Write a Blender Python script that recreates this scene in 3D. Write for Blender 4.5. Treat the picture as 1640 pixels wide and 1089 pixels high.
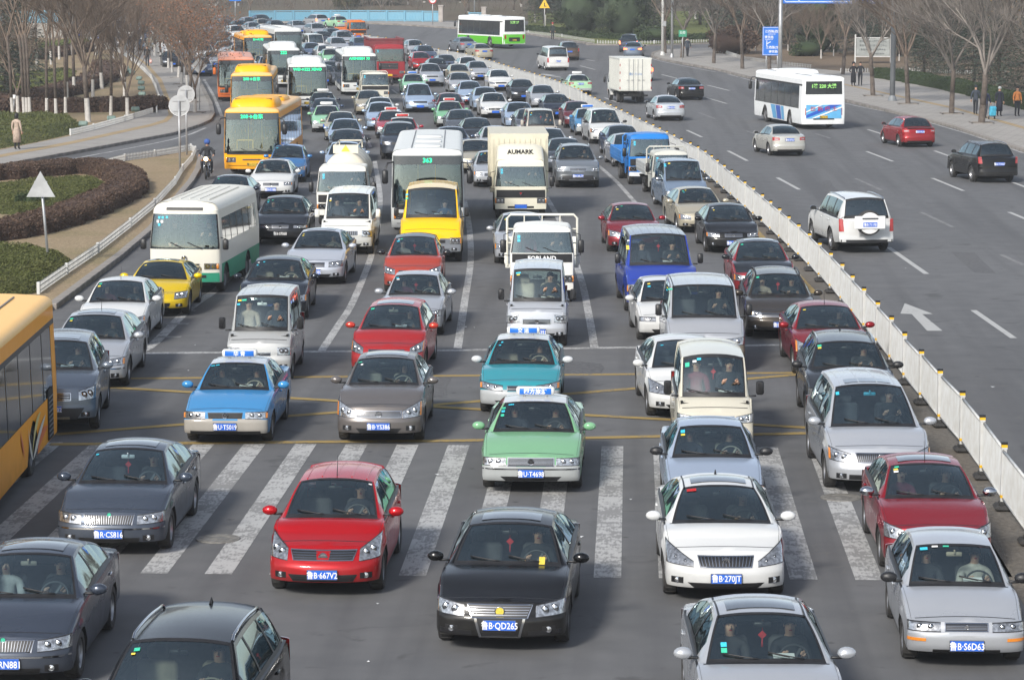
import bpy, bmesh, math, random
from mathutils import Vector, Matrix, geometry
for _o in list(bpy.data.objects): bpy.data.objects.remove(_o)
sc = bpy.context.scene
C = sc.collection
PI = math.pi
# ---------------------------------------------------------------- camera, sky, sun
F = 4500.; CX = 820.; CY = 544.5
TH = math.atan((CY + 61.) / F); CAMH = math.cos(TH) / .1068
PSI = math.atan(191. * math.cos(TH) / F)
cam_d = bpy.data.cameras.new('camera'); cam = bpy.data.objects.new('camera', cam_d); C.objects.link(cam)
sc.camera = cam
cam.location = (0, 0, CAMH); cam.rotation_euler = (PI / 2 - TH, 0, PSI)
cam_d.sensor_fit = 'HORIZONTAL'; cam_d.sensor_width = 36.; cam_d.lens = 36. * F / 1640.
cam_d.clip_start = 1.; cam_d.clip_end = 4000.
SUN_EL, SUN_AZ = math.radians(34), math.radians(205)      # soft sun high behind and left of the camera
w = bpy.data.worlds.new('World'); sc.world = w; w.use_nodes = True
nt = w.node_tree; nt.nodes.clear()
sky = nt.nodes.new('ShaderNodeTexSky'); sky.sky_type = 'NISHITA'; sky.sun_disc = False
sky.sun_elevation = SUN_EL; sky.sun_rotation = SUN_AZ; sky.air_density = 1.0; sky.dust_density = 1.2; sky.ozone_density = 2.0
bg = nt.nodes.new('ShaderNodeBackground'); bg.inputs['Strength'].default_value = .098
hs = nt.nodes.new('ShaderNodeHueSaturation'); hs.inputs['Saturation'].default_value = .55
wo = nt.nodes.new('ShaderNodeOutputWorld')
nt.links.new(sky.outputs[0], hs.inputs['Color']); nt.links.new(hs.outputs[0], bg.inputs[0]); nt.links.new(bg.outputs[0], wo.inputs[0])
sun_d = bpy.data.lights.new('sun', 'SUN'); sun_d.energy = 2.3; sun_d.angle = math.radians(10); sun_d.color = (1, .95, .87)
sun = bpy.data.objects.new('sun', sun_d); C.objects.link(sun)
_sd = Vector((math.sin(SUN_AZ) * math.cos(SUN_EL), math.cos(SUN_AZ) * math.cos(SUN_EL), math.sin(SUN_EL)))
sun.rotation_euler = _sd.to_track_quat('Z', 'Y').to_euler()
sc.view_settings.view_transform = 'Standard'; sc.view_settings.look = 'None'
sc.view_settings.gamma = 1; sc.view_settings.use_curve_mapping = False
sc.view_settings.exposure = .93
sc.render.engine = 'CYCLES'
sc.cycles.max_bounces = 6; sc.cycles.transparent_max_bounces = 10; sc.cycles.diffuse_bounces = 2; sc.cycles.glossy_bounces = 3
sc.cycles.use_denoising = True; sc.cycles.caustics_reflective = False; sc.cycles.caustics_refractive = False
sc.cycles.volume_bounces = 0
HAZE = .00034

# ---------------------------------------------------------------- ground shape and pixel-to-place survey
def ghz(Y):
 t = Y - 215
 if t <= 0: return 0.
 if t < 30: return .018 * t * t / 60
 return .018 * (t - 15)
def G(px, py, z=0.):
 u = (px - CX) / F; v = (py - CY) / F
 fwd = math.cos(TH) - v * math.sin(TH); up = -math.sin(TH) - v * math.cos(TH)
 dx = u * math.cos(PSI) - fwd * math.sin(PSI); dy = u * math.sin(PSI) + fwd * math.cos(PSI)
 t = (CAMH - z) / -up if up < 0 else 2000 / dy
 for i in range(40):
  n = (CAMH - ghz(t * dy) - z) / -up if up < 0 else 600
  t = .5 * t + .5 * n
 return (t * dx, t * dy)
def landmark(x, y):
 X_ = math.cos(PSI) * x + math.sin(PSI) * y; D_ = -math.sin(PSI) * x + math.cos(PSI) * y; px = CX + F * X_ / D_
 for a, t in ((-60, 'outside the left edge'), (15, 'at the left edge'), (45, 'above the woman in beige'), (80, 'right of the woman in beige'), (115, 'above the picket fence start'), (150, 'above the picket fence middle'), (185, 'above the floodlights on the lawn'), (220, 'left of the man with the bag'), (262, 'right of the man with the bag'), (300, 'above the round signs'), (345, 'above the street corner'), (372, 'left of the small blue sign'), (410, 'right of the small blue sign'), (450, 'above the railing start'), (520, 'above the railing left half'), (580, 'above the railing middle'), (640, 'above the red tipper lorry'), (690, 'left of the 10t sign'), (730, 'right of the 10t sign'), (780, 'above the rear of the green bus'), (850, 'above the front of the green bus'), (890, 'by the yellow warning sign'), (960, 'behind the left broad bush'), (1040, 'behind the right broad bush'), (1085, 'behind the pale lamp masts'), (1130, 'above the man on the corner'), (1180, 'above the dark red shrub'), (1225, 'left of the blue direction board'), (1260, 'behind the blue direction board'), (1310, 'under the overhead sign left half'), (1360, 'under the overhead sign middle'), (1410, 'above the inscription board'), (1450, 'behind the thick grey mast'), (1500, 'right of the thick grey mast'), (1560, 'left of the four walkers'), (1600, 'above the four walkers'), (1645, 'at the right edge'), (9e9, 'outside the right edge')):
  if px < a: return t + (', front row' if y < 262 else ', second row' if y < 300 else ', third row' if y < 345 else ', fourth row' if y < 368 else ', fifth row' if y < 392 else ', last row')
_HF = [(0, 0), (45, 0), (60, -.015), (84, -.045), (105, -.07), (130, -.11), (160, -.118), (190, -.14), (215, -.17), (240, -.22), (265, -.3), (300, -.42), (340, -.5), (900, -.5)]
def slope(Y):
 for (a, m), (b, n) in zip(_HF, _HF[1:]):
  if Y <= b: return m + (n - m) * (Y - a) / (b - a)
 return -.5
def heading(Y): return math.atan(-slope(Y))

# ---------------------------------------------------------------- materials
MATS = {}
def mat(name, col=(.5, .5, .5), rough=.5, metal=0., emit=None, es=1., coat=0., spec=.5, objcol=False, noise=None, bump=None, alpha=None):
 if name in MATS: return MATS[name]
 m = bpy.data.materials.new(name); m.use_nodes = True; MATS[name] = m
 n = m.node_tree.nodes; l = m.node_tree.links; b = n['Principled BSDF']
 b.inputs['Base Color'].default_value = (*col, 1); b.inputs['Roughness'].default_value = rough
 b.inputs['Metallic'].default_value = metal; b.inputs['Specular IOR Level'].default_value = spec
 b.inputs['Coat Weight'].default_value = coat; b.inputs['Coat Roughness'].default_value = .06
 if emit: b.inputs['Emission Color'].default_value = (*emit, 1); b.inputs['Emission Strength'].default_value = es
 src = None
 if objcol:
  oi = n.new('ShaderNodeObjectInfo'); src = oi.outputs['Color']
 if noise:                                   # (scale, amount[, second colour])
  tc = n.new('ShaderNodeTexCoord'); nz = n.new('ShaderNodeTexNoise'); nz.inputs['Scale'].default_value = noise[0]; nz.inputs['Detail'].default_value = 6
  l.new(tc.outputs['Object'], nz.inputs['Vector'])
  rp = n.new('ShaderNodeMapRange'); rp.inputs['From Min'].default_value = .35; rp.inputs['From Max'].default_value = .65
  l.new(nz.outputs[0], rp.inputs[0])
  mx = n.new('ShaderNodeMix'); mx.data_type = 'RGBA'
  c2 = noise[2] if len(noise) > 2 else tuple(c * (1 - noise[1]) for c in col)
  rp.inputs['To Max'].default_value = noise[1] if len(noise) > 2 else 1
  l.new(rp.outputs[0], mx.inputs[0])
  if src: l.new(src, mx.inputs[6])
  else: mx.inputs[6].default_value = (*col, 1)
  mx.inputs[7].default_value = (*c2, 1)
  src = mx.outputs[2]
 if src: l.new(src, b.inputs['Base Color'])
 if bump:
  tc = n.new('ShaderNodeTexCoord'); nz = n.new('ShaderNodeTexNoise'); nz.inputs['Scale'].default_value = bump[0]; nz.inputs['Detail'].default_value = 5
  l.new(tc.outputs['Object'], nz.inputs['Vector']); bp = n.new('ShaderNodeBump'); bp.inputs['Strength'].default_value = bump[1]; bp.inputs['Distance'].default_value = .03
  l.new(nz.outputs[0], bp.inputs['Height']); l.new(bp.outputs[0], b.inputs['Normal'])
 return m
def paint_mat(name, metal, rough, COAT=.42):
 """car paint: object colour, road dust towards the sills that belongs to the paint, thin lacquer"""
 m = mat(name, rough=rough, metal=metal, coat=COAT, spec=.2, objcol=True)
 n = m.node_tree.nodes; l = m.node_tree.links; b = n['Principled BSDF']
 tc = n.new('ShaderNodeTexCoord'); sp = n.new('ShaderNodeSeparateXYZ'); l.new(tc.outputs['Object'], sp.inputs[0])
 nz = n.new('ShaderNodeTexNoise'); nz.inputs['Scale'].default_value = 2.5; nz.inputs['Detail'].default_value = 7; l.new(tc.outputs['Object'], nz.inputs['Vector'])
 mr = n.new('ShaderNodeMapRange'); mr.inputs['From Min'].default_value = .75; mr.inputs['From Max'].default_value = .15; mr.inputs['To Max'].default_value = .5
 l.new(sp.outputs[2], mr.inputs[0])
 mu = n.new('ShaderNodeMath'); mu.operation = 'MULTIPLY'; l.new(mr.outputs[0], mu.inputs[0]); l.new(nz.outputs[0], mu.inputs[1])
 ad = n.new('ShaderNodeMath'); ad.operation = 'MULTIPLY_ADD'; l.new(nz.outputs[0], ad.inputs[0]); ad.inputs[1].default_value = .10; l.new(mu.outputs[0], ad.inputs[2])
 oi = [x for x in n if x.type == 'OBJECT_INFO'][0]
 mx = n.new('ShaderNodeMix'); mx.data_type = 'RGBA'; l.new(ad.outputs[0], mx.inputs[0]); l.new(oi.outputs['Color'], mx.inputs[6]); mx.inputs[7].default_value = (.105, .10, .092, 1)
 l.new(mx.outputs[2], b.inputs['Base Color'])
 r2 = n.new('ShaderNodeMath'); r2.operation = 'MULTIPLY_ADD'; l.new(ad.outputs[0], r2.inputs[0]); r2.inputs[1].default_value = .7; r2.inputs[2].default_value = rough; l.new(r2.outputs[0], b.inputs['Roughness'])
 return m
def glass_mat(name, tint, refl=1.0):
 m = bpy.data.materials.new(name); m.use_nodes = True; MATS[name] = m
 n = m.node_tree.nodes; l = m.node_tree.links; n.clear()
 o = n.new('ShaderNodeOutputMaterial'); mx = n.new('ShaderNodeMixShader'); t = n.new('ShaderNodeBsdfTransparent'); g = n.new('ShaderNodeBsdfGlossy')
 t.inputs[0].default_value = (*tint, 1); g.inputs['Roughness'].default_value = .015; g.inputs['Color'].default_value = (.80, .96, .98, 1)
 f = n.new('ShaderNodeFresnel'); f.inputs[0].default_value = 1.52
 a = n.new('ShaderNodeMath'); a.operation = 'MULTIPLY_ADD'; l.new(f.outputs[0], a.inputs[0]); a.inputs[1].default_value = 1.25 * refl; a.inputs[2].default_value = .115; a.use_clamp = True
 l.new(a.outputs[0], mx.inputs[0]); l.new(t.outputs[0], mx.inputs[1]); l.new(g.outputs[0], mx.inputs[2]); l.new(mx.outputs[0], o.inputs[0])
 return m
M = dict(
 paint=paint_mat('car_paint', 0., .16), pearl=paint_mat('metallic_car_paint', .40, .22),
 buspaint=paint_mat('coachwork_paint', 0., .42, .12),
 glass_blue=glass_mat('windscreen_glass_bluish', (.66, .80, .84), 1.4), glass_dark=glass_mat('windscreen_glass_deep', (.56, .66, .65), 1.2),
 glass=glass_mat('windscreen_glass', (.80, .90, .88)), tint=glass_mat('tinted_glass', (.16, .19, .19)), lens=glass_mat('lens_glass', (.9, .9, .9), .8),
 black=mat('black_trim', (.018, .018, .02), .45, noise=(6, .3)), rubber=mat('tyre_rubber', (.028, .027, .027), .8, noise=(9, .5, (.06, .057, .052))),
 dark=mat('dark_underside', (.012, .012, .012), .9, noise=(4, .3)), rim=mat('alloy_rim', (.42, .42, .43), .35, .8, noise=(8, .25)),
 hub=mat('steel_wheel', (.20, .20, .21), .5, .4, noise=(8, .3)),
 chrome=mat('chrome', (.52, .53, .55), .12, 1., noise=(3, .1)), refl=mat('lamp_reflector', (.62, .63, .64), .15, .8, coat=1., noise=(22, .6)), amber=mat('amber_lens', (.75, .25, .03), .25, coat=1., noise=(30, .2)),
 red=mat('tail_lamp_red', (.42, .012, .012), .2, coat=1., noise=(30, .3)), redlit=mat('lit_tail_lamp', (.6, .03, .02), .3, emit=(1, .16, .05), es=3.), amberlit=mat('lit_indicator', (.8, .4, .05), .3, emit=(1, .5, .08), es=4.),
 headlit=mat('lit_headlamp', (1, .9, .7), .3, emit=(1, .72, .35), es=5.),
 blueplate=mat('plate_blue', (.02, .13, .62), .4, noise=(12, .15)), yellowplate=mat('plate_yellow', (.85, .55, .02), .4, noise=(12, .15)), blackplate=mat('plate_black', (.02, .02, .02), .4, noise=(12, .15)),
 white=mat('white_print', (.85, .85, .85), .5, noise=(5, .1)), blackprint=mat('black_print', (.02, .02, .02), .5, noise=(5, .1)),
 seat=mat('seat_fabric', (.07, .07, .075), .85, noise=(8, .3)), beige=mat('beige_upholstery', (.40, .34, .26), .8, noise=(8, .2)), dash=mat('dashboard', (.035, .035, .038), .75, noise=(8, .3)), liner=mat('head_lining', (.20, .195, .185), .9, noise=(4, .1)),
 led=mat('green_led', (.01, .3, .12), .4, emit=(.02, 1., .38), es=1.0), led2=mat('pale_green_led', (.1, .3, .05), .4, emit=(.5, .95, .3), es=.45),
 skin=mat('skin', (.50, .30, .21), .6, noise=(10, .15)), hair=mat('hair', (.012, .010, .009), .55, noise=(20, .3)), cloth=mat('clothing', rough=.85, objcol=True, noise=(7, .35, (.02, .02, .022))),
 trouser=mat('dark_trousers', (.022, .024, .032), .85, noise=(7, .3)), shoe=mat('shoe_leather', (.015, .013, .012), .5, noise=(9, .3)), plain=mat('painted_part', rough=.45, objcol=True, noise=(3, .12, (.2, .19, .17))),
 sticker=mat('cyan_sticker', (.05, .55, .75), .5, noise=(60, .3)), stickerg=mat('green_sticker', (.05, .55, .35), .5, noise=(60, .3)), stickery=mat('yellow_sticker', (.8, .62, .08), .5, noise=(60, .3)),
 bark=mat('tree_bark', (.13, .105, .088), .95, noise=(5, .45), bump=(14, .8)), lime=mat('limewashed_bark', (.48, .46, .43), .9, noise=(6, .22)), twig=mat('twigs', (.21, .16, .125), .95, noise=(2, .4)), twigg=mat('grey_twigs', (.25, .22, .195), .95, noise=(2, .35)),
 galv=mat('galvanised_steel', (.42, .43, .44), .45, .5, noise=(3, .2)), signback=mat('sign_back', (.44, .45, .46), .5, .3, noise=(3, .2)), signblue=mat('sign_blue', (.015, .16, .62), .4, noise=(2, .15)),
 fencew=mat('fence_white', (.58, .59, .585), .5, noise=(4, .5, (.42, .40, .36))), capy=mat('reflective_yellow', (.85, .50, .02), .4, noise=(9, .2)), concrete=mat('concrete', (.34, .32, .29), .9, noise=(3, .3), bump=(20, .5)),
 kerb=mat('kerb_granite', (.30, .275, .25), .9, noise=(1.3, .45), bump=(25, .6)),
)

# ---------------------------------------------------------------- mesh helpers
class MB:
 def __init__(s): s.v = []; s.f = []; s.m = []; s.sm = []
 def quad(s, a, b, c, d, mi=0, sm=False):
  n = len(s.v); s.v += [tuple(a), tuple(b), tuple(c), tuple(d)]; s.f.append((n, n + 1, n + 2, n + 3)); s.m.append(mi); s.sm.append(sm)
 def poly(s, pts, mi=0, sm=False):
  n = len(s.v); s.v += [tuple(p) for p in pts]; s.f.append(tuple(range(n, n + len(pts)))); s.m.append(mi); s.sm.append(sm)
 def box(s, c, d, mi=0, rz=0., bev=0., tf=None):
  x, y, z = d[0] / 2, d[1] / 2, d[2] / 2; b = min(bev, x * .9, y * .9, z * .9)
  n = len(s.v); cs, sn = math.cos(rz), math.sin(rz)
  def add(p):
   q = Vector((c[0] + p[0] * cs - p[1] * sn, c[1] + p[0] * sn + p[1] * cs, c[2] + p[2]))
   if tf: q = tf @ q
   s.v.append(tuple(q))
  if b <= 0:
   for k in ((-x, -y, -z), (x, -y, -z), (x, y, -z), (-x, y, -z), (-x, -y, z), (x, -y, z), (x, y, z), (-x, y, z)): add(k)
   F_ = [(0, 3, 2, 1), (4, 5, 6, 7), (0, 1, 5, 4), (1, 2, 6, 5), (2, 3, 7, 6), (3, 0, 4, 7)]
  else:
   idx = {}
   for i, sx in enumerate((-1, 1)):
    for j, sy in enumerate((-1, 1)):
     for k, sz in enumerate((-1, 1)):
      for a in range(3):
       q = [sx * (x - b), sy * (y - b), sz * (z - b)]; q[a] = (sx * x, sy * y, sz * z)[a]
       idx[(i, j, k, a)] = len(s.v) - n; add(q)
   F_ = []
   for a in range(3):
    o = [q for q in range(3) if q != a]
    for sg in (0, 1):
     r = []
     for p_, q_ in ((0, 0), (1, 0), (1, 1), (0, 1)):
      t = [0, 0, 0]; t[a] = sg; t[o[0]] = p_; t[o[1]] = q_; r.append(idx[(*t, a)])
     F_.append(tuple(r if (sg == 1) ^ (a == 1) else r[::-1]))
   for a in range(3):
    o = [q for q in range(3) if q != a]
    for p_ in (0, 1):
     for q_ in (0, 1):
      t0 = [0, 0, 0]; t0[o[0]] = p_; t0[o[1]] = q_; t1 = list(t0); t1[a] = 1
      F_.append((idx[(*t0, o[0])], idx[(*t1, o[0])], idx[(*t1, o[1])], idx[(*t0, o[1])]))
   for i in (0, 1):
    for j in (0, 1):
     for k in (0, 1): F_.append((idx[(i, j, k, 0)], idx[(i, j, k, 1)], idx[(i, j, k, 2)]))
  for f in F_: s.f.append(tuple(n + i for i in f)); s.m.append(mi); s.sm.append(False)
 def tube(s, pts, rs, k=8, mi=0, cap=True, sm=True):
  pts = [Vector(p) for p in pts]
  if not hasattr(rs, '__len__'): rs = [rs] * len(pts)
  n = len(s.v); d0 = (pts[1] - pts[0]).normalized(); a = d0.orthogonal().normalized()
  for i, p in enumerate(pts):
   d = ((pts[min(i + 1, len(pts) - 1)] - pts[max(i - 1, 0)])).normalized()
   a = (a - d * a.dot(d))
   a = a.normalized() if a.length > 1e-5 else d.orthogonal().normalized()
   b = d.cross(a)
   for q in range(k):
    t = 2 * PI * q / k; s.v.append(tuple(p + (a * math.cos(t) + b * math.sin(t)) * rs[i]))
  for i in range(len(pts) - 1):
   for q in range(k):
    r = (q + 1) % k; s.f.append((n + i * k + q, n + i * k + r, n + (i + 1) * k + r, n + (i + 1) * k + q)); s.m.append(mi); s.sm.append(sm)
  if cap:
   s.f.append(tuple(n + q for q in range(k))[::-1]); s.m.append(mi); s.sm.append(False)
   s.f.append(tuple(n + (len(pts) - 1) * k + q for q in range(k))); s.m.append(mi); s.sm.append(False)
 def lathe(s, prof, c=(0, 0, 0), axis='z', k=16, mi=0, sm=True, tf=None):
  n = len(s.v)
  for r, h in prof:
   for q in range(k):
    t = 2 * PI * q / k; x, y = r * math.cos(t), r * math.sin(t)
    p = {'z': (x, y, h), 'x': (h, x, y), 'y': (x, h, y)}[axis]
    p = Vector((p[0] + c[0], p[1] + c[1], p[2] + c[2]))
    if tf: p = tf @ p
    s.v.append(tuple(p))
  for i in range(len(prof) - 1):
   for q in range(k):
    r = (q + 1) % k; s.f.append((n + i * k + q, n + i * k + r, n + (i + 1) * k + r, n + (i + 1) * k + q)); s.m.append(mi); s.sm.append(sm)
 def ball(s, c, r, k=10, n=6, mi=0):
  r = r if hasattr(r, '__len__') else (r, r, r); a = len(s.v)
  for i in range(n + 1):
   t = PI * i / n
   for q in range(k):
    u = 2 * PI * q / k; s.v.append((c[0] + r[0] * math.sin(t) * math.cos(u), c[1] + r[1] * math.sin(t) * math.sin(u), c[2] - r[2] * math.cos(t)))
  for i in range(n):
   for q in range(k):
    p = (q + 1) % k; s.f.append((a + i * k + q, a + i * k + p, a + (i + 1) * k + p, a + (i + 1) * k + q)); s.m.append(mi); s.sm.append(True)
 def mesh(s, name, mats):
  me = bpy.data.meshes.new(name); me.from_pydata(s.v, [], s.f)
  for m_ in mats: me.materials.append(M[m_] if isinstance(m_, str) else m_)
  me.polygons.foreach_set('material_index', s.m); me.polygons.foreach_set('use_smooth', s.sm); me.update()
  return me
def smoothed(me, ang=38):
 try: me.set_sharp_from_angle(angle=math.radians(ang))
 except Exception: pass
 return me
def weld(me, d=.0006):
 bm = bmesh.new(); bm.from_mesh(me); bmesh.ops.remove_doubles(bm, verts=bm.verts, dist=d)
 bmesh.ops.recalc_face_normals(bm, faces=bm.faces); bm.to_mesh(me); bm.free(); return me
def link(name, me, parent=None, loc=(0, 0, 0), rz=0., col=None):
 o = bpy.data.objects.new(name, me); C.objects.link(o); o.location = loc; o.rotation_euler = (0, 0, rz)
 if parent: o.parent = parent
 if col: o.color = (*col, 1)
 return o
def thing(name, label, cat, loc=(0, 0, 0), rz=0., group=None, me=None, col=None):
 o = link(name, me, None, loc, rz, col); o['label'] = label; o['category'] = cat
 if group: o['group'] = group
 return o
def kind(o, k): o['kind'] = k; return o

# ---------------------------------------------------------------- lettering, made once while the scene is empty
_T = {}
def text_mesh(s, m='white', size=1., bold=.02, sx=1.):
 """flat lettering in the x-z plane facing -y, centred on its origin"""
 key = (s, m, size, bold, sx)
 if key in _T: return _T[key]
 cu = bpy.data.curves.new('lettering', 'FONT'); cu.body = s; cu.size = size; cu.align_x = 'CENTER'; cu.align_y = 'CENTER'; cu.offset = bold * size; cu.resolution_u = 2; cu.extrude = 0
 o = bpy.data.objects.new('lettering', cu); me = bpy.data.meshes.new_from_object(o)
 bpy.data.objects.remove(o); bpy.data.curves.remove(cu)
 me.materials.clear(); me.materials.append(M[m])
 if me.vertices:
  xs = [v.co.x for v in me.vertices]; ys = [v.co.y for v in me.vertices]; cx, cy = (min(xs) + max(xs)) / 2, (min(ys) + max(ys)) / 2
  for v in me.vertices: v.co = ((v.co.x - cx) * sx, 0, v.co.y - cy)
 _T[key] = me; return me
# ---------------------------------------------------------------- vehicles
def lerp(a, b, t): return a + (b - a) * t
def clamp(t, a=0., b=1.): return max(a, min(b, t))
def sst(a, b, t): t = clamp((t - a) / ((b - a) or 1e-6)); return t * t * (3 - 2 * t)
def qcol(h):                                     # sRGB hex to linear
 return tuple(((int(h[i:i + 2], 16) / 255) / 12.92 if int(h[i:i + 2], 16) < 11 else ((int(h[i:i + 2], 16) / 255 + .055) / 1.055) ** 2.4) for i in (0, 2, 4))
class Tpl:
 """a vehicle kept as a list of parts; put() makes the objects of one individual, meshes shared"""
 def __init__(s): s.p = []
 def add(s, name, me, loc=(0, 0, 0), parent=None, role=None, rz=0.):
  s.p.append((name, me, loc, parent, role, rz)); return len(s.p) - 1
 def put(s, name, label, cat, loc, rz, group, cols, skip=()):
  r = thing(name, label, cat, loc, rz, group); made = []
  for (n, me, l, par, role, z) in s.p:
   if n in skip: made.append(None); continue
   p = r if par is None else made[par]
   if p is None: made.append(None); continue
   o = link(n, me, p, l, z)
   c = cols.get(role, cols.get('paint')) if role else None
   if c: o.color = (*c, 1)
   made.append(o)
  return r
def mesh_of(mb, name, mats, sm=38, wd=True):
 me = mb.mesh(name, mats)
 if wd: weld(me)
 if sm: smoothed(me, sm)
 return me
_W = {}
def wheel_meshes(r, w, style, k):
 key = (r, w, style, k)
 if key in _W: return _W[key]
 t = MB(); h = w / 2; ri = r * .64
 t.lathe([(ri, -h * .8), (ri + .015, -h), (r * .93, -h), (r * .985, -h * .75), (r, -h * .4), (r, h * .4), (r * .985, h * .75), (r * .93, h), (ri + .015, h), (ri, h * .8)], axis='x', k=k)
 if k > 16:
  for i in range(k):                        # tread blocks
   a = 2 * PI * i / k
   t.box((0, 0, 0), (w * .7, .02, .008), 0, tf=Matrix.Rotation(a, 4, 'X') @ Matrix.Translation((0, 0, r)))
 tyre = mesh_of(t, 'wheel', ['rubber'])
 m = MB(); o = h * .78
 for sg in (1, -1):
  m.lathe([(ri, sg * o), (ri - .012, sg * (o + .006)), (ri - .03, sg * (o - .02)), (ri * .8, sg * (o - .06))], axis='x', k=k, mi=0)
  m.lathe([(ri * .82, sg * (o - .065)), (0.001, sg * (o - .065))], axis='x', k=k, mi=1)
  if style == 'alloy':
   for i in range(5):
    a = 2 * PI * i / 5
    tf = Matrix.Rotation(a, 4, 'X')
    m.box((sg * (o - .028), 0, ri * .5), (.024, ri * .26, ri * .86), 0, tf=tf, bev=.008)
   m.lathe([(ri * .26, sg * (o - .02)), (ri * .2, sg * (o - .005)), (.001, sg * (o - .003))], axis='x', k=10, mi=0)
  elif style == 'cap':
   m.lathe([(ri * .92, sg * (o - .02)), (ri * .6, sg * (o + .004)), (ri * .2, sg * (o - .002)), (.001, sg * (o + .004))], axis='x', k=k, mi=0)
   for i in range(8):
    m.box((sg * (o - .004), 0, ri * .72), (.012, ri * .1, ri * .16), 1, tf=Matrix.Rotation(2 * PI * i / 8, 4, 'X'))
  else:
   m.lathe([(ri * .85, sg * (o - .03)), (ri * .62, sg * (o - .06)), (ri * .45, sg * (o - .02)), (ri * .4, sg * (o + .01)), (.001, sg * (o + .01))], axis='x', k=k, mi=0)
   for i in range(8):
    m.box((sg * (o - .035), 0, ri * .68), (.012, ri * .12, ri * .12), 1, tf=Matrix.Rotation(2 * PI * i / 8, 4, 'X'))
 rim = mesh_of(m, 'rim', ['rim' if style != 'steel' else 'hub', 'dark'])
 _W[key] = (tyre, rim); return _W[key]
def add_wheels(T, track, wb, r, w, style='alloy', k=20, axles=None, twin=False):
 ty, ri = wheel_meshes(r, w, style, k)
 for y in (axles or (0, wb)):
  for s in (-1, 1):
   a = T.add('wheel', ty, (s * track / 2, y, r)); T.add('rim', ri, (0, 0, 0), a)
   if twin and y > 0: T.add('wheel', ty, (s * (track / 2 - w - .03), y, r))

def seat_mesh(mt):
 m = MB()
 m.box((0, .0, .30), (.50, .50, .16), 0, bev=.05); m.box((0, .27, .62), (.48, .14, .58), 0, bev=.05); m.box((0, .30, .98), (.26, .10, .17), 0, bev=.04)
 m.tube([(-.06, .3, .85), (-.06, .3, .95)], .008, 5, 1); m.tube([(.06, .3, .85), (.06, .3, .95)], .008, 5, 1)
 return mesh_of(m, 'seat', [mt, 'black'], 50)
SEATS = {}
def plate_parts(T, text, y, z, kindp='blueplate', rear=False):
 b = MB(); b.box((0, 0, 0), (.455, .012, .150), 0, bev=.004); b.box((0, -.002 if not rear else .002, 0), (.435, .014, .132), 1)
 me = mesh_of(b, 'number_plate', ['chrome', kindp], 0, False)
 p = T.add('number_plate', me, (0, y, z))
 if text:
  t = text_mesh(text, 'white' if kindp != 'yellowplate' else 'blackprint', .128, .014, .80 if len(text) > 7 else .86)
  T.add('plate_characters', t, (0, .012 if rear else -.012, 0), p, None, PI if rear else 0.)

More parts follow.
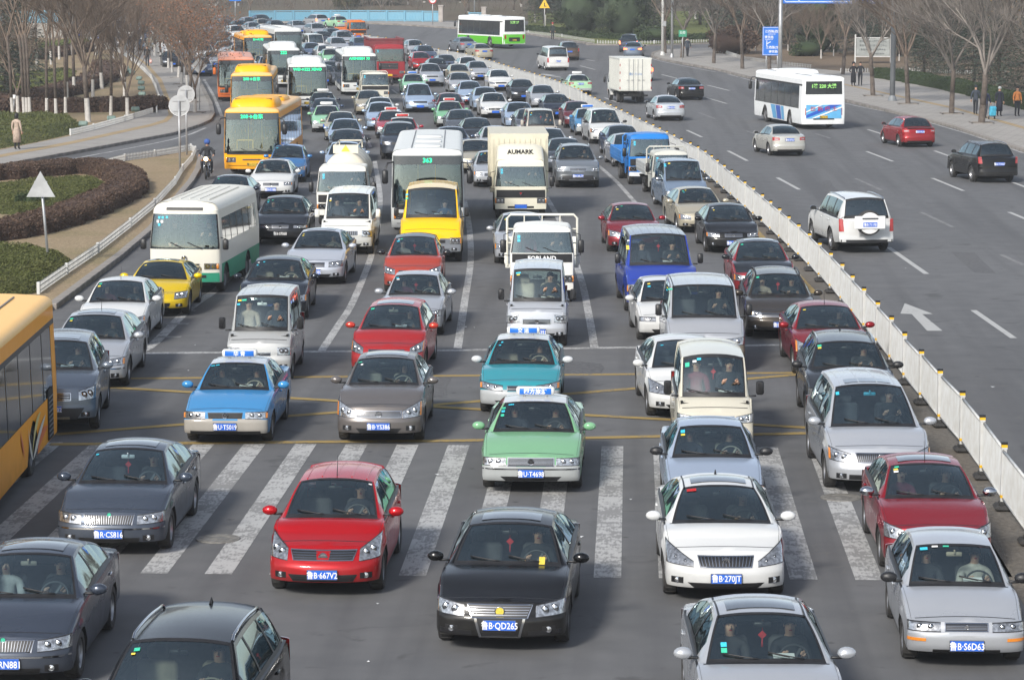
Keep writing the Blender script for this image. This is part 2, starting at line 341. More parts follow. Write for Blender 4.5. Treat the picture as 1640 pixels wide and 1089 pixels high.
SED = dict(L=4.62, W=1.76, H=1.46, wb=2.66, fo=.90, zl=.22, hf=.70, hc=.97, xc=1.30, xw=2.06, xr=3.12, xb=3.88, zd=1.06, zt=.98, rw=.565, A=.36, n=2.6, r=.318, bend=.95,
   xB=2.42, doors=2, pill=(), cr=.035, rc=.065, belt=.955, beltr=1.0, sb=.10, lean=.10, an=0, front=None, quarter=3.62)
KINDS = dict(
 sedan=SED,
 executive=dict(SED, L=4.80, W=1.83, H=1.47, wb=2.73, fo=.92, xc=1.34, xw=2.08, xr=3.28, xb=4.05, rw=.585, r=.33, xB=2.5, quarter=3.85, hf=.72),
 boxy=dict(SED, L=4.50, W=1.69, H=1.42, wb=2.56, fo=.86, hf=.70, hc=.93, xc=1.34, xw=1.98, xr=3.05, xb=3.58, zd=1.0, zt=.97, rw=.545, A=.20, n=3.4, r=.295, lean=.05, xB=2.38, belt=.925, beltr=.96, quarter=3.4, rc=.05),
 charade=dict(SED, L=3.95, W=1.60, H=1.40, wb=2.34, fo=.78, hf=.66, hc=.91, xc=1.16, xw=1.80, xr=3.05, xb=3.86, zd=.96, zt=.90, rw=.53, A=.24, n=3.0, r=.28, lean=.08, xB=2.2, belt=.90, beltr=.94, quarter=3.35, rc=.05),
 hatch=dict(SED, L=4.2, W=1.72, H=1.52, wb=2.58, fo=.84, hf=.74, hc=1.02, xc=1.10, xw=1.90, xr=3.45, xb=4.08, zd=1.04, zt=.98, rw=.57, A=.42, n=2.3, r=.315, lean=.22, xB=2.32, belt=1.0, beltr=1.05, quarter=3.62, rc=.075),
 coupe=dict(SED, L=4.4, W=1.76, H=1.33, wb=2.53, fo=.93, hf=.62, hc=.89, xc=1.42, xw=2.10, xr=2.95, xb=3.85, zd=1.0, zt=.95, rw=.53, A=.46, n=2.2, r=.32, lean=.16, xB=2.75, belt=.87, beltr=.97, doors=1, quarter=3.45),
 suv=dict(SED, L=4.45, W=1.83, H=1.70, wb=2.63, fo=.87, zl=.30, hf=.92, hc=1.14, xc=1.24, xw=1.92, xr=3.85, xb=4.34, zd=1.14, zt=1.05, rw=.60, A=.30, n=2.8, r=.355, lean=.08, xB=2.38, belt=1.12, beltr=1.17, quarter=4.0, pill=(3.28,), rc=.07),
 mpv=dict(SED, L=4.95, W=1.84, H=1.73, wb=2.95, fo=.95, zl=.24, hf=.80, hc=1.06, xc=1.18, xw=2.10, xr=4.30, xb=4.88, zd=1.10, zt=1.02, rw=.62, A=.40, n=2.4, r=.33, lean=.16, xB=2.65, belt=1.04, beltr=1.1, quarter=4.5, pill=(3.7,), rc=.075),
 wagon=dict(SED, L=4.60, W=1.78, H=1.50, wb=2.60, fo=.9, xc=1.28, xw=2.02, xr=3.95, xb=4.52, zd=1.04, zt=.98, rw=.575, r=.32, quarter=4.2, pill=(3.35,)),
 microvan=dict(SED, L=3.85, W=1.50, H=1.88, wb=2.35, fo=.55, zl=.24, hf=.86, hc=1.08, xc=.52, xw=1.06, xr=3.55, xb=3.80, zd=1.05, zt=1.0, rw=.60, A=.16, n=3.2, r=.28, lean=.06, xB=1.55, belt=1.06, beltr=1.08, quarter=3.5, pill=(2.55,), doors=2, rc=.05, cr=.02, sb=.10),
 hiace=dict(SED, L=4.85, W=1.70, H=1.95, wb=2.75, fo=.75, zl=.26, hf=.86, hc=1.14, xc=.58, xw=1.22, xr=4.50, xb=4.78, zd=1.10, zt=1.05, rw=.68, A=.18, n=3.2, r=.32, lean=.05, xB=1.85, belt=1.12, beltr=1.14, quarter=4.4, pill=(2.7, 3.6), doors=2, rc=.055, cr=.02),
 h1van=dict(SED, L=4.85, W=1.83, H=1.90, wb=2.85, fo=.90, zl=.26, hf=.86, hc=1.17, xc=1.02, xw=1.75, xr=4.45, xb=4.76, zd=1.14, zt=1.08, rw=.70, A=.26, n=2.8, r=.33, lean=.08, xB=2.3, belt=1.15, beltr=1.17, quarter=4.4, pill=(3.3,), doors=2, rc=.06, cr=.03),
 transit=dict(SED, L=4.95, W=1.97, H=2.05, wb=2.84, fo=.90, zl=.28, hf=.86, hc=1.22, xc=1.0, xw=1.66, xr=4.70, xb=4.90, zd=1.2, zt=1.15, rw=.76, A=.16, n=3.6, r=.34, lean=.04, xB=2.15, belt=1.19, beltr=1.2, quarter=4.6, pill=(3.0, 3.8), doors=2, rc=.07, cr=.03),
 iveco=dict(SED, L=4.95, W=1.95, H=2.30, wb=2.80, fo=.88, zl=.34, hf=1.0, hc=1.36, xc=.98, xw=1.55, xr=4.70, xb=4.90, zd=1.3, zt=1.25, rw=.78, A=.10, n=4.2, r=.35, lean=.03, xB=2.05, belt=1.33, beltr=1.34, quarter=4.6, pill=(3.0, 3.8), doors=2, rc=.09, cr=.03),
)
def build_car(K, lod=0, o=None):
 """the loft: stations u along the length, sections from sill over shoulder and greenhouse to the centre line; split into parts"""
 o = o or {}; K = dict(KINDS[K], **o.get('over', {})); g = lambda k: K[k]
 L, W, H, xc, xw, xr, xb, fo, wb, zl = (K[k] for k in ('L', 'W', 'H', 'xc', 'xw', 'xr', 'xb', 'fo', 'wb', 'zl'))
 T = Tpl(); hw = W / 2; R = K['r']; Ra = R + .055; A = K['A']; AR = A * .8; Lf = min(.95, xc + .35); Lr = .9
 win = o.get('paint', 'pearl')
 def ztop(u):
  if u < xc: t = clamp(u / xc); return K['hf'] + (K['hc'] - K['hf']) * (1 - (1 - t) ** 1.7)
  if u < xw: t = (u - xc) / (xw - xc); return lerp(K['hc'], H - .045, t) + .045 * math.sin(PI * t)
  if u < xr: t = (u - xw) / (xr - xw); return H - .045 + .045 * math.sin(PI * min(1, t * 1.15) * .9) - .03 * t
  if u < xb: t = (u - xr) / (xb - xr); return lerp(H - .04 - .03 + .045 * math.sin(PI * .9), K['zd'], t) + .05 * math.sin(PI * t)
  t = clamp((u - xb) / max(.01, L - xb)); return lerp(K['zd'], K['zt'], t ** 1.5)
 hb0 = ztop(xc - .001) - K['cr'] - .02
 def belt(u):
  if u < xc: return min(ztop(u) - K['cr'] - .02, K['belt'] + .2)
  if u < xb: return lerp(hb0, min(K['beltr'], K['zd'] - .03), (u - xc) / (xb - xc))
  return ztop(u) - .035
 def wid(u): return hw * (1 - .035 * (1 - sst(0, 1.0, u)) - .045 * sst(L - 1.1, L, u))
 def fcap(y, z, w_):
  t = clamp(abs(y) / w_); x = A * (1 - (1 - t ** K['n']) ** (1 / K['n'])) if t < 1 else A
  zz = clamp((z - .42) / (K['hf'] - .42), 0, 1.3)
  x += K['lean'] * zz ** 2.2 + .10 * clamp((.36 - z) / .16) ** 2 * 1.0
  x += .025 * sst(.50, .56, z)
  return x
 def rcap(y, z, w_):
  t = clamp(abs(y) / w_); n = 2.6; x = AR * (1 - (1 - t ** n) ** (1 / n)) if t < 1 else AR
  return x + .06 * clamp((z - .55) / (K['zt'] - .5)) ** 2 + .03 * sst(.50, .58, z) + .06 * clamp((.34 - z) / .14)
 def P(u, y, z):
  w_ = wid(u); x = u
  if u < Lf: x += fcap(y, z, w_) * (1 - u / Lf)
  if u > L - Lr: x -= rcap(y, z, w_) * (1 - (L - u) / Lr)
  return x
 def yside(u, t): return wid(u) * (.965 + .035 * sst(0, .35, t) - .02 * sst(.62, .9, t) - .02 * sst(.93, 1, t) + .006 * math.sin(t * PI * 3))
 lowf = [0, .05, .2, .38, .54, .62, .70, .85, .95, 1.] if lod == 0 else [0, .2, .5, .8, 1.]
 ghf = [0, .10, .35, .65, .91, 1.] if lod == 0 else [0, .12, .5, .9, 1.]
 tpf = [.955, .915, .7, .45, .22, 0] if lod == 0 else [.94, .90, .45, 0]
 def bow(u): return .15 * sst(xc - .5, xc, u) * (1 - .75 * sst(xw - .1, xw + .5, u)) - .09 * sst(xr - .2, xb, u) * (1 - sst(xb, L - .05, u) * 1)
 def sec(u):
  xs = P(u, wid(u), .5); zt_, zb = ztop(u), belt(u); low = zl + .04 * sst(.5, 0, u) + .05 * sst(L - .6, L, u)
  for xa in (fo, fo + wb):
   d = abs(xs - xa)
   if d < Ra: low = max(low, R - .02 + math.sqrt(max(0, Ra * Ra - d * d)))
  low = min(low, zb - .03)
  out = [(wid(u) * .965 - .16, low - .0)]
  for t in lowf:
   z = lerp(low, zb, t); tt = clamp((z - zl) / (zb - zl)); flare = .018 * max(0, 1 - min(abs(xs - fo), abs(xs - fo - wb)) / (Ra + .12)) if t < .5 else 0
   out.append((yside(u, tt) + flare, z))
  wg = out[-1][0] - .03; zg = zb + .012
  tw = clamp((u - xc) / (xw - xc)); tr = clamp((u - xr) / (xb - xr))
  base = wg * .93
  we = lerp(base, K['rw'], tw) if u <= xr else lerp(K['rw'] - .02, base, tr)
  if xw < u < xr: we = K['rw'] - .02 * (u - xw) / (xr - xw)
  crown = lerp(K['cr'], K['rc'], tw) if u < xr else lerp(K['rc'], .03, tr)
  ze = max(zt_ - crown, zg + .004)
  for t in ghf: out.append((lerp(wg, we, t) + .03 * math.sin(PI * t) * (ze - zg), lerp(zg, ze, t)))
  for t in tpf: out.append((we * t, ze + (zt_ - ze) * (1 - t ** 2.4)))
  return out
 nl, ng, ntp = len(lowf), len(ghf), len(tpf)
 j0 = 1; jsh = nl; jg = nl + 1; jt = nl + ng      # first lower point, last lower point, first greenhouse point, last greenhouse point
 gw = .018
 A0 = xc + .40 * (xw - xc) if not K.get('an') else xc + .1
 B = K['xB']; Q = K['quarter']; ph = .035
 pills = [B] + [p for p in K['pill']]
 keys = {0., .1, .1 + gw, xc - .05, xc - .05 + gw, xc, xc + .05, xw - .05, xw, xr, xr + .05, xb - .05, xb, L, A0, Q}
 for p in pills: keys |= {p - ph, p + ph}
 dstart = max(xc + .02, fo + Ra + .04) if fo + Ra + .04 < B - .5 else xc + .10
 if K['xc'] < .7: dstart = xc + .12
 if K['xc'] < .7 and fo + Ra > dstart: dstart = max(dstart, fo - Ra + .08) if False else dstart
 dend = min(Q + .02, fo + wb - .06) if K['doors'] == 2 else None
 if K['doors'] == 2 and K['pill']: dend = K['pill'][0] if K['H'] > 1.8 else min(K['pill'][0] + .0, fo + wb + .1)
 keys |= {dstart, dstart + gw, B, B + gw}
 if dend: keys |= {dend, dend + gw}
 tr0 = xb + .04
 if L - xb > .3: keys |= {tr0, tr0 + gw}
 keys = sorted(k for k in keys if 0 <= k <= L)
 step = .11 if lod == 0 else .34
 us = []
 for a, b in zip(keys, keys[1:]):
  if b - a < .004: continue
  near = min(abs((a + b) / 2 + A * .1 - xa) for xa in (fo, fo + wb)) < Ra + .1
  st = (.055 if lod == 0 else .13) if near else step
  n = max(1, int(math.ceil((b - a) / st - .01))); us += [a + (b - a) * i / n for i in range(n)]
 us.append(L)
 S = []
 for u in us:
  bo = bow(u); s = sec(u); wgb = s[jg][0]; row = []
  for j, (y, z) in enumerate(s):
   x = P(u, y, z)
   if j > jsh: x += bo * (clamp(y / wgb) ** 2)  * (1 if u > xc else .8)
   elif j >= jsh - 1: x += 0
   row.append((y, x - fo, z))
  S.append(row)
 rg = o.get('noside', False)
 mb = {k: MB() for k in ('body', 'roof', 'hood', 'front_door', 'rear_door', 'windscreen', 'rear_window', 'sidew', 'trunk')}
 side_panes = {}
 for i in range(len(us) - 1):
  a, b = us[i], us[i + 1]; um = (a + b) / 2
  for j in range(len(S[0]) - 1):
   part, mi = 'body', 0
   if j == 0: mi = 2
   elif j < jsh:
    if dstart < um < B - .001 and j >= 2: part = 'front_door'
    elif dend and B + gw < um < dend and j >= 2: part = 'rear_door'
    if lod == 0 and (dstart < um < dstart + gw or (B < um < B + gw) or (dend and dend < um < dend + gw)) and j >= 2: part, mi = 'body', 1
    elif lod == 0 and j == 1 and dstart < um < (dend or B): mi = 1
   elif j == jsh: mi = 1 if xc < um < xb and lod == 0 else 0
   elif j < jt:
    jj = j - jg
    if um < xc:
     part = 'hood' if .1 + gw < um < xc - .05 and jj >= 1 else 'body'
     if jj == 0 and .1 < um < xc - .03 and lod == 0: mi = 1
    elif um < xb:
     glassy = 1 <= jj <= ng - 3 and A0 < um < Q and not any(abs(um - p) < ph for p in pills)
     if glassy and not rg: part = 'sidew'
     elif A0 < um < Q and 0 <= jj <= ng - 2 and um > A0 and (any(abs(um - p) < ph for p in pills) or jj == 0): mi = 1
     if jj == ng - 2 and um > xw - .1 and um < xr + .1: mi = 0; part = 'roof' if jj == ng - 2 else part
    else: mi = 0
   else:
    jj = j - jt
    if um < .1: pass
    elif um < .1 + gw: mi = 1 if lod == 0 else 0
    elif um < xc - .05: part = 'hood'
    elif um < xc: mi = 1
    elif um < xw:
     if jj == 0: mi = 0
     elif jj == 1 or um < xc + .05 or um > xw - .05: mi = 1
     else: part = 'windscreen'
    elif um < xr: part = 'roof'
    elif um < xb:
     if jj == 0: mi = 0
     elif jj == 1 or um < xr + .05 or um > xb - .05: mi = 1
     else: part = 'rear_window'
    elif L - xb > .3:
     if tr0 < um < tr0 + gw: mi = 1 if lod == 0 else 0
     elif um > tr0 + gw: part = 'trunk'
   q = [S[i][j], S[i + 1][j], S[i + 1][j + 1], S[i][j + 1]]
   if part in ('windscreen', 'rear_window'): q = [(x, y, z - .004) for x, y, z in q]
   for sg in (1, -1):
    tgt = mb[part]
    if part in ('front_door', 'rear_door'): tgt = side_panes.setdefault((part, sg), MB())
    if part == 'sidew':
     seg = sum(1 for p in pills if p < um); tgt = side_panes.setdefault(('side_window', sg, seg), MB())
    qq = [(x * sg - (.006 * sg if part == 'sidew' else 0), y, z) for x, y, z in q]
    if sg == 1: qq = qq[::-1]
    tgt.quad(*qq, mi=mi, sm=True)
 def cap(front):
  u = 0. if front else L; row = sec(u)[1:]; w_ = wid(u); m = mb['body']
  zs = [z for y, z in row]; ntop = jsh - 1          # lower points then shoulder and top
  prof = row[:jsh]; cols_ = [1, .985, .95, .88, .78, .64, .48, .3, .12, 0] if lod == 0 else [1, .93, .7, .35, 0]
  top = row[jsh:]                                    # from shoulder inwards to the centre
  def ztopat(y):
   y = abs(y)
   pts = [prof[-1]] + top
   for (y1, z1), (y2, z2) in zip(pts, pts[1:]):
    if y2 <= y <= y1: return lerp(z1, z2, (y1 - y) / max(1e-6, y1 - y2))
   return pts[-1][1] if y < pts[-1][0] else pts[0][1]
  nz = 12 if lod == 0 else 5; grid = []
  zb_, zt_ = prof[0][1], prof[-1][1]
  def wat(z):
   for (y1, z1), (y2, z2) in zip(prof, prof[1:]):
    if z1 <= z <= z2: return lerp(y1, y2, (z - z1) / max(1e-6, z2 - z1))
   return prof[-1][0] if z > zt_ else prof[0][0]
  for c in cols_ + [-c for c in cols_[-2::-1]]:
   col_ = []
   for k in range(nz + 1):
    t = k / nz; zt2 = ztopat(c * prof[-1][0]); z = lerp(zb_, zt2, t); y = c * wat(min(z, zt_))
    x = P(u, y, z); col_.append((y, x - fo, z))
   grid.append(col_)
  bm_ = side_panes.setdefault(('front_bumper' if front else 'rear_bumper',), MB())
  split = K.get('bsplit', lerp(zb_, K['hf'], .62 if front else .55))
  for i in range(len(grid) - 1):
   for k in range(nz):
    q = [grid[i][k], grid[i][k + 1], grid[i + 1][k + 1], grid[i + 1][k]]
    if front: q = q[::-1]
    tgt = bm_ if (q[0][2] + q[2][2]) / 2 < split else m
    tgt.quad(*q, mi=0, sm=True)
  for k in range(len(cols_) * 2 - 2):                # underside lip
   q = [grid[k][0], grid[k + 1][0], (grid[k + 1][0][0] * .8, grid[k + 1][0][1] + (.25 if front else -.25), zb_ + .02), (grid[k][0][0] * .8, grid[k][0][1] + (.25 if front else -.25), zb_ + .02)]
   m.quad(*q, mi=2)
 cap(True); cap(False)
 pm = [win, 'black', 'dark']
 ub = mb['body']; ub.box((0, L / 2 - fo, zl + .10), (W * .72, L - .5, .16), 2)
 for xa in (0, wb): ub.box((0, xa, R + .02), (W - .46, R * 1.6, R * 1.3), 2)
 cy0, cy1 = xc - .15 - fo, min(xb + .1, L - .3) - fo
 zf = zl + .16
 ub.box((0, (cy0 + cy1) / 2, zf + .02), (W - .30, cy1 - cy0, .05), 2)
 for s in (-1, 1): ub.box((s * (hw - .13), (cy0 + cy1) / 2, (zf + belt(xc + .5)) / 2), (.05, cy1 - cy0, belt(xc + .5) - zf - .04), 2)
 ub.box((0, cy0 + .02, (zf + belt(xc)) / 2 - .02), (W - .30, .05, belt(xc) - zf - .06), 2)
 if L - xb > .3: ub.box((0, xr + .55 * (xb - xr) - fo + .2, belt(xb) - .03), (W * .72, (xb - xr) * .9 + .2, .03), 2)
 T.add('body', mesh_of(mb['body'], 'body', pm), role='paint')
 rf = mb['roof']
 n0 = len(rf.f)
 rf_in = [( [(x * .97, y, z - .03) for x, y, z in [rf.v[k] for k in f]] ) for f in list(rf.f)]
 if lod == 0:
  for q in rf_in: rf.quad(*q[::-1], mi=1)
 T.add('roof', mesh_of(rf, 'roof', [win, 'liner']), role='roof')
 T.add('bonnet', mesh_of(mb['hood'], 'bonnet', [win, 'black']), role='hood')
 if mb['trunk'].f: T.add('boot_lid', mesh_of(mb['trunk'], 'boot_lid', [win, 'black']), role='hood')
 ws = T.add('windscreen', mesh_of(mb['windscreen'], 'windscreen', [o.get('wg', 'glass') if not o.get('dark') else 'tint']))
 T.add('rear_window', mesh_of(mb['rear_window'], 'rear_window', ['tint']))
 for k in sorted(side_panes, key=str):
  m_ = side_panes[k]
  if not m_.f: continue
  if k[0] == 'side_window': T.add('side_window', mesh_of(m_, 'side_window', ['tint']))
  elif 'bumper' in k[0]: T.add(k[0], mesh_of(m_, k[0], ['paint' if win == 'paint' else 'pearl']), role='bumper')
  else:
   d = T.add('door', mesh_of(m_, 'door', pm), role='door')
   if lod == 0:
    ue = (B if k[0] == 'front_door' else dend) - .16; zz = belt(ue) - .13; tt = clamp((zz - zl) / (belt(ue) - zl))
    h = MB(); h.box((k[1] * (yside(ue, tt) + .012), ue - fo, zz), (.028, .20, .032), 0, bev=.01)
    T.add('handle', mesh_of(h, 'handle', [o.get('handle', win)], 60), parent=d, role='paint')
 def patch(c4, nu=6, nv=3, off=.006, front=True, m=None, mi=0, thick=True, side=0):
  m = m or MB(); u = 0. if front else L; w_ = wid(u); sg = -1 if front else 1
  gr = []
  for i in range(nu + 1):
   r = []
   for k in range(nv + 1):
    s_, t_ = i / nu, k / nv
    y = lerp(lerp(c4[0][0], c4[1][0], s_), lerp(c4[3][0], c4[2][0], s_), t_); z = lerp(lerp(c4[0][1], c4[1][1], s_), lerp(c4[3][1], c4[2][1], s_), t_)
    yc = max(-w_ * .985, min(w_ * .985, y)); x = P(u, yc, z) - fo; tt = abs(yc) / w_
    r.append((yc * (1 + off / w_ * .8 * tt * 1.5), x + sg * off, z))
   gr.append(r)
  for i in range(nu):
   for k in range(nv):
    q = [gr[i][k], gr[i + 1][k], gr[i + 1][k + 1], gr[i][k + 1]]
    m.quad(*(q if front else q[::-1]), mi=mi, sm=True)
  if thick:
   e = [gr[i][0] for i in range(nu + 1)] + [gr[nu][k] for k in range(1, nv + 1)] + [gr[i][nv] for i in range(nu - 1, -1, -1)] + [gr[0][k] for k in range(nv - 1, 0, -1)]
   for p, q in zip(e, e[1:] + e[:1]): m.quad(q, p, (p[0], p[1] - sg * .03, p[2]), (q[0], q[1] - sg * .03, q[2]), mi)
  return m
 X = lambda y, z, front=True: P(0. if front else L, y, z) - fo
 hf = K['hf']; he = hf - .075
 hl = o.get('head', (.52, hf - .20, hf - .09, .97, hf - .19, hf - .03))
 yi, zi0, zi1, yo, zo0, zo1 = hl; yi *= hw; yo *= hw
 for s in (-1, 1):
  m = patch([(s * yi, zi0), (s * yo, zo0), (s * yo, zo1), (s * yi, zi1)][::1] if s > 0 else [(s * yo, zo0), (s * yi, zi0), (s * yi, zi1), (s * yo, zo1)], 8, 4, .005)
  h = T.add('headlight', mesh_of(m, 'headlight', ['refl'], 60))
  if lod == 0:
   rr = min((zi1 - zi0), (zo1 - zo0)) * .36
   for q in (.30, .62):
    b = MB(); y = s * lerp(yi, yo, q); zc = lerp((zi0 + zi1) / 2, (zo0 + zo1) / 2, q); x = X(y, zc) - .012
    b.lathe([(rr * 1.15, .012), (rr * 1.05, .0), (rr * .9, .006)], (y, x, zc), 'y', 14, 1); b.lathe([(rr * .9, .006), (rr * .5, -.004), (.001, -.008)], (y, x, zc), 'y', 14, 0 if q < .5 or not o.get('lit') else 2); T.add('bulb', mesh_of(b, 'bulb', ['chrome', 'black', 'headlit'], 60), parent=h)
   fr = MB(); e = .010
   patch([(s * yi, zi0 - e), (s * yo, zo0 - e), (s * yo, zo0), (s * yi, zi0)] if s > 0 else [(s * yo, zo0 - e), (s * yi, zi0 - e), (s * yi, zi0), (s * yo, zo0)], 8, 1, .004, m=fr)
   patch([(s * yi, zi1), (s * yo, zo1), (s * yo, zo1 + e), (s * yi, zi1 + e)] if s > 0 else [(s * yo, zo1), (s * yi, zi1), (s * yi, zi1 + e), (s * yo, zo1 + e)], 8, 1, .004, m=fr)
   T.add('lamp_edge', mesh_of(fr, 'lamp_edge', ['black'], 60), parent=h)
   if o.get('amber', L * 100 % 3 < 1):
    a0, a1 = lerp(yi, yo, .88), lerp(yi, yo, .97); za0, zb0 = lerp(zi0, zo0, .88), lerp(zi1, zo1, .88)
    am = patch([(s * a0, za0 + .01), (s * a1, zo0 + .01), (s * a1, zo1 - .015), (s * a0, zb0 - .01)] if s > 0 else [(s * a1, zo0 + .01), (s * a0, za0 + .01), (s * a0, zb0 - .01), (s * a1, zo1 - .015)], 3, 2, .010, thick=False)
    T.add('indicator_lens', mesh_of(am, 'indicator_lens', ['amber' if not o.get('blink') == s else 'amberlit'], 60), parent=h)
 gr = o.get('grille', ('h', .46, hf - .19, hf - .085, 4)); st, gy, g0, g1, gn = gr[:5]; gy *= hw
 gt = gy * (gr[5] if len(gr) > 5 else 1.0)            # half width of the top edge
 if st != 'none':
  m = MB(); patch([(-gy, g0), (gy, g0), (gt, g1), (-gt, g1)], 10, 3, .004, m=m, mi=0)
  gri = T.add('grille', mesh_of(m, 'grille', ['black'], 60))
  if lod == 0:
   f = MB(); e = .014
   for c4 in ([(-gy - e, g0 - e), (gy + e, g0 - e), (gy, g0), (-gy, g0)], [(-gt, g1), (gt, g1), (gt + e, g1 + e), (-gt - e, g1 + e)]): patch(c4, 10, 1, .012, m=f, mi=0)
   for s in (-1, 1): patch([(s * gy, g0), (s * (gy + e), g0 - e), (s * (gt + e), g1 + e), (s * gt, g1)] if s > 0 else [(-(gy + e), g0 - e), (-gy, g0), (-gt, g1), (-(gt + e), g1 + e)], 1, 4, .012, m=f, mi=0)
   if not o.get('noframe'): T.add('grille_frame', mesh_of(f, 'grille_frame', ['chrome'], 60), parent=gri)
   if st in ('h', 'split'):
    for k in range(gn):
     t = (k + .8) / (gn + .6); z = lerp(g0, g1, t); hh = (g1 - g0) / (gn + 1) * .15; yy = lerp(gy, gt, t) - .01
     sl = MB()
     if st == 'h': patch([(-yy, z - hh), (yy, z - hh), (yy, z + hh), (-yy, z + hh)], 8, 1, .012, m=sl)
     else:
      patch([(-yy, z - hh), (-.085, z - hh), (-.085, z + hh), (-yy, z + hh)], 5, 1, .012, m=sl); patch([(.085, z - hh), (yy, z - hh), (yy, z + hh), (.085, z + hh)], 5, 1, .012, m=sl)
     T.add('grille_slat', mesh_of(sl, 'grille_slat', [o.get('slat', 'chrome')], 60), parent=gri)
   if st == 'split': T.add('grille_centre', mesh_of(patch([(-.085, g0 - .02), (.085, g0 - .02), (.11, g1 + .02), (-.11, g1 + .02)], 3, 2, .013), 'grille_centre', [win], 60), parent=gri, role='paint')
   if st == 'v':
    for k in range(gn):
     t = (k + .5) / gn * 2 - 1; ww = gy / gn * .26; y0, y1 = t * (gy - .01), t * (gt - .01); sl = MB()
     patch([(y0 - ww, g0 + .004), (y0 + ww, g0 + .004), (y1 + ww, g1 - .004), (y1 - ww, g1 - .004)], 1, 3, .014, m=sl)
     T.add('grille_slat', mesh_of(sl, 'grille_slat', ['chrome'], 60), parent=gri)
   em = o.get('emblem', 'ring')
   if em:
    zc = o.get('emz', (g0 + g1) / 2); r = o.get('emr', min(.058, (g1 - g0) * .52)); x = X(0, zc) - .022; b = MB()
    b.lathe([(r, .01), (r, 0), (r * .93, -.005), (r * .80, -.003), (r * .78, .004)], (0, x, zc), 'y', 22, 0)
    b.lathe([(r * .8, .002), (.001, .0015)], (0, x, zc), 'y', 22, 1)
    def bar(p, q, wd=.009):
     dx, dz = q[0] - p[0], q[1] - p[1]; l_ = math.hypot(dx, dz) * r; a = math.atan2(dz, dx)
     b.box((0, 0, 0), (l_, .006, wd), 0, tf=Matrix.Translation(((p[0] + q[0]) / 2 * r, x - .003, zc + (p[1] + q[1]) / 2 * r)) @ Matrix.Rotation(-a, 4, 'Y'))
    if em == 'vw':
     for p, q in (((-.38, .68), (0, .08)), ((.38, .68), (0, .08)), ((-.72, .25), (-.36, -.66)), ((-.36, -.66), (0, -.02)), ((0, -.02), (.36, -.66)), ((.36, -.66), (.72, .25))): bar(p, q)
    elif em == 'bar': bar((-1.15, 0), (1.15, 0), .028)
    elif em == 'slash':
     for q in (-.38, 0, .38): bar((q - .22, .55), (q + .22, -.55), .014)
    elif em == 'tri':
     for p, q in (((-.6, .4), (.6, .4)), ((-.6, .4), (0, -.6)), ((.6, .4), (0, -.6))): bar(p, q, .014)
    elif em == 'chev':
     for dz in (0, -.4):
      for s in (-1, 1): bar((0, .55 + dz), (s * .7, -.05 + dz), .018)
    elif em == 'H':
     for p, q in (((-.45, .6), (-.35, -.6)), ((.45, .6), (.35, -.6)), ((-.4, 0), (.4, 0))): bar(p, q, .014)
    elif em == 'wing': bar((-.6, .2), (0, -.15), .016); bar((.6, .2), (0, -.15), .016)
    elif em == 'oval': bar((-.5, .1), (.5, .1), .012)
    T.add('emblem', mesh_of(b, 'emblem', ['chrome', {'bird': 'stickerg', 'vw': 'black', 'badge': 'stickery', 'oval': 'black', 'chev': 'black'}.get(em, 'hub')], 60), parent=gri)
 zpl = o.get('zp', .40 if zl < .28 else .52)
 if o.get('intake', True):
  i0, i1, iy, it = o.get('intk', (zl + .045, zl + .125, .50, .60)); m = MB()
  patch([(-iy * hw, i0), (iy * hw, i0), (it * hw, i1), (-it * hw, i1)], 10, 2, .003, m=m);
  a_ = T.add('air_intake', mesh_of(m, 'air_intake', ['black'], 60))
  if lod == 0:
   for k in (1, 2):
    z = lerp(i0, i1, k / 3); s_ = MB(); patch([(-iy * hw, z - .004), (iy * hw, z - .004), (iy * hw, z + .004), (-iy * hw, z + .004)], 8, 1, .008, m=s_); T.add('intake_slat', mesh_of(s_, 'intake_slat', ['dark'], 60), parent=a_)
 if o.get('fog', True) and lod == 0:
  zc = o.get('fogz', zl + .11); yf = o.get('fogy', .74) * hw
  for s in (-1, 1):
   b = MB(); x = X(s * yf, zc) - .004
   patch([(s * yf - .085, zc - .045), (s * yf + .085, zc - .045), (s * yf + .085, zc + .045), (s * yf - .085, zc + .045)], 4, 2, .003, m=b, mi=1)
   b.lathe([(.042, .02), (.042, -.008), (.034, -.010), (.030, 0)], (s * yf, x, zc), 'y', 14, 0); b.lathe([(.032, -.002), (.001, -.010)], (s * yf, x, zc), 'y', 14, 2)
   T.add('fog_light', mesh_of(b, 'fog_light', ['chrome', 'black', 'refl'], 60))
 if o.get('shield'):
  a0, a1, b0, b1 = o['shield']; m = MB(); patch([(-a0 * hw, b0), (a0 * hw, b0), (a1 * hw, b1), (-a1 * hw, b1)], 8, 3, .006, m=m); sh = T.add('lower_grille', mesh_of(m, 'lower_grille', ['black'], 60)); m = MB()
  patch([(-a0 * hw - .02, b0 - .02), (a0 * hw + .02, b0 - .02), (a0 * hw, b0), (-a0 * hw, b0)], 8, 1, .014, m=m)
  patch([(a0 * hw, b0), (a0 * hw + .03, b0 - .02), (a1 * hw + .035, b1), (a1 * hw, b1)], 1, 4, .014, m=m); patch([(-a0 * hw - .03, b0 - .02), (-a0 * hw, b0), (-a1 * hw, b1), (-a1 * hw - .035, b1)], 1, 4, .014, m=m)
  T.add('chrome_shield', mesh_of(m, 'chrome_shield', ['chrome'], 60), parent=sh)
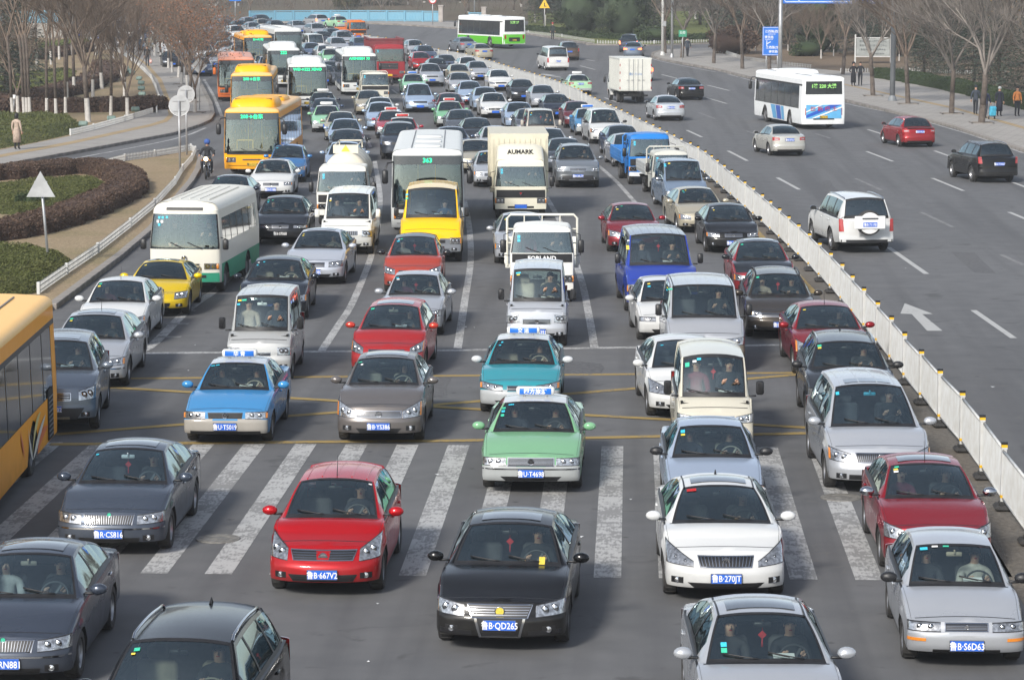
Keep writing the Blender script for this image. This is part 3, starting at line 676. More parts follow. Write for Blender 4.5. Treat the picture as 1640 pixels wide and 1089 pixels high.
 if o.get('side_intake'):
  for s in (-1, 1):
   y0_, y1_, z0_, z1_ = o['side_intake']; c = [(s * y0_ * hw, z0_), (s * y1_ * hw, z0_ + .02), (s * y1_ * hw, z1_ + .02), (s * y0_ * hw, z1_)]; m = patch(c if s > 0 else [c[1], c[0], c[3], c[2]], 5, 2, .003); T.add('side_intake', mesh_of(m, 'side_intake', ['black'], 60))
 if o.get('strip'):
  m = MB(); z = zl + .245; patch([(-.96 * hw, z), (.96 * hw, z), (.96 * hw, z + .022), (-.96 * hw, z + .022)], 14, 1, .008, m=m); T.add('bumper_strip', mesh_of(m, 'bumper_strip', [o['strip']], 60))
 if o.get('marker'):
  for s in (-1, 1):
   z = zl + .19; m = patch([(s * .66 * hw, z), (s * .95 * hw, z), (s * .95 * hw, z + .04), (s * .66 * hw, z + .04)] if s > 0 else [(-.95 * hw, z), (-.66 * hw, z), (-.66 * hw, z + .04), (-.95 * hw, z + .04)], 4, 1, .008)
   T.add('indicator_lens', mesh_of(m, 'indicator_lens', ['amber'], 60))
 if o.get('bullbar'):
  m = MB(); patch([(-.55 * hw, zl + .02), (.55 * hw, zl + .02), (.7 * hw, zl + .24), (-.7 * hw, zl + .24)], 8, 2, .03, m=m); patch([(-.4 * hw, zl + .03), (.4 * hw, zl + .03), (.4 * hw, zl + .075), (-.4 * hw, zl + .075)], 6, 1, .05, m=m, mi=1)
  T.add('bumper_guard', mesh_of(m, 'bumper_guard', ['black', 'chrome'], 60))
 plate_parts(T, o.get('plate'), X(0, zpl) - .020, zpl, o.get('platem', 'blueplate'))
 tl = o.get('tail', (.58, .80, .97, .80, .98)); yi, z0, yo, zq, z1 = tl[0] * hw, tl[1], tl[2] * hw, tl[3], tl[4]
 ztl = min(z1, sec(L)[jsh][1] - .02) if L - xb > .3 else z1
 if L - xb > .3:
  for s in (-1, 1):
   c = [(s * yi, z0 - .02), (s * yo, z0 - .04), (s * yo, ztl), (s * yi, ztl - .02)]
   m = patch(c if s > 0 else [c[1], c[0], c[3], c[2]], 4, 3, .006, front=False)
   t_ = T.add('tail_light', mesh_of(m, 'tail_light', ['red' if not o.get('brake') else 'redlit'], 60))
   if lod == 0:
    c = [(s * (yi + .05), z0 + .01), (s * (yo - .10), z0 + .01), (s * (yo - .10), z0 + .05), (s * (yi + .05), z0 + .05)]
    m = patch(c if s > 0 else [c[1], c[0], c[3], c[2]], 3, 1, .010, front=False, thick=False); T.add('reversing_lens', mesh_of(m, 'reversing_lens', ['refl'], 60), parent=t_)
  zr = .80
 else:
  zr = .78 if H < 1.6 else .82
  for s in (-1, 1):
   m = MB(); zz0 = belt(xb) - .27 if H < 1.8 else .72; zz1 = belt(xb) + .01 if H < 1.8 else 1.12
   c = [(s * (hw - .20), zz0), (s * (hw * .975), zz0), (s * (hw * .975), zz1), (s * (hw - .17), zz1)]
   cc = [(a, min(b, sec(L)[jsh][1] + .2)) for a, b in c]
   m = patch(cc if s > 0 else [cc[1], cc[0], cc[3], cc[2]], 4, 3, .008, front=False)
   T.add('tail_light', mesh_of(m, 'tail_light', ['red' if not o.get('brake') else 'redlit'], 60))
 plate_parts(T, o.get('rplate') if lod == 0 else None, X(0, zr, False) + .022, zr, o.get('platem', 'blueplate'), rear=True)
 if lod == 0:
  m = MB(); patch([(-.9 * hw, zl + .02), (.9 * hw, zl + .02), (.9 * hw, zl + .12), (-.9 * hw, zl + .12)], 8, 1, .004, front=False, m=m); T.add('rear_valance', mesh_of(m, 'rear_valance', ['black'], 60))
 zm = belt(xc + .3) + .09; um = xc + .30 if xc > .7 else xc + .22
 big = K['xc'] < .7 or o.get('bigmirror')
 for s in (-1, 1):
  m = MB(); c = (s * (hw + (.11 if not big else .13)), um - fo + .0, zm + (.0 if not big else .10))
  if big: m.box(c, (.15, .09, .27), 0, bev=.03)
  else:
   m.lathe([(.001, -.07), (.045, -.062), (.068, -.035), (.075, .0), (.072, .035), (.066, .045)], (0, 0, 0), 'y', 14, 0, tf=Matrix.Translation(c) @ Matrix.Diagonal((1.55, 1, 1.0, 1)))
   m.lathe([(.066, .045), (.001, .043)], (0, 0, 0), 'y', 14, 1, tf=Matrix.Translation(c) @ Matrix.Diagonal((1.55, 1, 1.0, 1)))
  m.box((s * (hw - .01), um - fo + .01, zm - .055), (.14, .05, .035), 2, bev=.01)
  T.add('wing_mirror', mesh_of(m, 'wing_mirror', [win if o.get('mirror', 'body') == 'body' else {'black': 'black', 'chrome': 'chrome'}[o['mirror']], 'black', 'black'], 45), role='mirror')
 def wsp(y, t):                                # a point on the windscreen
  u = lerp(xc + .03, xw - .03, t); s = sec(u); zt_ = ztop(u); we = s[jt][0]; ze = s[jt][1]
  f_ = clamp(abs(y) / we); z = ze + (zt_ - ze) * (1 - f_ ** 2.4); x = u + bow(u) * clamp(abs(y) / s[jg][0]) ** 2
  return Vector((y, x - fo, z))
 if lod == 0:
  for y0, y1, t1 in ((-.10, -.52, .10), (.45, .02, .12)) if not o.get('wipeL') else ((.05, -.45, .1), (.55, .1, .12)):
   m = MB(); pts = []
   for k in range(6):
    q = k / 5; p = wsp(lerp(y0, y1, q), .01 + t1 * q ** 1.3); pts.append(p + Vector((0, -.015, .016)))
   m.tube(pts, .0085, 5); m.tube([p + Vector((0, .006, -.010)) for p in pts[2:]], .007, 5)
   T.add('wiper', mesh_of(m, 'wiper', ['black'], 0))
  for (y, t, mt, wd, hh) in o.get('stick', ((-.50, .86, 'stickerg', .055, .06), (-.50, .74, 'sticker', .05, .06))):
   m = MB(); off = Vector((0, -.004, .005)); s_ = K['rw'] / .565
   y *= s_; c = [wsp(y - wd / 2, t - hh), wsp(y + wd / 2, t - hh), wsp(y + wd / 2, t), wsp(y - wd / 2, t)]
   m.quad(*[p + off for p in c]); T.add('sticker', mesh_of(m, 'sticker', [mt], 0), parent=ws)
 def roofz(y, u): s = sec(u); we, ze = s[jt]; return ze + (ztop(u) - ze) * (1 - clamp(abs(y) / we) ** 2.4)
 if o.get('sunroof'):
  m = MB(); u0, u1 = xw + .16, xw + .16 + o.get('srl', .46); hy = .42
  for i in range(4):
   for k in range(6):
    ys = [lerp(-hy, hy, k / 6), lerp(-hy, hy, (k + 1) / 6)]; uu = [lerp(u0, u1, i / 4), lerp(u0, u1, (i + 1) / 4)]
    m.quad(*[(y, u - fo, roofz(y, u) + .006) for y, u in ((ys[0], uu[0]), (ys[1], uu[0]), (ys[1], uu[1]), (ys[0], uu[1]))], mi=0, sm=True)
  for i in range(6):
   for (y0_, y1_, ua, ub_) in ((lerp(-hy, hy, i / 6), lerp(-hy, hy, (i + 1) / 6), u0 - .02, u0), (lerp(-hy, hy, i / 6), lerp(-hy, hy, (i + 1) / 6), u1, u1 + .02)):
    m.quad(*[(y, u - fo, roofz(y, u) + .004) for y, u in ((y0_, ua), (y1_, ua), (y1_, ub_), (y0_, ub_))], mi=1)
  T.add('sunroof', mesh_of(m, 'sunroof', ['sunglass', 'black'], 60))
 if o.get('rails'):
  for s in (-1, 1):
   yy = K['rw'] * .96; a, b = xw + .12, xr - .1
   pts = [Vector((s * yy, a - fo, roofz(yy, a) + .0))] + [Vector((s * (yy - .004 * math.sin(k / 6 * PI)), lerp(a + .1, b - .1, k / 6) - fo, roofz(yy, lerp(a, b, k / 6)) + .05)) for k in range(7)] + [Vector((s * yy, b - fo, roofz(yy, b)))]
   m = MB(); m.tube(pts, .019, 7); T.add('roof_rail', mesh_of(m, 'roof_rail', [o['rails']], 60))
 if o.get('ribs'):
  n = o['ribs']
  for k in range(n):
   y = lerp(-.8, .8, k / (n - 1)) * K['rw']; m = MB(); a, b = xw + .12, xr - .15
   pts = [Vector((y, lerp(a, b, q / 8) - fo, roofz(y, lerp(a, b, q / 8)) + .0)) for q in range(9)]
   m.tube(pts, .010, 6); T.add('roof_rib', mesh_of(m, 'roof_rib', [win], 60), role='roof')
 if o.get('gutter'):
  for s in (-1, 1):
   m = MB(); yy = K['rw'] * .93
   for q in range(8):
    a, b = lerp(xw + .02, xr, q / 8), lerp(xw + .02, xr, (q + 1) / 8)
    m.quad(*[(s * y, u - fo, roofz(y, u) + .003) for y, u in ((yy - .012, a), (yy + .012, a), (yy + .012, b), (yy - .012, b))])
   T.add('roof_channel', mesh_of(m, 'roof_channel', ['black'], 0))
 if o.get('aerial') and lod == 0:
  m = MB(); y_, u_ = 0., (xr - .12 if o['aerial'] != 'front' else xw + .12); z_ = roofz(y_, u_)
  if o['aerial'] == 'fin': m.tube([(0, u_ - fo - .05, z_), (0, u_ - fo + .03, z_ + .06), (0, u_ - fo + .05, z_)], [.018, .008, .02], 6)
  else: m.tube([(0, u_ - fo, z_), (0, u_ - fo + .12, z_ + .30)], [.008, .003], 5)
  T.add('aerial', mesh_of(m, 'aerial', ['black'], 60))
 if o.get('taxi'):
  txt, c_ = o['taxi']; b = MB(); u_ = xw + .38; z_ = roofz(0, u_) + .10
  b.box((0, u_ - fo, z_), (.70, .16, .15), 0, bev=.03)
  for s in (-1, 1): b.box((s * .2, u_ - fo, z_ - .09), (.05, .08, .06), 1, bev=.01)
  r_ = T.add('roof_sign', mesh_of(b, 'roof_sign', ['taxiw', 'chrome'], 60))
  b = MB(); b.box((0, u_ - fo - .083, z_), (.58, .006, .11), 0, bev=.002); p_ = T.add('sign_face', mesh_of(b, 'sign_face', [c_], 60), parent=r_)
  if txt and lod == 0: T.add('lettering', text_mesh(txt, 'white', .105, .02, 1.), (0, u_ - fo - .088, z_), r_)
 mt = o.get('trim', 'seat')
 if mt not in SEATS: SEATS[mt] = seat_mesh(mt)
 ys = xc + (.95 if xc > .7 else .62) - fo; zs = min(zf + .12, H - 1.35)
 ub2 = hw * .42; HS = dict(y=ys, z=zs, x=ub2)
 T.seat = HS; T.H = H; T.L = L; T.fo = fo; T.wb = wb; T.W = W; T.xr = xr
 if lod <= 1:
  for s in (-1, 1): T.add('seat', SEATS[mt], (s * ub2, ys, zs))
 if lod == 0:
  b = MB(); b.box((0, ys + .95, zs + .30), (W - .45, .5, .16), 0, bev=.05); b.box((0, ys + 1.18, zs + .62), (W - .5, .14, .55), 0, bev=.05)
  for s in (-.36, .36): b.box((s, ys + 1.2, zs + .96), (.24, .1, .14), 0, bev=.03)
  T.add('back_seat', mesh_of(b, 'back_seat', [mt], 50))
  b = MB(); zd_ = belt(xc) - .02; b.box((0, xc - fo + .22, zd_ - .11), (W - .34, .42, .22), 0, bev=.05); b.box((0, xc - fo + .02, zd_ - .03), (W - .34, .2, .05), 0, bev=.01); b.box((ub2, xc - fo + .36, zd_ + .01), (.34, .14, .07), 0, bev=.03)
  T.add('dashboard', mesh_of(b, 'dashboard', [o.get('dash', 'dash')], 50))
  b = MB(); tf = Matrix.Translation((ub2, ys - .50, belt(xc) - .02)) @ Matrix.Rotation(math.radians(62), 4, 'X')
  b.lathe([(.185 + .014 * math.cos(q * PI / 3), .014 * math.sin(q * PI / 3)) for q in range(7)], (0, 0, 0), 'z', 22, 0, tf=tf)
  b.box((0, 0, -.02), (.12, .10, .03), 0, tf=tf, bev=.02)
  for a in (0, 120, 240):
   r_ = Matrix.Rotation(math.radians(a + 180), 4, 'Z'); b.box((.09, 0, -.01), (.18, .03, .015), 0, tf=tf @ r_)
  T.add('steering_wheel', mesh_of(b, 'steering_wheel', ['black' if mt == 'seat' else 'beige'], 60))
  b = MB(); p = wsp(0, .80); b.box((0, p.y + .06, p.z - .06), (.22, .03, .065), 0, bev=.012); b.box((0, p.y + .035, p.z - .02), (.02, .05, .05), 0)
  T.add('inside_mirror', mesh_of(b, 'inside_mirror', [o.get('imir', 'black')], 60))
  if o.get('charm'):
   b = MB(); x, y, z = 0, p.y + .07, p.z - .10; b.tube([(x, y, z), (x, y, z - .05)], .003, 4); b.box((0, 0, 0), (.075, .012, .075), 0, tf=Matrix.Translation((x, y, z - .09)) @ Matrix.Rotation(PI / 4, 4, 'Y')); b.tube([(x, y, z - .14), (x, y, z - .24)], [.006, .014], 6)
   T.add('hanging_charm', mesh_of(b, 'hanging_charm', ['redcharm'], 0))
  if o.get('paper'):
   b = MB(); p = wsp(.25, .06); b.box((0, 0, 0), (.26, .12, .004), 0, tf=Matrix.Translation((.22, p.y + .12, p.z - .015)) @ Matrix.Rotation(.25, 4, 'X')); T.add('paper', mesh_of(b, 'paper', ['white'], 0))
 add_wheels(T, W - .235, wb, R, .20, o.get('wheel', 'alloy'), 20 if lod == 0 else 12)
 return T
MATS['sunroof_glass'] = None; del MATS['sunroof_glass']
M['sunglass'] = mat('sunroof_glass', (.03, .033, .036), .06, coat=1., noise=(3, .2))
M['taxiw'] = mat('roof_sign_case', (.72, .72, .70), .4, noise=(9, .15)); M['redcharm'] = mat('red_charm', (.55, .02, .02), .6, noise=(30, .3))
_CT = {}
def car_tpl(K, lod, o):
 key = (K, lod, repr(sorted(o.items(), key=str)))
 if key not in _CT: _CT[key] = build_car(K, lod, o)
 return _CT[key]
# ---------------------------------------------------------------- buses, coaches and truck cabs
M['busgl'] = glass_mat('bus_glass', (.30, .33, .32))
M['busdark'] = mat('bus_window_tint', (.02, .024, .026), .08, coat=1., noise=(1.2, .4, (.05, .055, .06)))
def hull(T, p, roles, ox=0., mats='buspaint', lod=0):
 """a box body with rounded roof and corners; every window is a pane of its own. Front face at y = ox"""
 L, W, H, z0 = p['L'], p['W'], p['H'], p['z0']; hw = W / 2; A, n = p.get('A', .28), p.get('n', 3.2); rr = p.get('rr', .22)
 w1, w2 = p['win']; c1, c2 = p['cg']; lean = p.get('lean', .12); tum = p.get('tum', .05)
 def wat(z): return hw - tum * sst(p.get('belt', w1), H, z) - .015 * sst(z0 + .3, z0, z)
 def fx(y, z):
  t = clamp(abs(y) / wat(min(z, H - rr))); x = A * (1 - (1 - t ** n) ** (1 / n)) if t < 1 else A
  return x + lean * clamp((z - c1) / (H - c1)) ** 1.5 + .25 * rr * sst(H - rr, H, z) * 2 + p.get('chin', .05) * sst(c1 - .2, z0, z)
 def rx(y, z):
  t = clamp(abs(y) / wat(min(z, H - rr))); x = A * .7 * (1 - (1 - t ** 3.5) ** (1 / 3.5)) if t < 1 else A * .7
  return x + .5 * rr * sst(H - rr, H, z)
 Lf = Lr = min(1.0, L * .42)
 def P(u, y, z):
  x = u
  if u < Lf: x += fx(y, z) * (1 - u / Lf)
  if u > L - Lr: x -= rx(y, z) * (1 - (L - u) / Lr)
  return x + ox
 zz = sorted({z0, z0 + .12, p.get('skirt', z0 + .35), w1 - .12, w1, w2, w2 + .1} | set(p.get('rows', ())))
 zz = [z for z in zz if z < H - rr - .02] + [H - rr]
 rowz = [(wat(z), z) for z in zz]; na = 5
 for k in range(1, na + 1): a = PI / 2 * k / na; rowz.append((wat(H) - rr + rr * math.cos(a), H - rr + (rr - .04) * math.sin(a)))
 top = rowz[-1][0]
 for f in (.75, .5, .25, 0): rowz.append((top * f, H - .04 + .04 * (1 - f * f)))
 nz = len(zz); R = p['R']; Ra = R + .07
 pil = p['pillars']; keys = {0., L} | {q - .03 for q in pil} | {q + .03 for q in pil} | set(p.get('stripes', ()))
 keys = sorted(k for k in keys if 0 <= k <= L); us = []
 for a, b in zip(keys, keys[1:]):
  near = any(abs((a + b) / 2 - xa) < Ra + .15 for xa in p['axles']); st = .09 if near else (.35 if lod == 0 else .8)
  m_ = max(1, int(math.ceil((b - a) / st))); us += [a + (b - a) * i / m_ for i in range(m_)]
 us.append(L); S = []
 for u in us:
  r = []; xs = P(u, hw, 1.) - ox
  for j, (y, z) in enumerate(rowz):
   for xa in p['axles']:
    d = abs(xs - xa)
    if d < Ra: z = max(z, R - .02 + math.sqrt(Ra * Ra - d * d)) if j <= 2 else max(z, R - .02 + math.sqrt(Ra * Ra - d * d) + .01 * j if z < R + Ra else z)
   r.append((y, P(u, y, z), z))
  S.append(r)
 side, roof, und = MB(), MB(), MB(); panes = {}; skirt = MB()
 last = p.get('lastwin', L - .3); first = p.get('firstwin', .25)
 for i in range(len(us) - 1):
  um = (us[i] + us[i + 1]) / 2
  for j in range(len(rowz) - 1):
   q = [S[i][j], S[i + 1][j], S[i + 1][j + 1], S[i][j + 1]]
   for sg in (1, -1):
    qq = [(x * sg, y, z) for x, y, z in q]
    if sg == 1: qq = qq[::-1]
    zm = (rowz[j][1] + rowz[min(j + 1, nz)][1]) / 2
    if j >= nz - 1 and (j >= nz or rowz[j][1] >= H - rr): roof.quad(*qq, mi=0, sm=True)
    elif w1 <= zm <= w2 and first < um < last and not (sg in p.get('nosides', ())):
     if any(abs(um - x) < .03 for x in pil): side.quad(*qq, mi=1, sm=True)
     else:
      k = sum(1 for x in pil if x < um); panes.setdefault((sg, k), MB()).quad(*[(x - .004 * sg, y, z) for x, y, z in qq], sm=True)
    elif w2 < zm < w2 + .1 and p.get('band') : side.quad(*qq, mi=1, sm=True)
    elif rowz[j + 1][1] <= p.get('skirt', z0 + .35) + .001: skirt.quad(*qq, mi=0, sm=True)
    elif p.get('stripes') and any(a <= um < b for a, b in zip(p['stripes'][::2], p['stripes'][1::2])) and zm < w1: skirt.quad(*qq, mi=1, sm=True)
    else: side.quad(*qq, mi=0, sm=True)
 fr, rr_, ws, rw = MB(), MB(), MB(), MB(); disp = MB()
 cols = [1, .97, .93, .86, .7, .5, .25, 0]; cols = cols + [-c for c in cols[-2::-1]]
 cz = sorted(set([z for z in zz] + [c1, c2] + ([p['dz'][0], p['dz'][1]] if p.get('dz') else []))) + [z for y, z in rowz[nz:]]
 for front in (True, False):
  f_ = fx if front else rx; rz_ = p.get('rw')
  gz = cz if front else sorted(set(zz + list(rz_ or ()))) + [z for y, z in rowz[nz:]]
  for a, b in zip(cols, cols[1:]):
   for k in range(len(gz) - 1):
    q = []
    for c, z in ((a, gz[k]), (a, gz[k + 1]), (b, gz[k + 1]), (b, gz[k])):
     wz = wat(z) if z <= H - rr + .001 else next((y for y, zr in rowz if abs(zr - z) < 1e-6), top)
     wz = max(wz, top) if z < H - .039 else top
     zc = z if z < H - .039 else H - .04 + .04 * (1 - c * c)
     y = c * wz; x = (f_(c * wat(min(z, H - rr)), z) + ox) if front else (L - f_(c * wat(min(z, H - rr)), z) + ox); q.append((y, x, zc))
    if front: q = q[::-1]
    zm = (gz[k] + gz[k + 1]) / 2; cm = abs(a + b) / 2
    if front and c1 < zm < c2 and cm < .965:
     if p.get('dz') and p['dz'][0] < zm < p['dz'][1]: disp.quad(*q, mi=0, sm=True)
     elif cm < .93: ws.quad(*[(x, y + .008, z) for x, y, z in q], mi=0, sm=True)
     else: fr.quad(*q, mi=1, sm=True)
    elif not front and rz_ and rz_[0] < zm < rz_[1] and cm < .88: rw.quad(*q, mi=0, sm=True)
    elif zm > H - rr: roof.quad(*q, mi=0, sm=True)
    elif front: fr.quad(*q, mi=0 if zm > p.get('fskirt', -1) else 2, sm=True)
    else: rr_.quad(*q, mi=0 if zm > p.get('rskirt', -1) else 2, sm=True)
 if p.get('floor', True):
  und.box((0, ox + L / 2, z0 + .18), (W - .5, L - .7, .3), 0); und.box((0, ox + L / 2, c1 - .25), (W - .16, L - .6, .06), 0)
  if L > 5: und.box((0, ox + L * .5 + 1.2, H - .16), (W - .3, L - 3.4, .04), 0)
 lo, pm = roles.get('lower'), mats
 T.add('side_panel', mesh_of(side, 'side_panel', [pm, 'black']), role='side')
 if skirt.f: T.add('skirt', mesh_of(skirt, 'skirt', [pm, p.get('stripemat', pm)]), role='skirt')
 T.add('roof', mesh_of(roof, 'roof', [pm]), role='roof')
 T.add('front_panel', mesh_of(fr, 'front_panel', [pm, 'black', 'black']), role='front')
 T.add('rear_panel', mesh_of(rr_, 'rear_panel', [pm, 'black', pm]), role='rear')
 w_ = T.add('windscreen', mesh_of(ws, 'windscreen', [p.get('wg', 'glass')]))
 if disp.f: T.add('display_window', mesh_of(disp, 'display_window', ['busdark']))
 if rw.f: T.add('rear_window', mesh_of(rw, 'rear_window', ['busdark']))
 for k in sorted(panes): T.add('side_window', mesh_of(panes[k], 'side_window', ['busdark' if p.get('band') or L > 5 else 'tint']))
 T.add('underframe', mesh_of(und, 'underframe', ['dark'], 0))
 for q in ((-.45, .0), (.12, .6)) if L > 5 else ((-.62, -.08), (.05, .58)):                      # wipers
  m = MB(); pts = []
  for k in range(6):
   t = k / 5; y = lerp(q[1], q[0], t) * W * .42; z = c1 + .02 + .13 * (H / 2) * t ** 1.2; pts.append((y, ox + fx(y, z) - .025, z))
  m.tube(pts, .011 * (1.4 if L > 5 else 1), 5); T.add('wiper', mesh_of(m, 'wiper', ['black'], 0))
 T.P = P; T.FX = lambda y, z: fx(y, z) + ox; T.RX = lambda y, z: L - rx(y, z) + ox; T.W = W; T.H = H; T.L = L
 T.ws = w_
 return T
def lampset(T, y, z, w_, h_, rear=False, mt='refl', name='headlight', extra=True, parent=None, off=.012):
 for s in (-1, 1):
  m = MB(); n = 5
  F_ = (lambda a, b: T.RX(a, b) + off) if rear else (lambda a, b: T.FX(a, b) - off)
  for i in range(n):
   ya, yb = s * (y - w_ / 2 + w_ * i / n), s * (y - w_ / 2 + w_ * (i + 1) / n); q = [(ya, F_(ya, z - h_ / 2), z - h_ / 2), (yb, F_(yb, z - h_ / 2), z - h_ / 2), (yb, F_(yb, z + h_ / 2), z + h_ / 2), (ya, F_(ya, z + h_ / 2), z + h_ / 2)]
   if s < 0: q = q[::-1]
   if rear: q = q[::-1]
   m.quad(*q, mi=0, sm=True)
   m.quad(*[(a, b + (.03 if not rear else -.03), c) for a, b, c in q][::-1], mi=1)
  h = T.add(name, mesh_of(m, name, [mt, 'black'], 60))
  if extra:
   r = h_ * .36
   for f in (-.24, .16):
    b = MB(); yy = s * (y + f * w_); x = F_(yy, z) - .012; b.lathe([(r * 1.1, .02), (r * 1.1, 0), (r * .9, .004)], (yy, x, z), 'y', 14, 1); b.lathe([(r * .9, .004), (.001, -.01)], (yy, x, z), 'y', 14, 0); T.add('bulb', mesh_of(b, 'bulb', ['chrome', 'black'], 60), parent=h)
   b = MB(); yy = s * (y + w_ * .43); x = F_(yy, z) - .004; b.box((yy, x, z), (w_ * .16, .02, h_ * .8), 0, bev=.006); T.add('indicator_lens', mesh_of(b, 'indicator_lens', ['amber'], 60), parent=h)
def fpanel(T, name, y0, y1, z0, z1, mt, off=.014, rear=False, n=8, parent=None, role=None):
 m = MB(); F_ = (lambda a, b: T.RX(a, b) + off) if rear else (lambda a, b: T.FX(a, b) - off)
 for i in range(n):
  for k in range(2):
   ya, yb = lerp(y0, y1, i / n), lerp(y0, y1, (i + 1) / n); za, zb = lerp(z0, z1, k / 2), lerp(z0, z1, (k + 1) / 2)
   q = [(ya, F_(ya, za), za), (yb, F_(yb, za), za), (yb, F_(yb, zb), zb), (ya, F_(ya, zb), zb)]
   m.quad(*(q[::-1] if rear else q), sm=True)
 return T.add(name, mesh_of(m, name, [mt], 60), parent=parent, role=role)
def bus_mirrors(T, z, col='black', role=None, drop=.5):
 for s in (-1, 1):
  m = MB(); y0 = T.W / 2 - .12; x0 = T.FX(0, z) + .05
  m.tube([(s * y0, x0 + .1, z + .25), (s * (y0 + .22), x0 - .12, z + .22), (s * (y0 + .30), x0 - .16, z + .02)], .03, 7, 1); m.box((s * (y0 + .31), x0 - .16, z - drop * .5), (.21, .13, drop), 0, bev=.05)
  T.add('wing_mirror', mesh_of(m, 'wing_mirror', ['plain' if role else 'black', 'black'], 50), role=role)
def bus_seats(T, y0, y1, z, rows):
 for r in range(rows):
  b = MB(); y = lerp(y0, y1, r / max(1, rows - 1))
  for x in ((-.85, -.42, .42, .85) if T.W > 2.3 else (-.68, -.26, .68)): b.box((x, y, z + .25), (.4, .4, .12), 0, bev=.03); b.box((x, y + .2, z + .55), (.4, .1, .55), 0, bev=.04)
  T.add('seat_row', mesh_of(b, 'seat_row', ['busseat'], 50))
M['busseat'] = mat('blue_bus_seat', (.06, .12, .25), .8, noise=(5, .2))
def roof_unit(T, y, w_, l_, h_, role='pod', vents=2, dark='black', z=None):
 m = MB(); z = (z or T.H - .05); n = 12
 pr = [(-1, 0), (-.99, .35), (-.94, .7), (-.85, .92), (-.7, 1.0), (-.35, 1.04), (0, 1.05), (.35, 1.04), (.7, 1.0), (.85, .92), (.94, .7), (.99, .35), (1, 0)]
 st = [(0, .55, 0.02), (.02, .8, .5), (.08, .93, .85), (.18, .98, 1.), (.5, 1, 1.), (.9, 1, 1.), (.97, .97, .85), (1, .9, .02)]
 g_ = [[(a * w_ / 2 * sx, y + l_ * t, z + b * h_ * sz) for a, b in pr] for t, sx, sz in st]
 for i in range(len(g_) - 1):
  for k in range(len(pr) - 1): m.quad(g_[i][k], g_[i][k + 1], g_[i + 1][k + 1], g_[i + 1][k], 0, True)
 r = T.add('roof_unit', mesh_of(m, 'roof_unit', ['buspaint'], 50), role=role)
 for s in (-1, 1):
  for k in range(2):
   for q in range(2):
    b = MB(); b.box((0, 0, 0), (w_ * .13, .035, .03), 0, bev=.008, tf=Matrix.Translation((s * w_ * (.16 + .17 * q), y + l_ * .09 - .0 + k * l_ * .035, z + h_ * (.80 + .12 * k))) @ Matrix.Rotation(.6, 4, 'X'))
    T.add('vent_slot', mesh_of(b, 'vent_slot', [dark], 0), parent=r)
 return r
def led(T, txt, z, y=0., size=.24, m='led', rear=False, sx=1.05):
 F_ = T.RX(y, z) + .03 if rear else T.FX(y, z) - .03
 return T.add('display_lettering', text_mesh(txt, m, size, .028, sx), (y, F_, z), None, None, PI if rear else 0.)
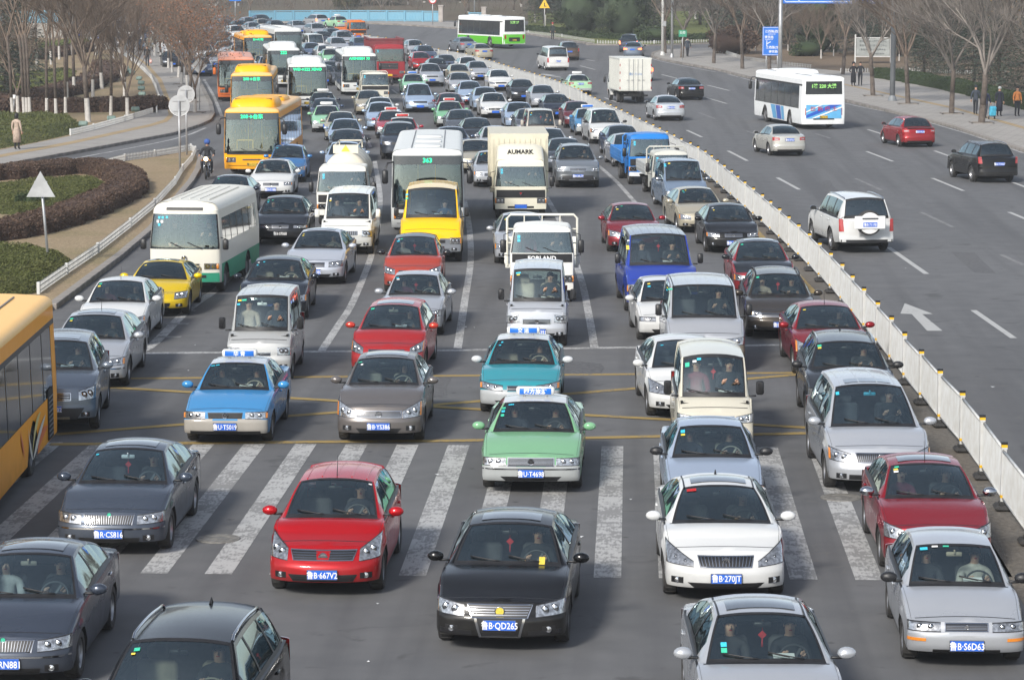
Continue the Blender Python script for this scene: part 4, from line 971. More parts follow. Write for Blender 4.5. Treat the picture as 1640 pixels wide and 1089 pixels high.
def city_bus(style='city', lod=0, plate='鲁B·02518', dest='208→台东', seats=True, **k):
 T = Tpl(); L = k.get('L', 11.4); ax = [2.6, 2.6 + k.get('wbs', 5.6)] if L > 9 else [1.0, L - 2.2]
 p = dict(L=L, W=2.5, H=2.98, z0=.30, A=.22, n=4.0, rr=.20, win=(1.15, 2.42), cg=(.98, 2.74), dz=(2.44, 2.74), lean=.14, R=.48, axles=ax, pillars=[ax[0] - 1.5 if L > 9 else .9] + [ax[0] - .1 + 1.42 * i for i in range(int((L - ax[0]) / 1.42))],
    skirt=k.get('skirt', .62), band=True, rw=k.get('rw', (1.5, 2.65)), lastwin=L - .6, fskirt=-1, wg='busgl' if k.get('dark') else 'glass')
 if k.get('stripes'): p['stripes'] = k['stripes']; p['stripemat'] = k['stripemat']
 if k.get('H'): p['H'] = k['H']
 hull(T, p, {}, 0., 'buspaint', lod)
 if dest: led(T, dest, 2.59, 0, k.get('ds', .24))
 lampset(T, .93, .70, .44, .22, extra=True)
 fpanel(T, 'grille', -.42, .42, .68, .74, 'chrome'); fpanel(T, 'bumper_gap', -1.05, 1.05, .44, .455, 'black')
 fpanel(T, 'panel_under_windscreen', -1.1, 1.1, .93, 1.0, 'black')
 lampset(T, .98, 1.0, .17, .40, rear=True, mt='red', name='tail_light', extra=False)
 fpanel(T, 'engine_grille', -.6, .6, .55, .95, 'black', rear=True)
 plate_parts(T, plate, T.FX(0, .42) - .03, .50 if not k.get('py') else k['py'], k.get('platem', 'yellowplate'))
 plate_parts(T, plate if lod == 0 else None, T.RX(0, .7) + .03, .70, 'yellowplate', rear=True)
 bus_mirrors(T, 2.28, role=k.get('mrole'), drop=.48)
 add_wheels(T, 2.5 - .36, 1, .48, .29, 'steel', 20, axles=ax)
 if k.get('pod', True): roof_unit(T, .55, 2.05, 2.9, .42, vents=2, dark=k.get('vd', 'black')); roof_unit(T, 6.2, 1.8, 2.6, .22)
 else:
  for i in range(3):
   m = MB(); y = 1.4 + i * 2.6; m.box((0, y, T.H + .02), (.9, .75, .08), 0, bev=.03); T.add('roof_hatch', mesh_of(m, 'roof_hatch', ['buspaint'], 50), role='roof')
  for s in (-.55, .55):
   m = MB(); m.box((s, L / 2, T.H + .0), (.03, L - 1.4, .02), 0); T.add('roof_seam', mesh_of(m, 'roof_seam', ['hub'], 0))
 b = MB(); b.box((0, .55, 1.02), (2.2, .5, .25), 0, bev=.06); T.add('dashboard', mesh_of(b, 'dashboard', ['dash'], 50))
 if 'busd' not in SEATS: SEATS['busd'] = seat_mesh('seat')
 T.add('driver_seat', SEATS['busd'], (.72, 1.15, .78))
 b = MB(); tf = Matrix.Translation((.72, .62, 1.36)) @ Matrix.Rotation(math.radians(35), 4, 'X')
 b.lathe([(.22 + .016 * math.cos(q * PI / 3), .016 * math.sin(q * PI / 3)) for q in range(7)], (0, 0, 0), 'z', 22, 0, tf=tf); b.box((0, 0, -.01), (.4, .04, .02), 0, tf=tf)
 T.add('steering_wheel', mesh_of(b, 'steering_wheel', ['black'], 60))
 b = MB(); b.tube([(-.75, .95, .9), (-.75, .95, 1.5), (-.05, .95, 1.5), (-.05, .95, .9)], .022, 7); b.tube([(.25, 1.9, .6), (.25, 1.9, 2.6)], .02, 6); b.tube([(-.35, 1.9, .6), (-.35, 1.9, 2.6)], .02, 6); T.add('handrail', mesh_of(b, 'handrail', ['capy'], 60))
 if seats: bus_seats(T, 2.6, 6.5, .62, 5)
 T.seat = dict(x=.72, y=1.15, z=.78)
 return T
CT = dict(L=1.62, W=1.78, H=2.10, z0=.42, A=.12, n=4.0, rr=.14, win=(1.22, 1.86), cg=(1.20, 1.92), lean=.16, R=.36, axles=[1.02], pillars=[.24, 1.36], skirt=.5, firstwin=.28, lastwin=1.34, rw=(1.35, 1.8), tum=.10, chin=.03)
def truck(kind_='box', o=None, lod=0):
 o = o or {}; T = Tpl(); p = dict(CT, **o.get('cab', {})); s = p['W'] / 1.78; mt = 'buspaint'
 fo = .62 if p['L'] > 1.2 else .5; p = dict(p, axles=[fo + .02]); L = o.get('L', 5.6); wbs = o.get('wb', 3.1)
 hull(T, p, {}, 0., mt, lod); W, H = p['W'], p['H']; hw = W / 2; R = p['R']; z0 = p['z0']
 gz = (z0 + .40, p['cg'][0] - .10) if not o.get('gz') else o['gz']
 if o.get('face', 'dark') == 'dark': fpanel(T, 'grille', -hw * .93, hw * .93, gz[0], gz[1], 'black')
 elif o['face'] == 'bars':
  g_ = fpanel(T, 'grille', -hw * .55, hw * .55, gz[0], gz[1], 'black')
  for k in range(4): z = lerp(gz[0], gz[1], (k + .5) / 4); fpanel(T, 'grille_slat', -hw * .53, hw * .53, z - .015, z + .015, 'hub', .03, parent=g_)
 elif o['face'] == 'none': fpanel(T, 'grille', -.25, .25, gz[0], gz[0] + .08, 'black')
 if o.get('brand'): T.add('lettering', text_mesh(*o['brand'][:4]), (0, T.FX(0, o['brand'][5]) - .028, o['brand'][5]))
 if o.get('logo'):
  b = MB(); z = sum(gz) / 2; x = T.FX(0, z) - .04
  b.poly([(-.09, x, z + .06), (.0, x, z - .08), (.09, x, z + .06)][::1]); b.poly([(-.045, x - .004, z + .045), (0, x - .004, z - .03), (.045, x - .004, z + .045)], 1); T.add('emblem', mesh_of(b, 'emblem', ['chrome', 'red'], 0))
 lampset(T, hw * .80, z0 + .27, .32 * s, .20)
 fpanel(T, 'front_bumper', -hw * .97, hw * .97, z0 - .04, z0 + .13, o.get('bump', 'plain'), .035, role='bumper')
 fpanel(T, 'air_intake', -hw * .5, hw * .5, z0 + .0, z0 + .07, 'black', .045)
 plate_parts(T, o.get('plate'), T.FX(0, z0) - .05, z0 + .06, o.get('platem', 'blueplate'))
 for sg in (-1, 1):
  m = MB(); zt = p['cg'][0] + .2; m.tube([(sg * (hw - .03), .20, zt + .35), (sg * (hw + .16), .06, zt + .30), (sg * (hw + .17), .05, zt - .25), (sg * (hw - .02), .2, zt - .3)], .014, 6, 1); m.box((sg * (hw + .18), .05, zt - .02), (.17, .07, .36), 0, bev=.03)
  T.add('wing_mirror', mesh_of(m, 'wing_mirror', ['black', 'black'], 50))
  m = MB(); ye = p['L'] - .26; m.box((sg * (hw + .0), ye, 1.12), (.03, .16, .04), 0, bev=.01); T.add('handle', mesh_of(m, 'handle', ['black'], 0))
  for yy in (.26, p['L'] - .12):
   m = MB(); m.box((sg * (hw - .004), yy, (z0 + p['win'][0]) / 2 + .1), (.014, .012, p['win'][0] - z0 - .25), 0); T.add('door_gap', mesh_of(m, 'door_gap', ['black'], 0))
 b = MB()
 for sg in (-1, 1): b.box((sg * .38, (p['L'] * .5 + L) / 2, .66), (.09, L - p['L'] * .5, .16), 0)
 for k in range(5): b.box((0, lerp(p['L'], L - .2, k / 4), .66), (.76, .07, .12), 0)
 b.box((.62, 2.3, .52), (.35, .9, .34), 0, bev=.05); b.tube([(-.62, 2.0, .5), (-.62, 2.9, .5)], .2, 12)
 b.box((0, L - .08, .56), (W * .9, .06, .12), 0)
 T.add('chassis', mesh_of(b, 'chassis', ['dark'], 0))
 add_wheels(T, W - .30, 1, R, .20, 'steel', 18, axles=[fo + .02], )
 ty, ri = wheel_meshes(R, .20, 'steel', 18)
 for sg in (-1, 1):
  a = T.add('wheel', ty, (sg * (W - .26) / 2, fo + .02 + wbs, R)); T.add('rim', ri, (0, 0, 0), a)
  T.add('wheel', ty, (sg * ((W - .26) / 2 - .24), fo + .02 + wbs, R))
 y0 = p['L'] + .10; bw = o.get('bw', W + .22); bh = o.get('bh', 2.0); zb = .86
 if kind_ == 'box':
  m = MB(); m.box((0, (y0 + L) / 2, zb + bh / 2), (bw, L - y0, bh), 0, bev=.012); c_ = T.add('cargo_box', mesh_of(m, 'cargo_box', ['plain'], 30), role='box')
  for k in range(11):
   m = MB(); x = lerp(-bw / 2 + .1, bw / 2 - .1, k / 10); m.box((x, y0 - .012, zb + bh / 2 - .06), (.045, .03, bh - .24), 0, bev=.008); T.add('box_rib', mesh_of(m, 'box_rib', ['plain'], 30), parent=c_, role='box')
  for sg in (-1, 1):
   for k in range(14):
    m = MB(); y = lerp(y0 + .15, L - .15, k / 13); m.box((sg * bw / 2, y, zb + bh / 2), (.028, .05, bh - .24), 0, bev=.008); T.add('box_rib', mesh_of(m, 'box_rib', ['plain'], 30), parent=c_, role='box')
   for z in (zb + .05, zb + bh - .05): m = MB(); m.box((sg * (bw / 2 + .004), (y0 + L) / 2, z), (.04, L - y0 + .01, .1), 0, bev=.01); T.add('box_rail', mesh_of(m, 'box_rail', ['plain'], 30), parent=c_, role='box')
   m = MB(); m.box((sg * bw / 4, L + .012, zb + bh / 2), (bw / 2 - .06, .03, bh - .12), 0, bev=.006); d = T.add('rear_door', mesh_of(m, 'rear_door', ['plain'], 30), parent=c_, role='box')
   for q in (.14, .42):
    m = MB(); m.tube([(sg * q * bw / 2, L + .05, zb + .06), (sg * q * bw / 2, L + .05, zb + bh - .06)], .017, 6); m.box((sg * (q + .06) * bw / 2, L + .06, zb + .72), (.18, .03, .03), 0); T.add('lock_rod', mesh_of(m, 'lock_rod', ['galv'], 60), parent=c_)
   for z in (zb + .1, zb + .6, zb + 1.1, zb + 1.6):
    m = MB(); m.box((sg * (bw / 2 - .03), L + .032, z + .1), (.05, .012, .16), 0); T.add('reflector_strip', mesh_of(m, 'reflector_strip', ['red'], 0), parent=c_)
  if o.get('num'): T.add('lettering', text_mesh(o['num'], 'numblue', .2, .01), (0, L + .034, zb + bh * .52), None, None, PI)
  if o.get('spoiler'):
   m = MB(); g_ = []
   for t in range(7):
    q = t / 6; z = H - .04 + .50 * q; y = .30 + .62 * q ** 1.6; ww = (hw - .08) * (1 - .06 * q); r_ = []
    for a in (-1, -.9, -.6, 0, .6, .9, 1): r_.append((a * ww, y + .20 * abs(a) ** 4, z - (.10 * abs(a) ** 6)))
    g_.append(r_)
   for i in range(6):
    for k in range(6): m.quad(g_[i][k], g_[i][k + 1], g_[i + 1][k + 1], g_[i + 1][k], 0, True)
   for sg in (0, -1):
    for i in range(6): a, b_ = g_[i][sg], g_[i + 1][sg]; m.quad(a, b_, (b_[0], p['L'], b_[2]), (a[0], p['L'], a[2]), 0, True)
   for k in range(6): a, b_ = g_[6][k], g_[6][k + 1]; m.quad(a, b_, (b_[0], p['L'], b_[2]), (a[0], p['L'], a[2]), 0, True)
   sp = T.add('wind_deflector', mesh_of(m, 'wind_deflector', ['paint'], 50), role='paint'); t_ = text_mesh(o['spoiler'], 'blackprint', .20, .03, 1.15).copy()
   for v in t_.vertices: v.co.y = .30 + .62 * ((v.co.z + .27 + .0) / .5) ** 1.6 - .02
   T.add('lettering', t_, (0, 0, H - .04 + .27), sp)
 elif kind_ == 'flat':
  hh = o.get('side', .38); n = 3
  m = MB(); m.box((0, (y0 + L) / 2, zb), (bw, L - y0, .1), 0); T.add('load_bed', mesh_of(m, 'load_bed', ['plain'], 0), role='box')
  for sg in (-1, 1):
   for k in range(n):
    a, b_ = lerp(y0, L, k / n), lerp(y0, L, (k + 1) / n); m = MB(); m.box((sg * bw / 2, (a + b_) / 2, zb + hh / 2 + .05), (.05, b_ - a - .03, hh), 0, bev=.012)
    for z in (.12, .24): m.box((sg * (bw / 2 + .02), (a + b_) / 2, zb + z), (.03, b_ - a - .1, .035), 0, bev=.006)
    T.add('side_gate', mesh_of(m, 'side_gate', ['plain'], 30), role='box')
  m = MB(); m.box((0, L, zb + hh / 2 + .05), (bw, .05, hh), 0, bev=.012); T.add('tail_gate', mesh_of(m, 'tail_gate', ['plain'], 30), role='box')
  m = MB(); zt = o.get('rackz', H + .05); r_ = .035
  m.tube([(-bw / 2 + .05, y0, zb), (-bw / 2 + .05, y0, zt - .1), (-bw / 2 + .15, y0, zt), (bw / 2 - .15, y0, zt), (bw / 2 - .05, y0, zt - .1), (bw / 2 - .05, y0, zb)], r_, 8)
  for z in (lerp(zb, zt, .45), lerp(zb, zt, .72)): m.tube([(-bw / 2 + .05, y0, z), (bw / 2 - .05, y0, z)], .022, 6)
  for x in (-.5, 0, .5): m.tube([(x, y0, zb), (x, y0, zt)], .018, 6)
  T.add('headboard_rack', mesh_of(m, 'headboard_rack', ['plain'], 60), role='rack')
 elif kind_ == 'tank':
  m = MB(); r = .78; m.lathe([(.001, y0 - .10), (r * .6, y0 - .08), (r * .92, y0 + .03), (r, y0 + .12), (r, L - .12), (r * .9, L), (.001, L + .05)], (0, 0, zb + r + .06), 'y', 28, 0)
  t_ = T.add('tank', mesh_of(m, 'tank', ['plain'], 50), role='box')
  for k in range(4): m = MB(); y = lerp(y0 + .4, L - .4, k / 3); m.lathe([(r + .02, -.04), (r + .02, .04)], (0, y, zb + r + .06), 'y', 28, 0); T.add('tank_band', mesh_of(m, 'tank_band', ['hub'], 50), parent=t_)
  m = MB(); z = zb + 2 * r + .12
  m.lathe([(.26, -.05), (.26, .14), (.24, .16), (.001, .17)], (0, y0 + 1.6, z - .05), 'z', 18, 0); T.add('manhole_cover', mesh_of(m, 'manhole_cover', ['hub'], 50), parent=t_)
  m = MB()
  for x in (-.42, .42): m.tube([(x, y0 + .3, z - .1), (x, y0 + .3, z + .16), (x, L - .4, z + .16), (x, L - .4, z - .1)], .025, 6)
  for y in (y0 + .3, L - .4): m.tube([(-.42, y, z + .16), (.42, y, z + .16)], .025, 6)
  T.add('tank_railing', mesh_of(m, 'tank_railing', ['plain'], 60), role='box')
  m = MB(); m.box((0, y0 + .28, z + .05), (.9, .02, .3), 0); m.poly([(-.16, y0 + .26, z - .04), (.16, y0 + .26, z - .04), (0, y0 + .26, z + .2)], 1)
  T.add('hazard_board', mesh_of(m, 'hazard_board', ['plain', 'stickery'], 0), parent=t_, role='box')
 elif kind_ == 'dump':
  bw, zt = 2.45, 3.35; m = MB(); x = bw / 2
  for sg in (-1, 1): m.box((sg * x, (y0 + L) / 2, (1.2 + zt) / 2), (.06, L - y0, zt - 1.2), 0)
  m.box((0, y0, (1.2 + zt) / 2), (bw, .06, zt - 1.2), 0); m.box((0, (y0 + L) / 2, 1.2), (bw, L - y0, .08), 0); m.box((0, L, 2.1), (bw, .06, 1.7), 0)
  m.box((0, y0 - .02, zt), (bw + .14, .14, .14), 0, bev=.02)
  t_ = T.add('tipper_body', mesh_of(m, 'tipper_body', ['plain'], 30), role='box')
  for sg in (-1, 1):
   m = MB(); m.box((sg * (x + .05), (y0 + L) / 2, zt), (.12, L - y0, .14), 0, bev=.02); T.add('tipper_rail', mesh_of(m, 'tipper_rail', ['plain'], 30), parent=t_, role='box')
   for k in range(9): m = MB(); m.box((sg * (x + .05), lerp(y0 + .2, L - .1, k / 8), 2.25), (.07, .10, 2.0), 0, bev=.01); T.add('tipper_rib', mesh_of(m, 'tipper_rib', ['plain'], 30), parent=t_, role='box')
  m = MB(); m.box((0, (y0 + L) / 2, 2.9), (bw - .14, L - y0 - .14, .25), 0, bev=.1); T.add('load', mesh_of(m, 'load', ['soil'], 0))
 T.seat = dict(x=hw * .46, y=.85 if p['L'] > 1.2 else .7, z=z0 + .36)
 if 'trk' not in SEATS: SEATS['trk'] = seat_mesh('seat')
 for sg in (-1, 1): T.add('seat', SEATS['trk'], (sg * hw * .46, .95, z0 + .36))
 m = MB(); m.box((0, .38, p['cg'][0] - .13), (W - .3, .3, .22), 0, bev=.05); T.add('dashboard', mesh_of(m, 'dashboard', ['dash'], 50))
 b = MB(); tf = Matrix.Translation((hw * .46, .52, p['cg'][0] + .02)) @ Matrix.Rotation(math.radians(45), 4, 'X'); b.lathe([(.2 + .014 * math.cos(q * PI / 3), .014 * math.sin(q * PI / 3)) for q in range(7)], (0, 0, 0), 'z', 22, 0, tf=tf); b.box((0, 0, 0), (.36, .04, .02), 0, tf=tf)
 T.add('steering_wheel', mesh_of(b, 'steering_wheel', ['black'], 60))
 if o.get('stick', True):
  m = MB(); z = p['cg'][1] - .12
  for k in range(2): y = -hw * .72; zz_ = z - k * .10; m.quad(*[(a, T.FX(a, b_) - .004, b_) for a, b_ in ((y - .04, zz_ - .04), (y + .04, zz_ - .04), (y + .04, zz_ + .04), (y - .04, zz_ + .04))])
  T.add('sticker', mesh_of(m, 'sticker', ['sticker'], 0), parent=T.ws)
 return T
M['soil'] = mat('soil_load', (.20, .15, .10), .95, noise=(3, .5)); M['numblue'] = mat('faded_blue_print', (.25, .38, .60), .6, noise=(9, .3))

# ---------------------------------------------------------------- people
def limb_hand(mb, wrist, d, s=1., mi=0):
 """palm and five short bent fingers"""
 d = Vector(d).normalized(); a = d.orthogonal().normalized(); b = d.cross(a)
 w_ = Vector(wrist); mb.tube([w_, w_ + d * .05 * s, w_ + d * .09 * s], [.028 * s, .042 * s, .036 * s], 7, mi)
 for k, (o_, l) in enumerate(((-.03, .062), (-.01, .075), (.01, .07), (.03, .055))):
  p = w_ + d * .085 * s + a * o_ * s; mb.tube([p, p + d * l * .55 * s, p + d * l * .85 * s + b * .02 * s], [.011 * s, .0095 * s, .007 * s], 5, mi)
 p = w_ + d * .03 * s + a * .035 * s; mb.tube([p, p + (d * .5 + a * .8) * .04 * s, p + (d * .9 + a * .6) * .065 * s], [.012 * s, .011 * s, .008 * s], 5, mi)
def skin_body(joints, bones, radii, root, sub=2):
 me = bpy.data.meshes.new('b'); me.from_pydata([Vector(j) for j in joints], bones, []); o = bpy.data.objects.new('b', me); C.objects.link(o)
 md = o.modifiers.new('skin', 'SKIN'); md.use_smooth_shade = True
 for i, r in enumerate(radii): me.skin_vertices[0].data[i].radius = (r if isinstance(r, tuple) else (r, r)); me.skin_vertices[0].data[i].use_root = (i == root)
 s = o.modifiers.new('s', 'SUBSURF'); s.levels = sub; s.render_levels = sub
 bpy.context.view_layer.update(); r = bpy.data.meshes.new_from_object(o.evaluated_get(bpy.context.evaluated_depsgraph_get())); bpy.data.objects.remove(o); return r
def person_mesh(pose, coat=.62, hood=False, woman=False):
 """one continuous figure; origin under the feet (or at the seat), facing -y. Materials: 0 clothes 1 skin 2 trousers 3 shoes"""
 J = {}
 hz = .94
 if pose in ('sit', 'drive', 'ride'):
  hz = .08 if pose != 'ride' else .83
  lean = -.02 if pose == 'ride' else .06
  J = dict(pel=(0, .02, hz), bel=(0, .03 + lean * .3, hz + .18), che=(0, .03 + lean, hz + .37), sho=(0, .03 + lean, hz + .47), nek=(0, .02 + lean, hz + .56), hd0=(0, -.005 + lean, hz + .64), hd1=(0, -.01 + lean, hz + .74))
  for s, n in ((-1, 'l'), (1, 'r')):
   J['s' + n] = (s * .19, .03 + lean, hz + .44); J['hip' + n] = (s * .10, 0, hz)
   if pose == 'ride':
    J['e' + n] = (s * .30, -.14, hz + .24); J['w' + n] = (s * .30, -.42, hz + .20); J['k' + n] = (s * .22, -.40, hz - .08); J['f' + n] = (s * .20, -.24, hz - .52); J['t' + n] = (s * .20, -.38, hz - .58)
   else:
    if pose == 'drive': J['e' + n] = (s * .26, -.16, hz + .22); J['w' + n] = (s * .15, -.40, hz + .40)
    else: J['e' + n] = (s * .25, -.06, hz + .18); J['w' + n] = (s * .12, -.28, hz + .12)
    J['k' + n] = (s * .16, -.44, hz + .06); J['f' + n] = (s * .15, -.56, hz - .28); J['t' + n] = (s * .15, -.70, hz - .30)
 else:
  J = dict(pel=(0, 0, .93), bel=(0, -.01, 1.10), che=(0, 0, 1.29), sho=(0, .01, 1.40), nek=(0, .0, 1.49), hd0=(0, -.02, 1.57), hd1=(0, -.02, 1.68))
  st = .17 if pose == 'walk' else 0.
  for s, n in ((-1, 'l'), (1, 'r')):
   f = s * st
   J['s' + n] = (s * .18, .01, 1.38); J['hip' + n] = (s * .09, 0, .90)
   if pose == 'pocket': J['e' + n] = (s * .28, .06, 1.14); J['w' + n] = (s * .20, -.08, .99)
   else: J['e' + n] = (s * .24, .02 + f * .5, 1.12); J['w' + n] = (s * .245, -.05 + f * 1.0, .88)
   J['k' + n] = (s * .095, -.03 - f * .6, .49); J['f' + n] = (s * .10, .02 - f * 1.1 + abs(f) * .1, .08 + max(0, -f * 0)); J['t' + n] = (s * .11, -.12 - f * 1.1, .035)
 names = list(J); ix = {n: i for i, n in enumerate(names)}
 w_ = .9 if woman else 1.
 RD = dict(pel=(.155 * w_, .115), bel=(.145 * w_, .11), che=(.165 * w_, .12), sho=(.11, .09), nek=(.058, .058), hd0=(.076, .088), hd1=(.078, .092))
 for n in 'lr': RD.update({'s' + n: (.075, .075), 'e' + n: (.056, .056), 'w' + n: (.037, .037), 'hip' + n: (.095, .095), 'k' + n: (.066, .066), 'f' + n: (.047, .047), 't' + n: (.042, .035)})
 B = [('pel', 'bel'), ('bel', 'che'), ('che', 'sho'), ('sho', 'nek'), ('nek', 'hd0'), ('hd0', 'hd1')]
 for n in 'lr': B += [('sho', 's' + n), ('s' + n, 'e' + n), ('e' + n, 'w' + n), ('pel', 'hip' + n), ('hip' + n, 'k' + n), ('k' + n, 'f' + n), ('f' + n, 't' + n)]
 me = skin_body([J[n] for n in names], [(ix[a], ix[b]) for a, b in B], [RD[n] for n in names], 0, 2)
 mb = MB(); mb.v = [tuple(v.co) for v in me.vertices]; nk = Vector(J['nek']).z; T_ = Vector(J['pel']).z
 sit = pose in ('sit', 'drive', 'ride')
 for f in me.polygons:
  c = f.center; mb.f.append(tuple(f.vertices)); mb.sm.append(True)
  wr = min((c - Vector(J['wl'])).length, (c - Vector(J['wr'])).length); ft = min((c - Vector(J['fl'])).length, (c - Vector(J['tl'])).length, (c - Vector(J['fr'])).length, (c - Vector(J['tr'])).length)
  leg = min((c - Vector(J[k])).length for k in ('kl', 'kr')) < .30 and c.z < T_ + .12
  if c.z > nk - .0: mi = 1
  elif wr < .035: mi = 1
  elif ft < .11: mi = 3
  elif (not sit and c.z < .93 - (coat - .62)) or (sit and (leg and c.y < -.12)): mi = 2
  else: mi = 0
  mb.m.append(mi)
 bpy.data.meshes.remove(me)
 if coat > .75 and not sit:                 # a long coat hangs as a skirt from the hips
  mb.lathe([(.16, 0), (.175, -.15), (.19, -.3), (.20, -coat + .45 - .2), (.185, -coat + .45 - .2)], (0, 0, 1.0), 'z', 18, 0)
 hd = Vector(J['hd1']); f_ = hd + Vector((0, -.085, -.045))
 mb.tube([f_ + Vector((0, .0, .035)), f_ + Vector((0, -.022, -.005)), f_ + Vector((0, .0, -.02))], [.007, .014, .010], 6, 1)      # nose
 for s in (-1, 1): mb.ball(hd + Vector((s * .030, -.080, -.012)), (.011, .006, .006), 8, 4, 4); mb.ball(hd + Vector((s * .080, .0, -.03)), (.010, .022, .030), 8, 5, 1)
 mb.box(hd + Vector((0, -.078, -.088)), (.042, .012, .009), 5)
 for n, s in (('l', -1), ('r', 1)):
  if pose != 'pocket': limb_hand(mb, J['w' + n], Vector(J['w' + n]) - Vector(J['e' + n]), 1., 1)
 r = mb.mesh('person', ['cloth', 'skin', 'trouser', 'shoe', 'hair', 'red']); return r, hd
def hair_mesh(hd, style='short'):
 m = MB(); n = 16; c = hd
 k = {'short': (.092, .103, .098), 'long': (.105, .115, .115), 'hood': (.125, .13, .14), 'helmet': (.135, .15, .135), 'hat': (.105, .115, .10)}[style]
 for i in range(8):
  for q in range(n):
   def pt(a, b):
    th = PI * .5 * a / 4 if a <= 4 else PI * .5 + (a - 4) * .28; u = 2 * PI * b / n; front = max(0, -math.sin(u))
    tmax = lerp(1., .46 if style != 'helmet' else .6, front ** 2); th *= tmax if style != 'helmet' else lerp(1, .8, front ** 2)
    z = c.z + .005 + k[2] * math.cos(th) - (.04 * (a - 4) * (1 - front) if style in ('long',) and a > 4 else 0)
    return (c.x + k[0] * math.sin(th) * math.cos(u), c.y + .012 + k[1] * math.sin(th) * math.sin(u), z)
   if (style in ('short', 'hat') and i >= 6): continue
   m.quad(pt(i, q), pt(i + 1, q), pt(i + 1, q + 1), pt(i, q + 1), 0, True)
 if style == 'hat': m.lathe([(.13, 0), (.11, .012)], (c.x, c.y, c.z + .03), 'z', 16, 0)
 return m.mesh('hair', ['hair' if style in ('short', 'long') else 'cloth'])
_PM = {}
def person(pose, label, loc, rz=0., coat_col='20242a', hair='short', group=None, coat=.62, woman=False, haircol=None, scale=1.):
 k = (pose, coat, woman)
 if k not in _PM: _PM[k] = person_mesh(pose, coat, False, woman)
 me, hd = _PM[k]; kh = (k, hair)
 if kh not in _PM: _PM[kh] = weld(hair_mesh(hd, hair))
 o = thing('person', label, 'person', loc, rz, group, me, qcol(coat_col)); o.scale = (scale,) * 3
 link({'short': 'hair', 'long': 'hair', 'hood': 'hood', 'helmet': 'helmet', 'hat': 'hat'}[hair], _PM[kh], o, col=qcol(haircol or coat_col)); return o
# ---------------------------------------------------------------- the ground and roads
random.seed(7)
def nmat(name, build, rough=.9):
 m = bpy.data.materials.new(name); m.use_nodes = True; n = m.node_tree.nodes; l = m.node_tree.links; b = n['Principled BSDF']; b.inputs['Roughness'].default_value = rough; b.inputs['Specular IOR Level'].default_value = .3
 build(n, l, b); M[name] = m; return m
def _noise(n, l, scale, detail=6, co=None, dist=0., sc=None):
 z = n.new('ShaderNodeTexNoise'); z.inputs['Scale'].default_value = scale; z.inputs['Detail'].default_value = detail; z.inputs['Distortion'].default_value = dist
 if co is None: co = n.new('ShaderNodeTexCoord').outputs['Object']
 if sc: mp = n.new('ShaderNodeMapping'); mp.inputs['Scale'].default_value = sc; l.new(co, mp.inputs[0]); co = mp.outputs[0]
 l.new(co, z.inputs['Vector']); return z.outputs[0]
def _ramp(n, l, src, stops):
 r = n.new('ShaderNodeValToRGB'); e = r.color_ramp.elements
 while len(e) > 1: e.remove(e[-1])
 e[0].position = stops[0][0]; e[0].color = (*stops[0][1], 1)
 for p, c in stops[1:]: q = e.new(p); q.color = (*c, 1)
 l.new(src, r.inputs[0]); return r.outputs[0]
def _mix(n, l, f, a, b, mode='MIX'):
 x = n.new('ShaderNodeMix'); x.data_type = 'RGBA'; x.blend_type = mode
 for v, i in ((f, 0), (a, 6), (b, 7)):
  if hasattr(v, 'links'): l.new(v, x.inputs[i])
  else: x.inputs[i].default_value = v if i == 0 else (*v, 1)
 return x.outputs[2]
def _bump(n, l, b, src, st=.4, d=.01):
 p = n.new('ShaderNodeBump'); p.inputs['Strength'].default_value = st; p.inputs['Distance'].default_value = d; l.new(src, p.inputs['Height']); l.new(p.outputs[0], b.inputs['Normal'])
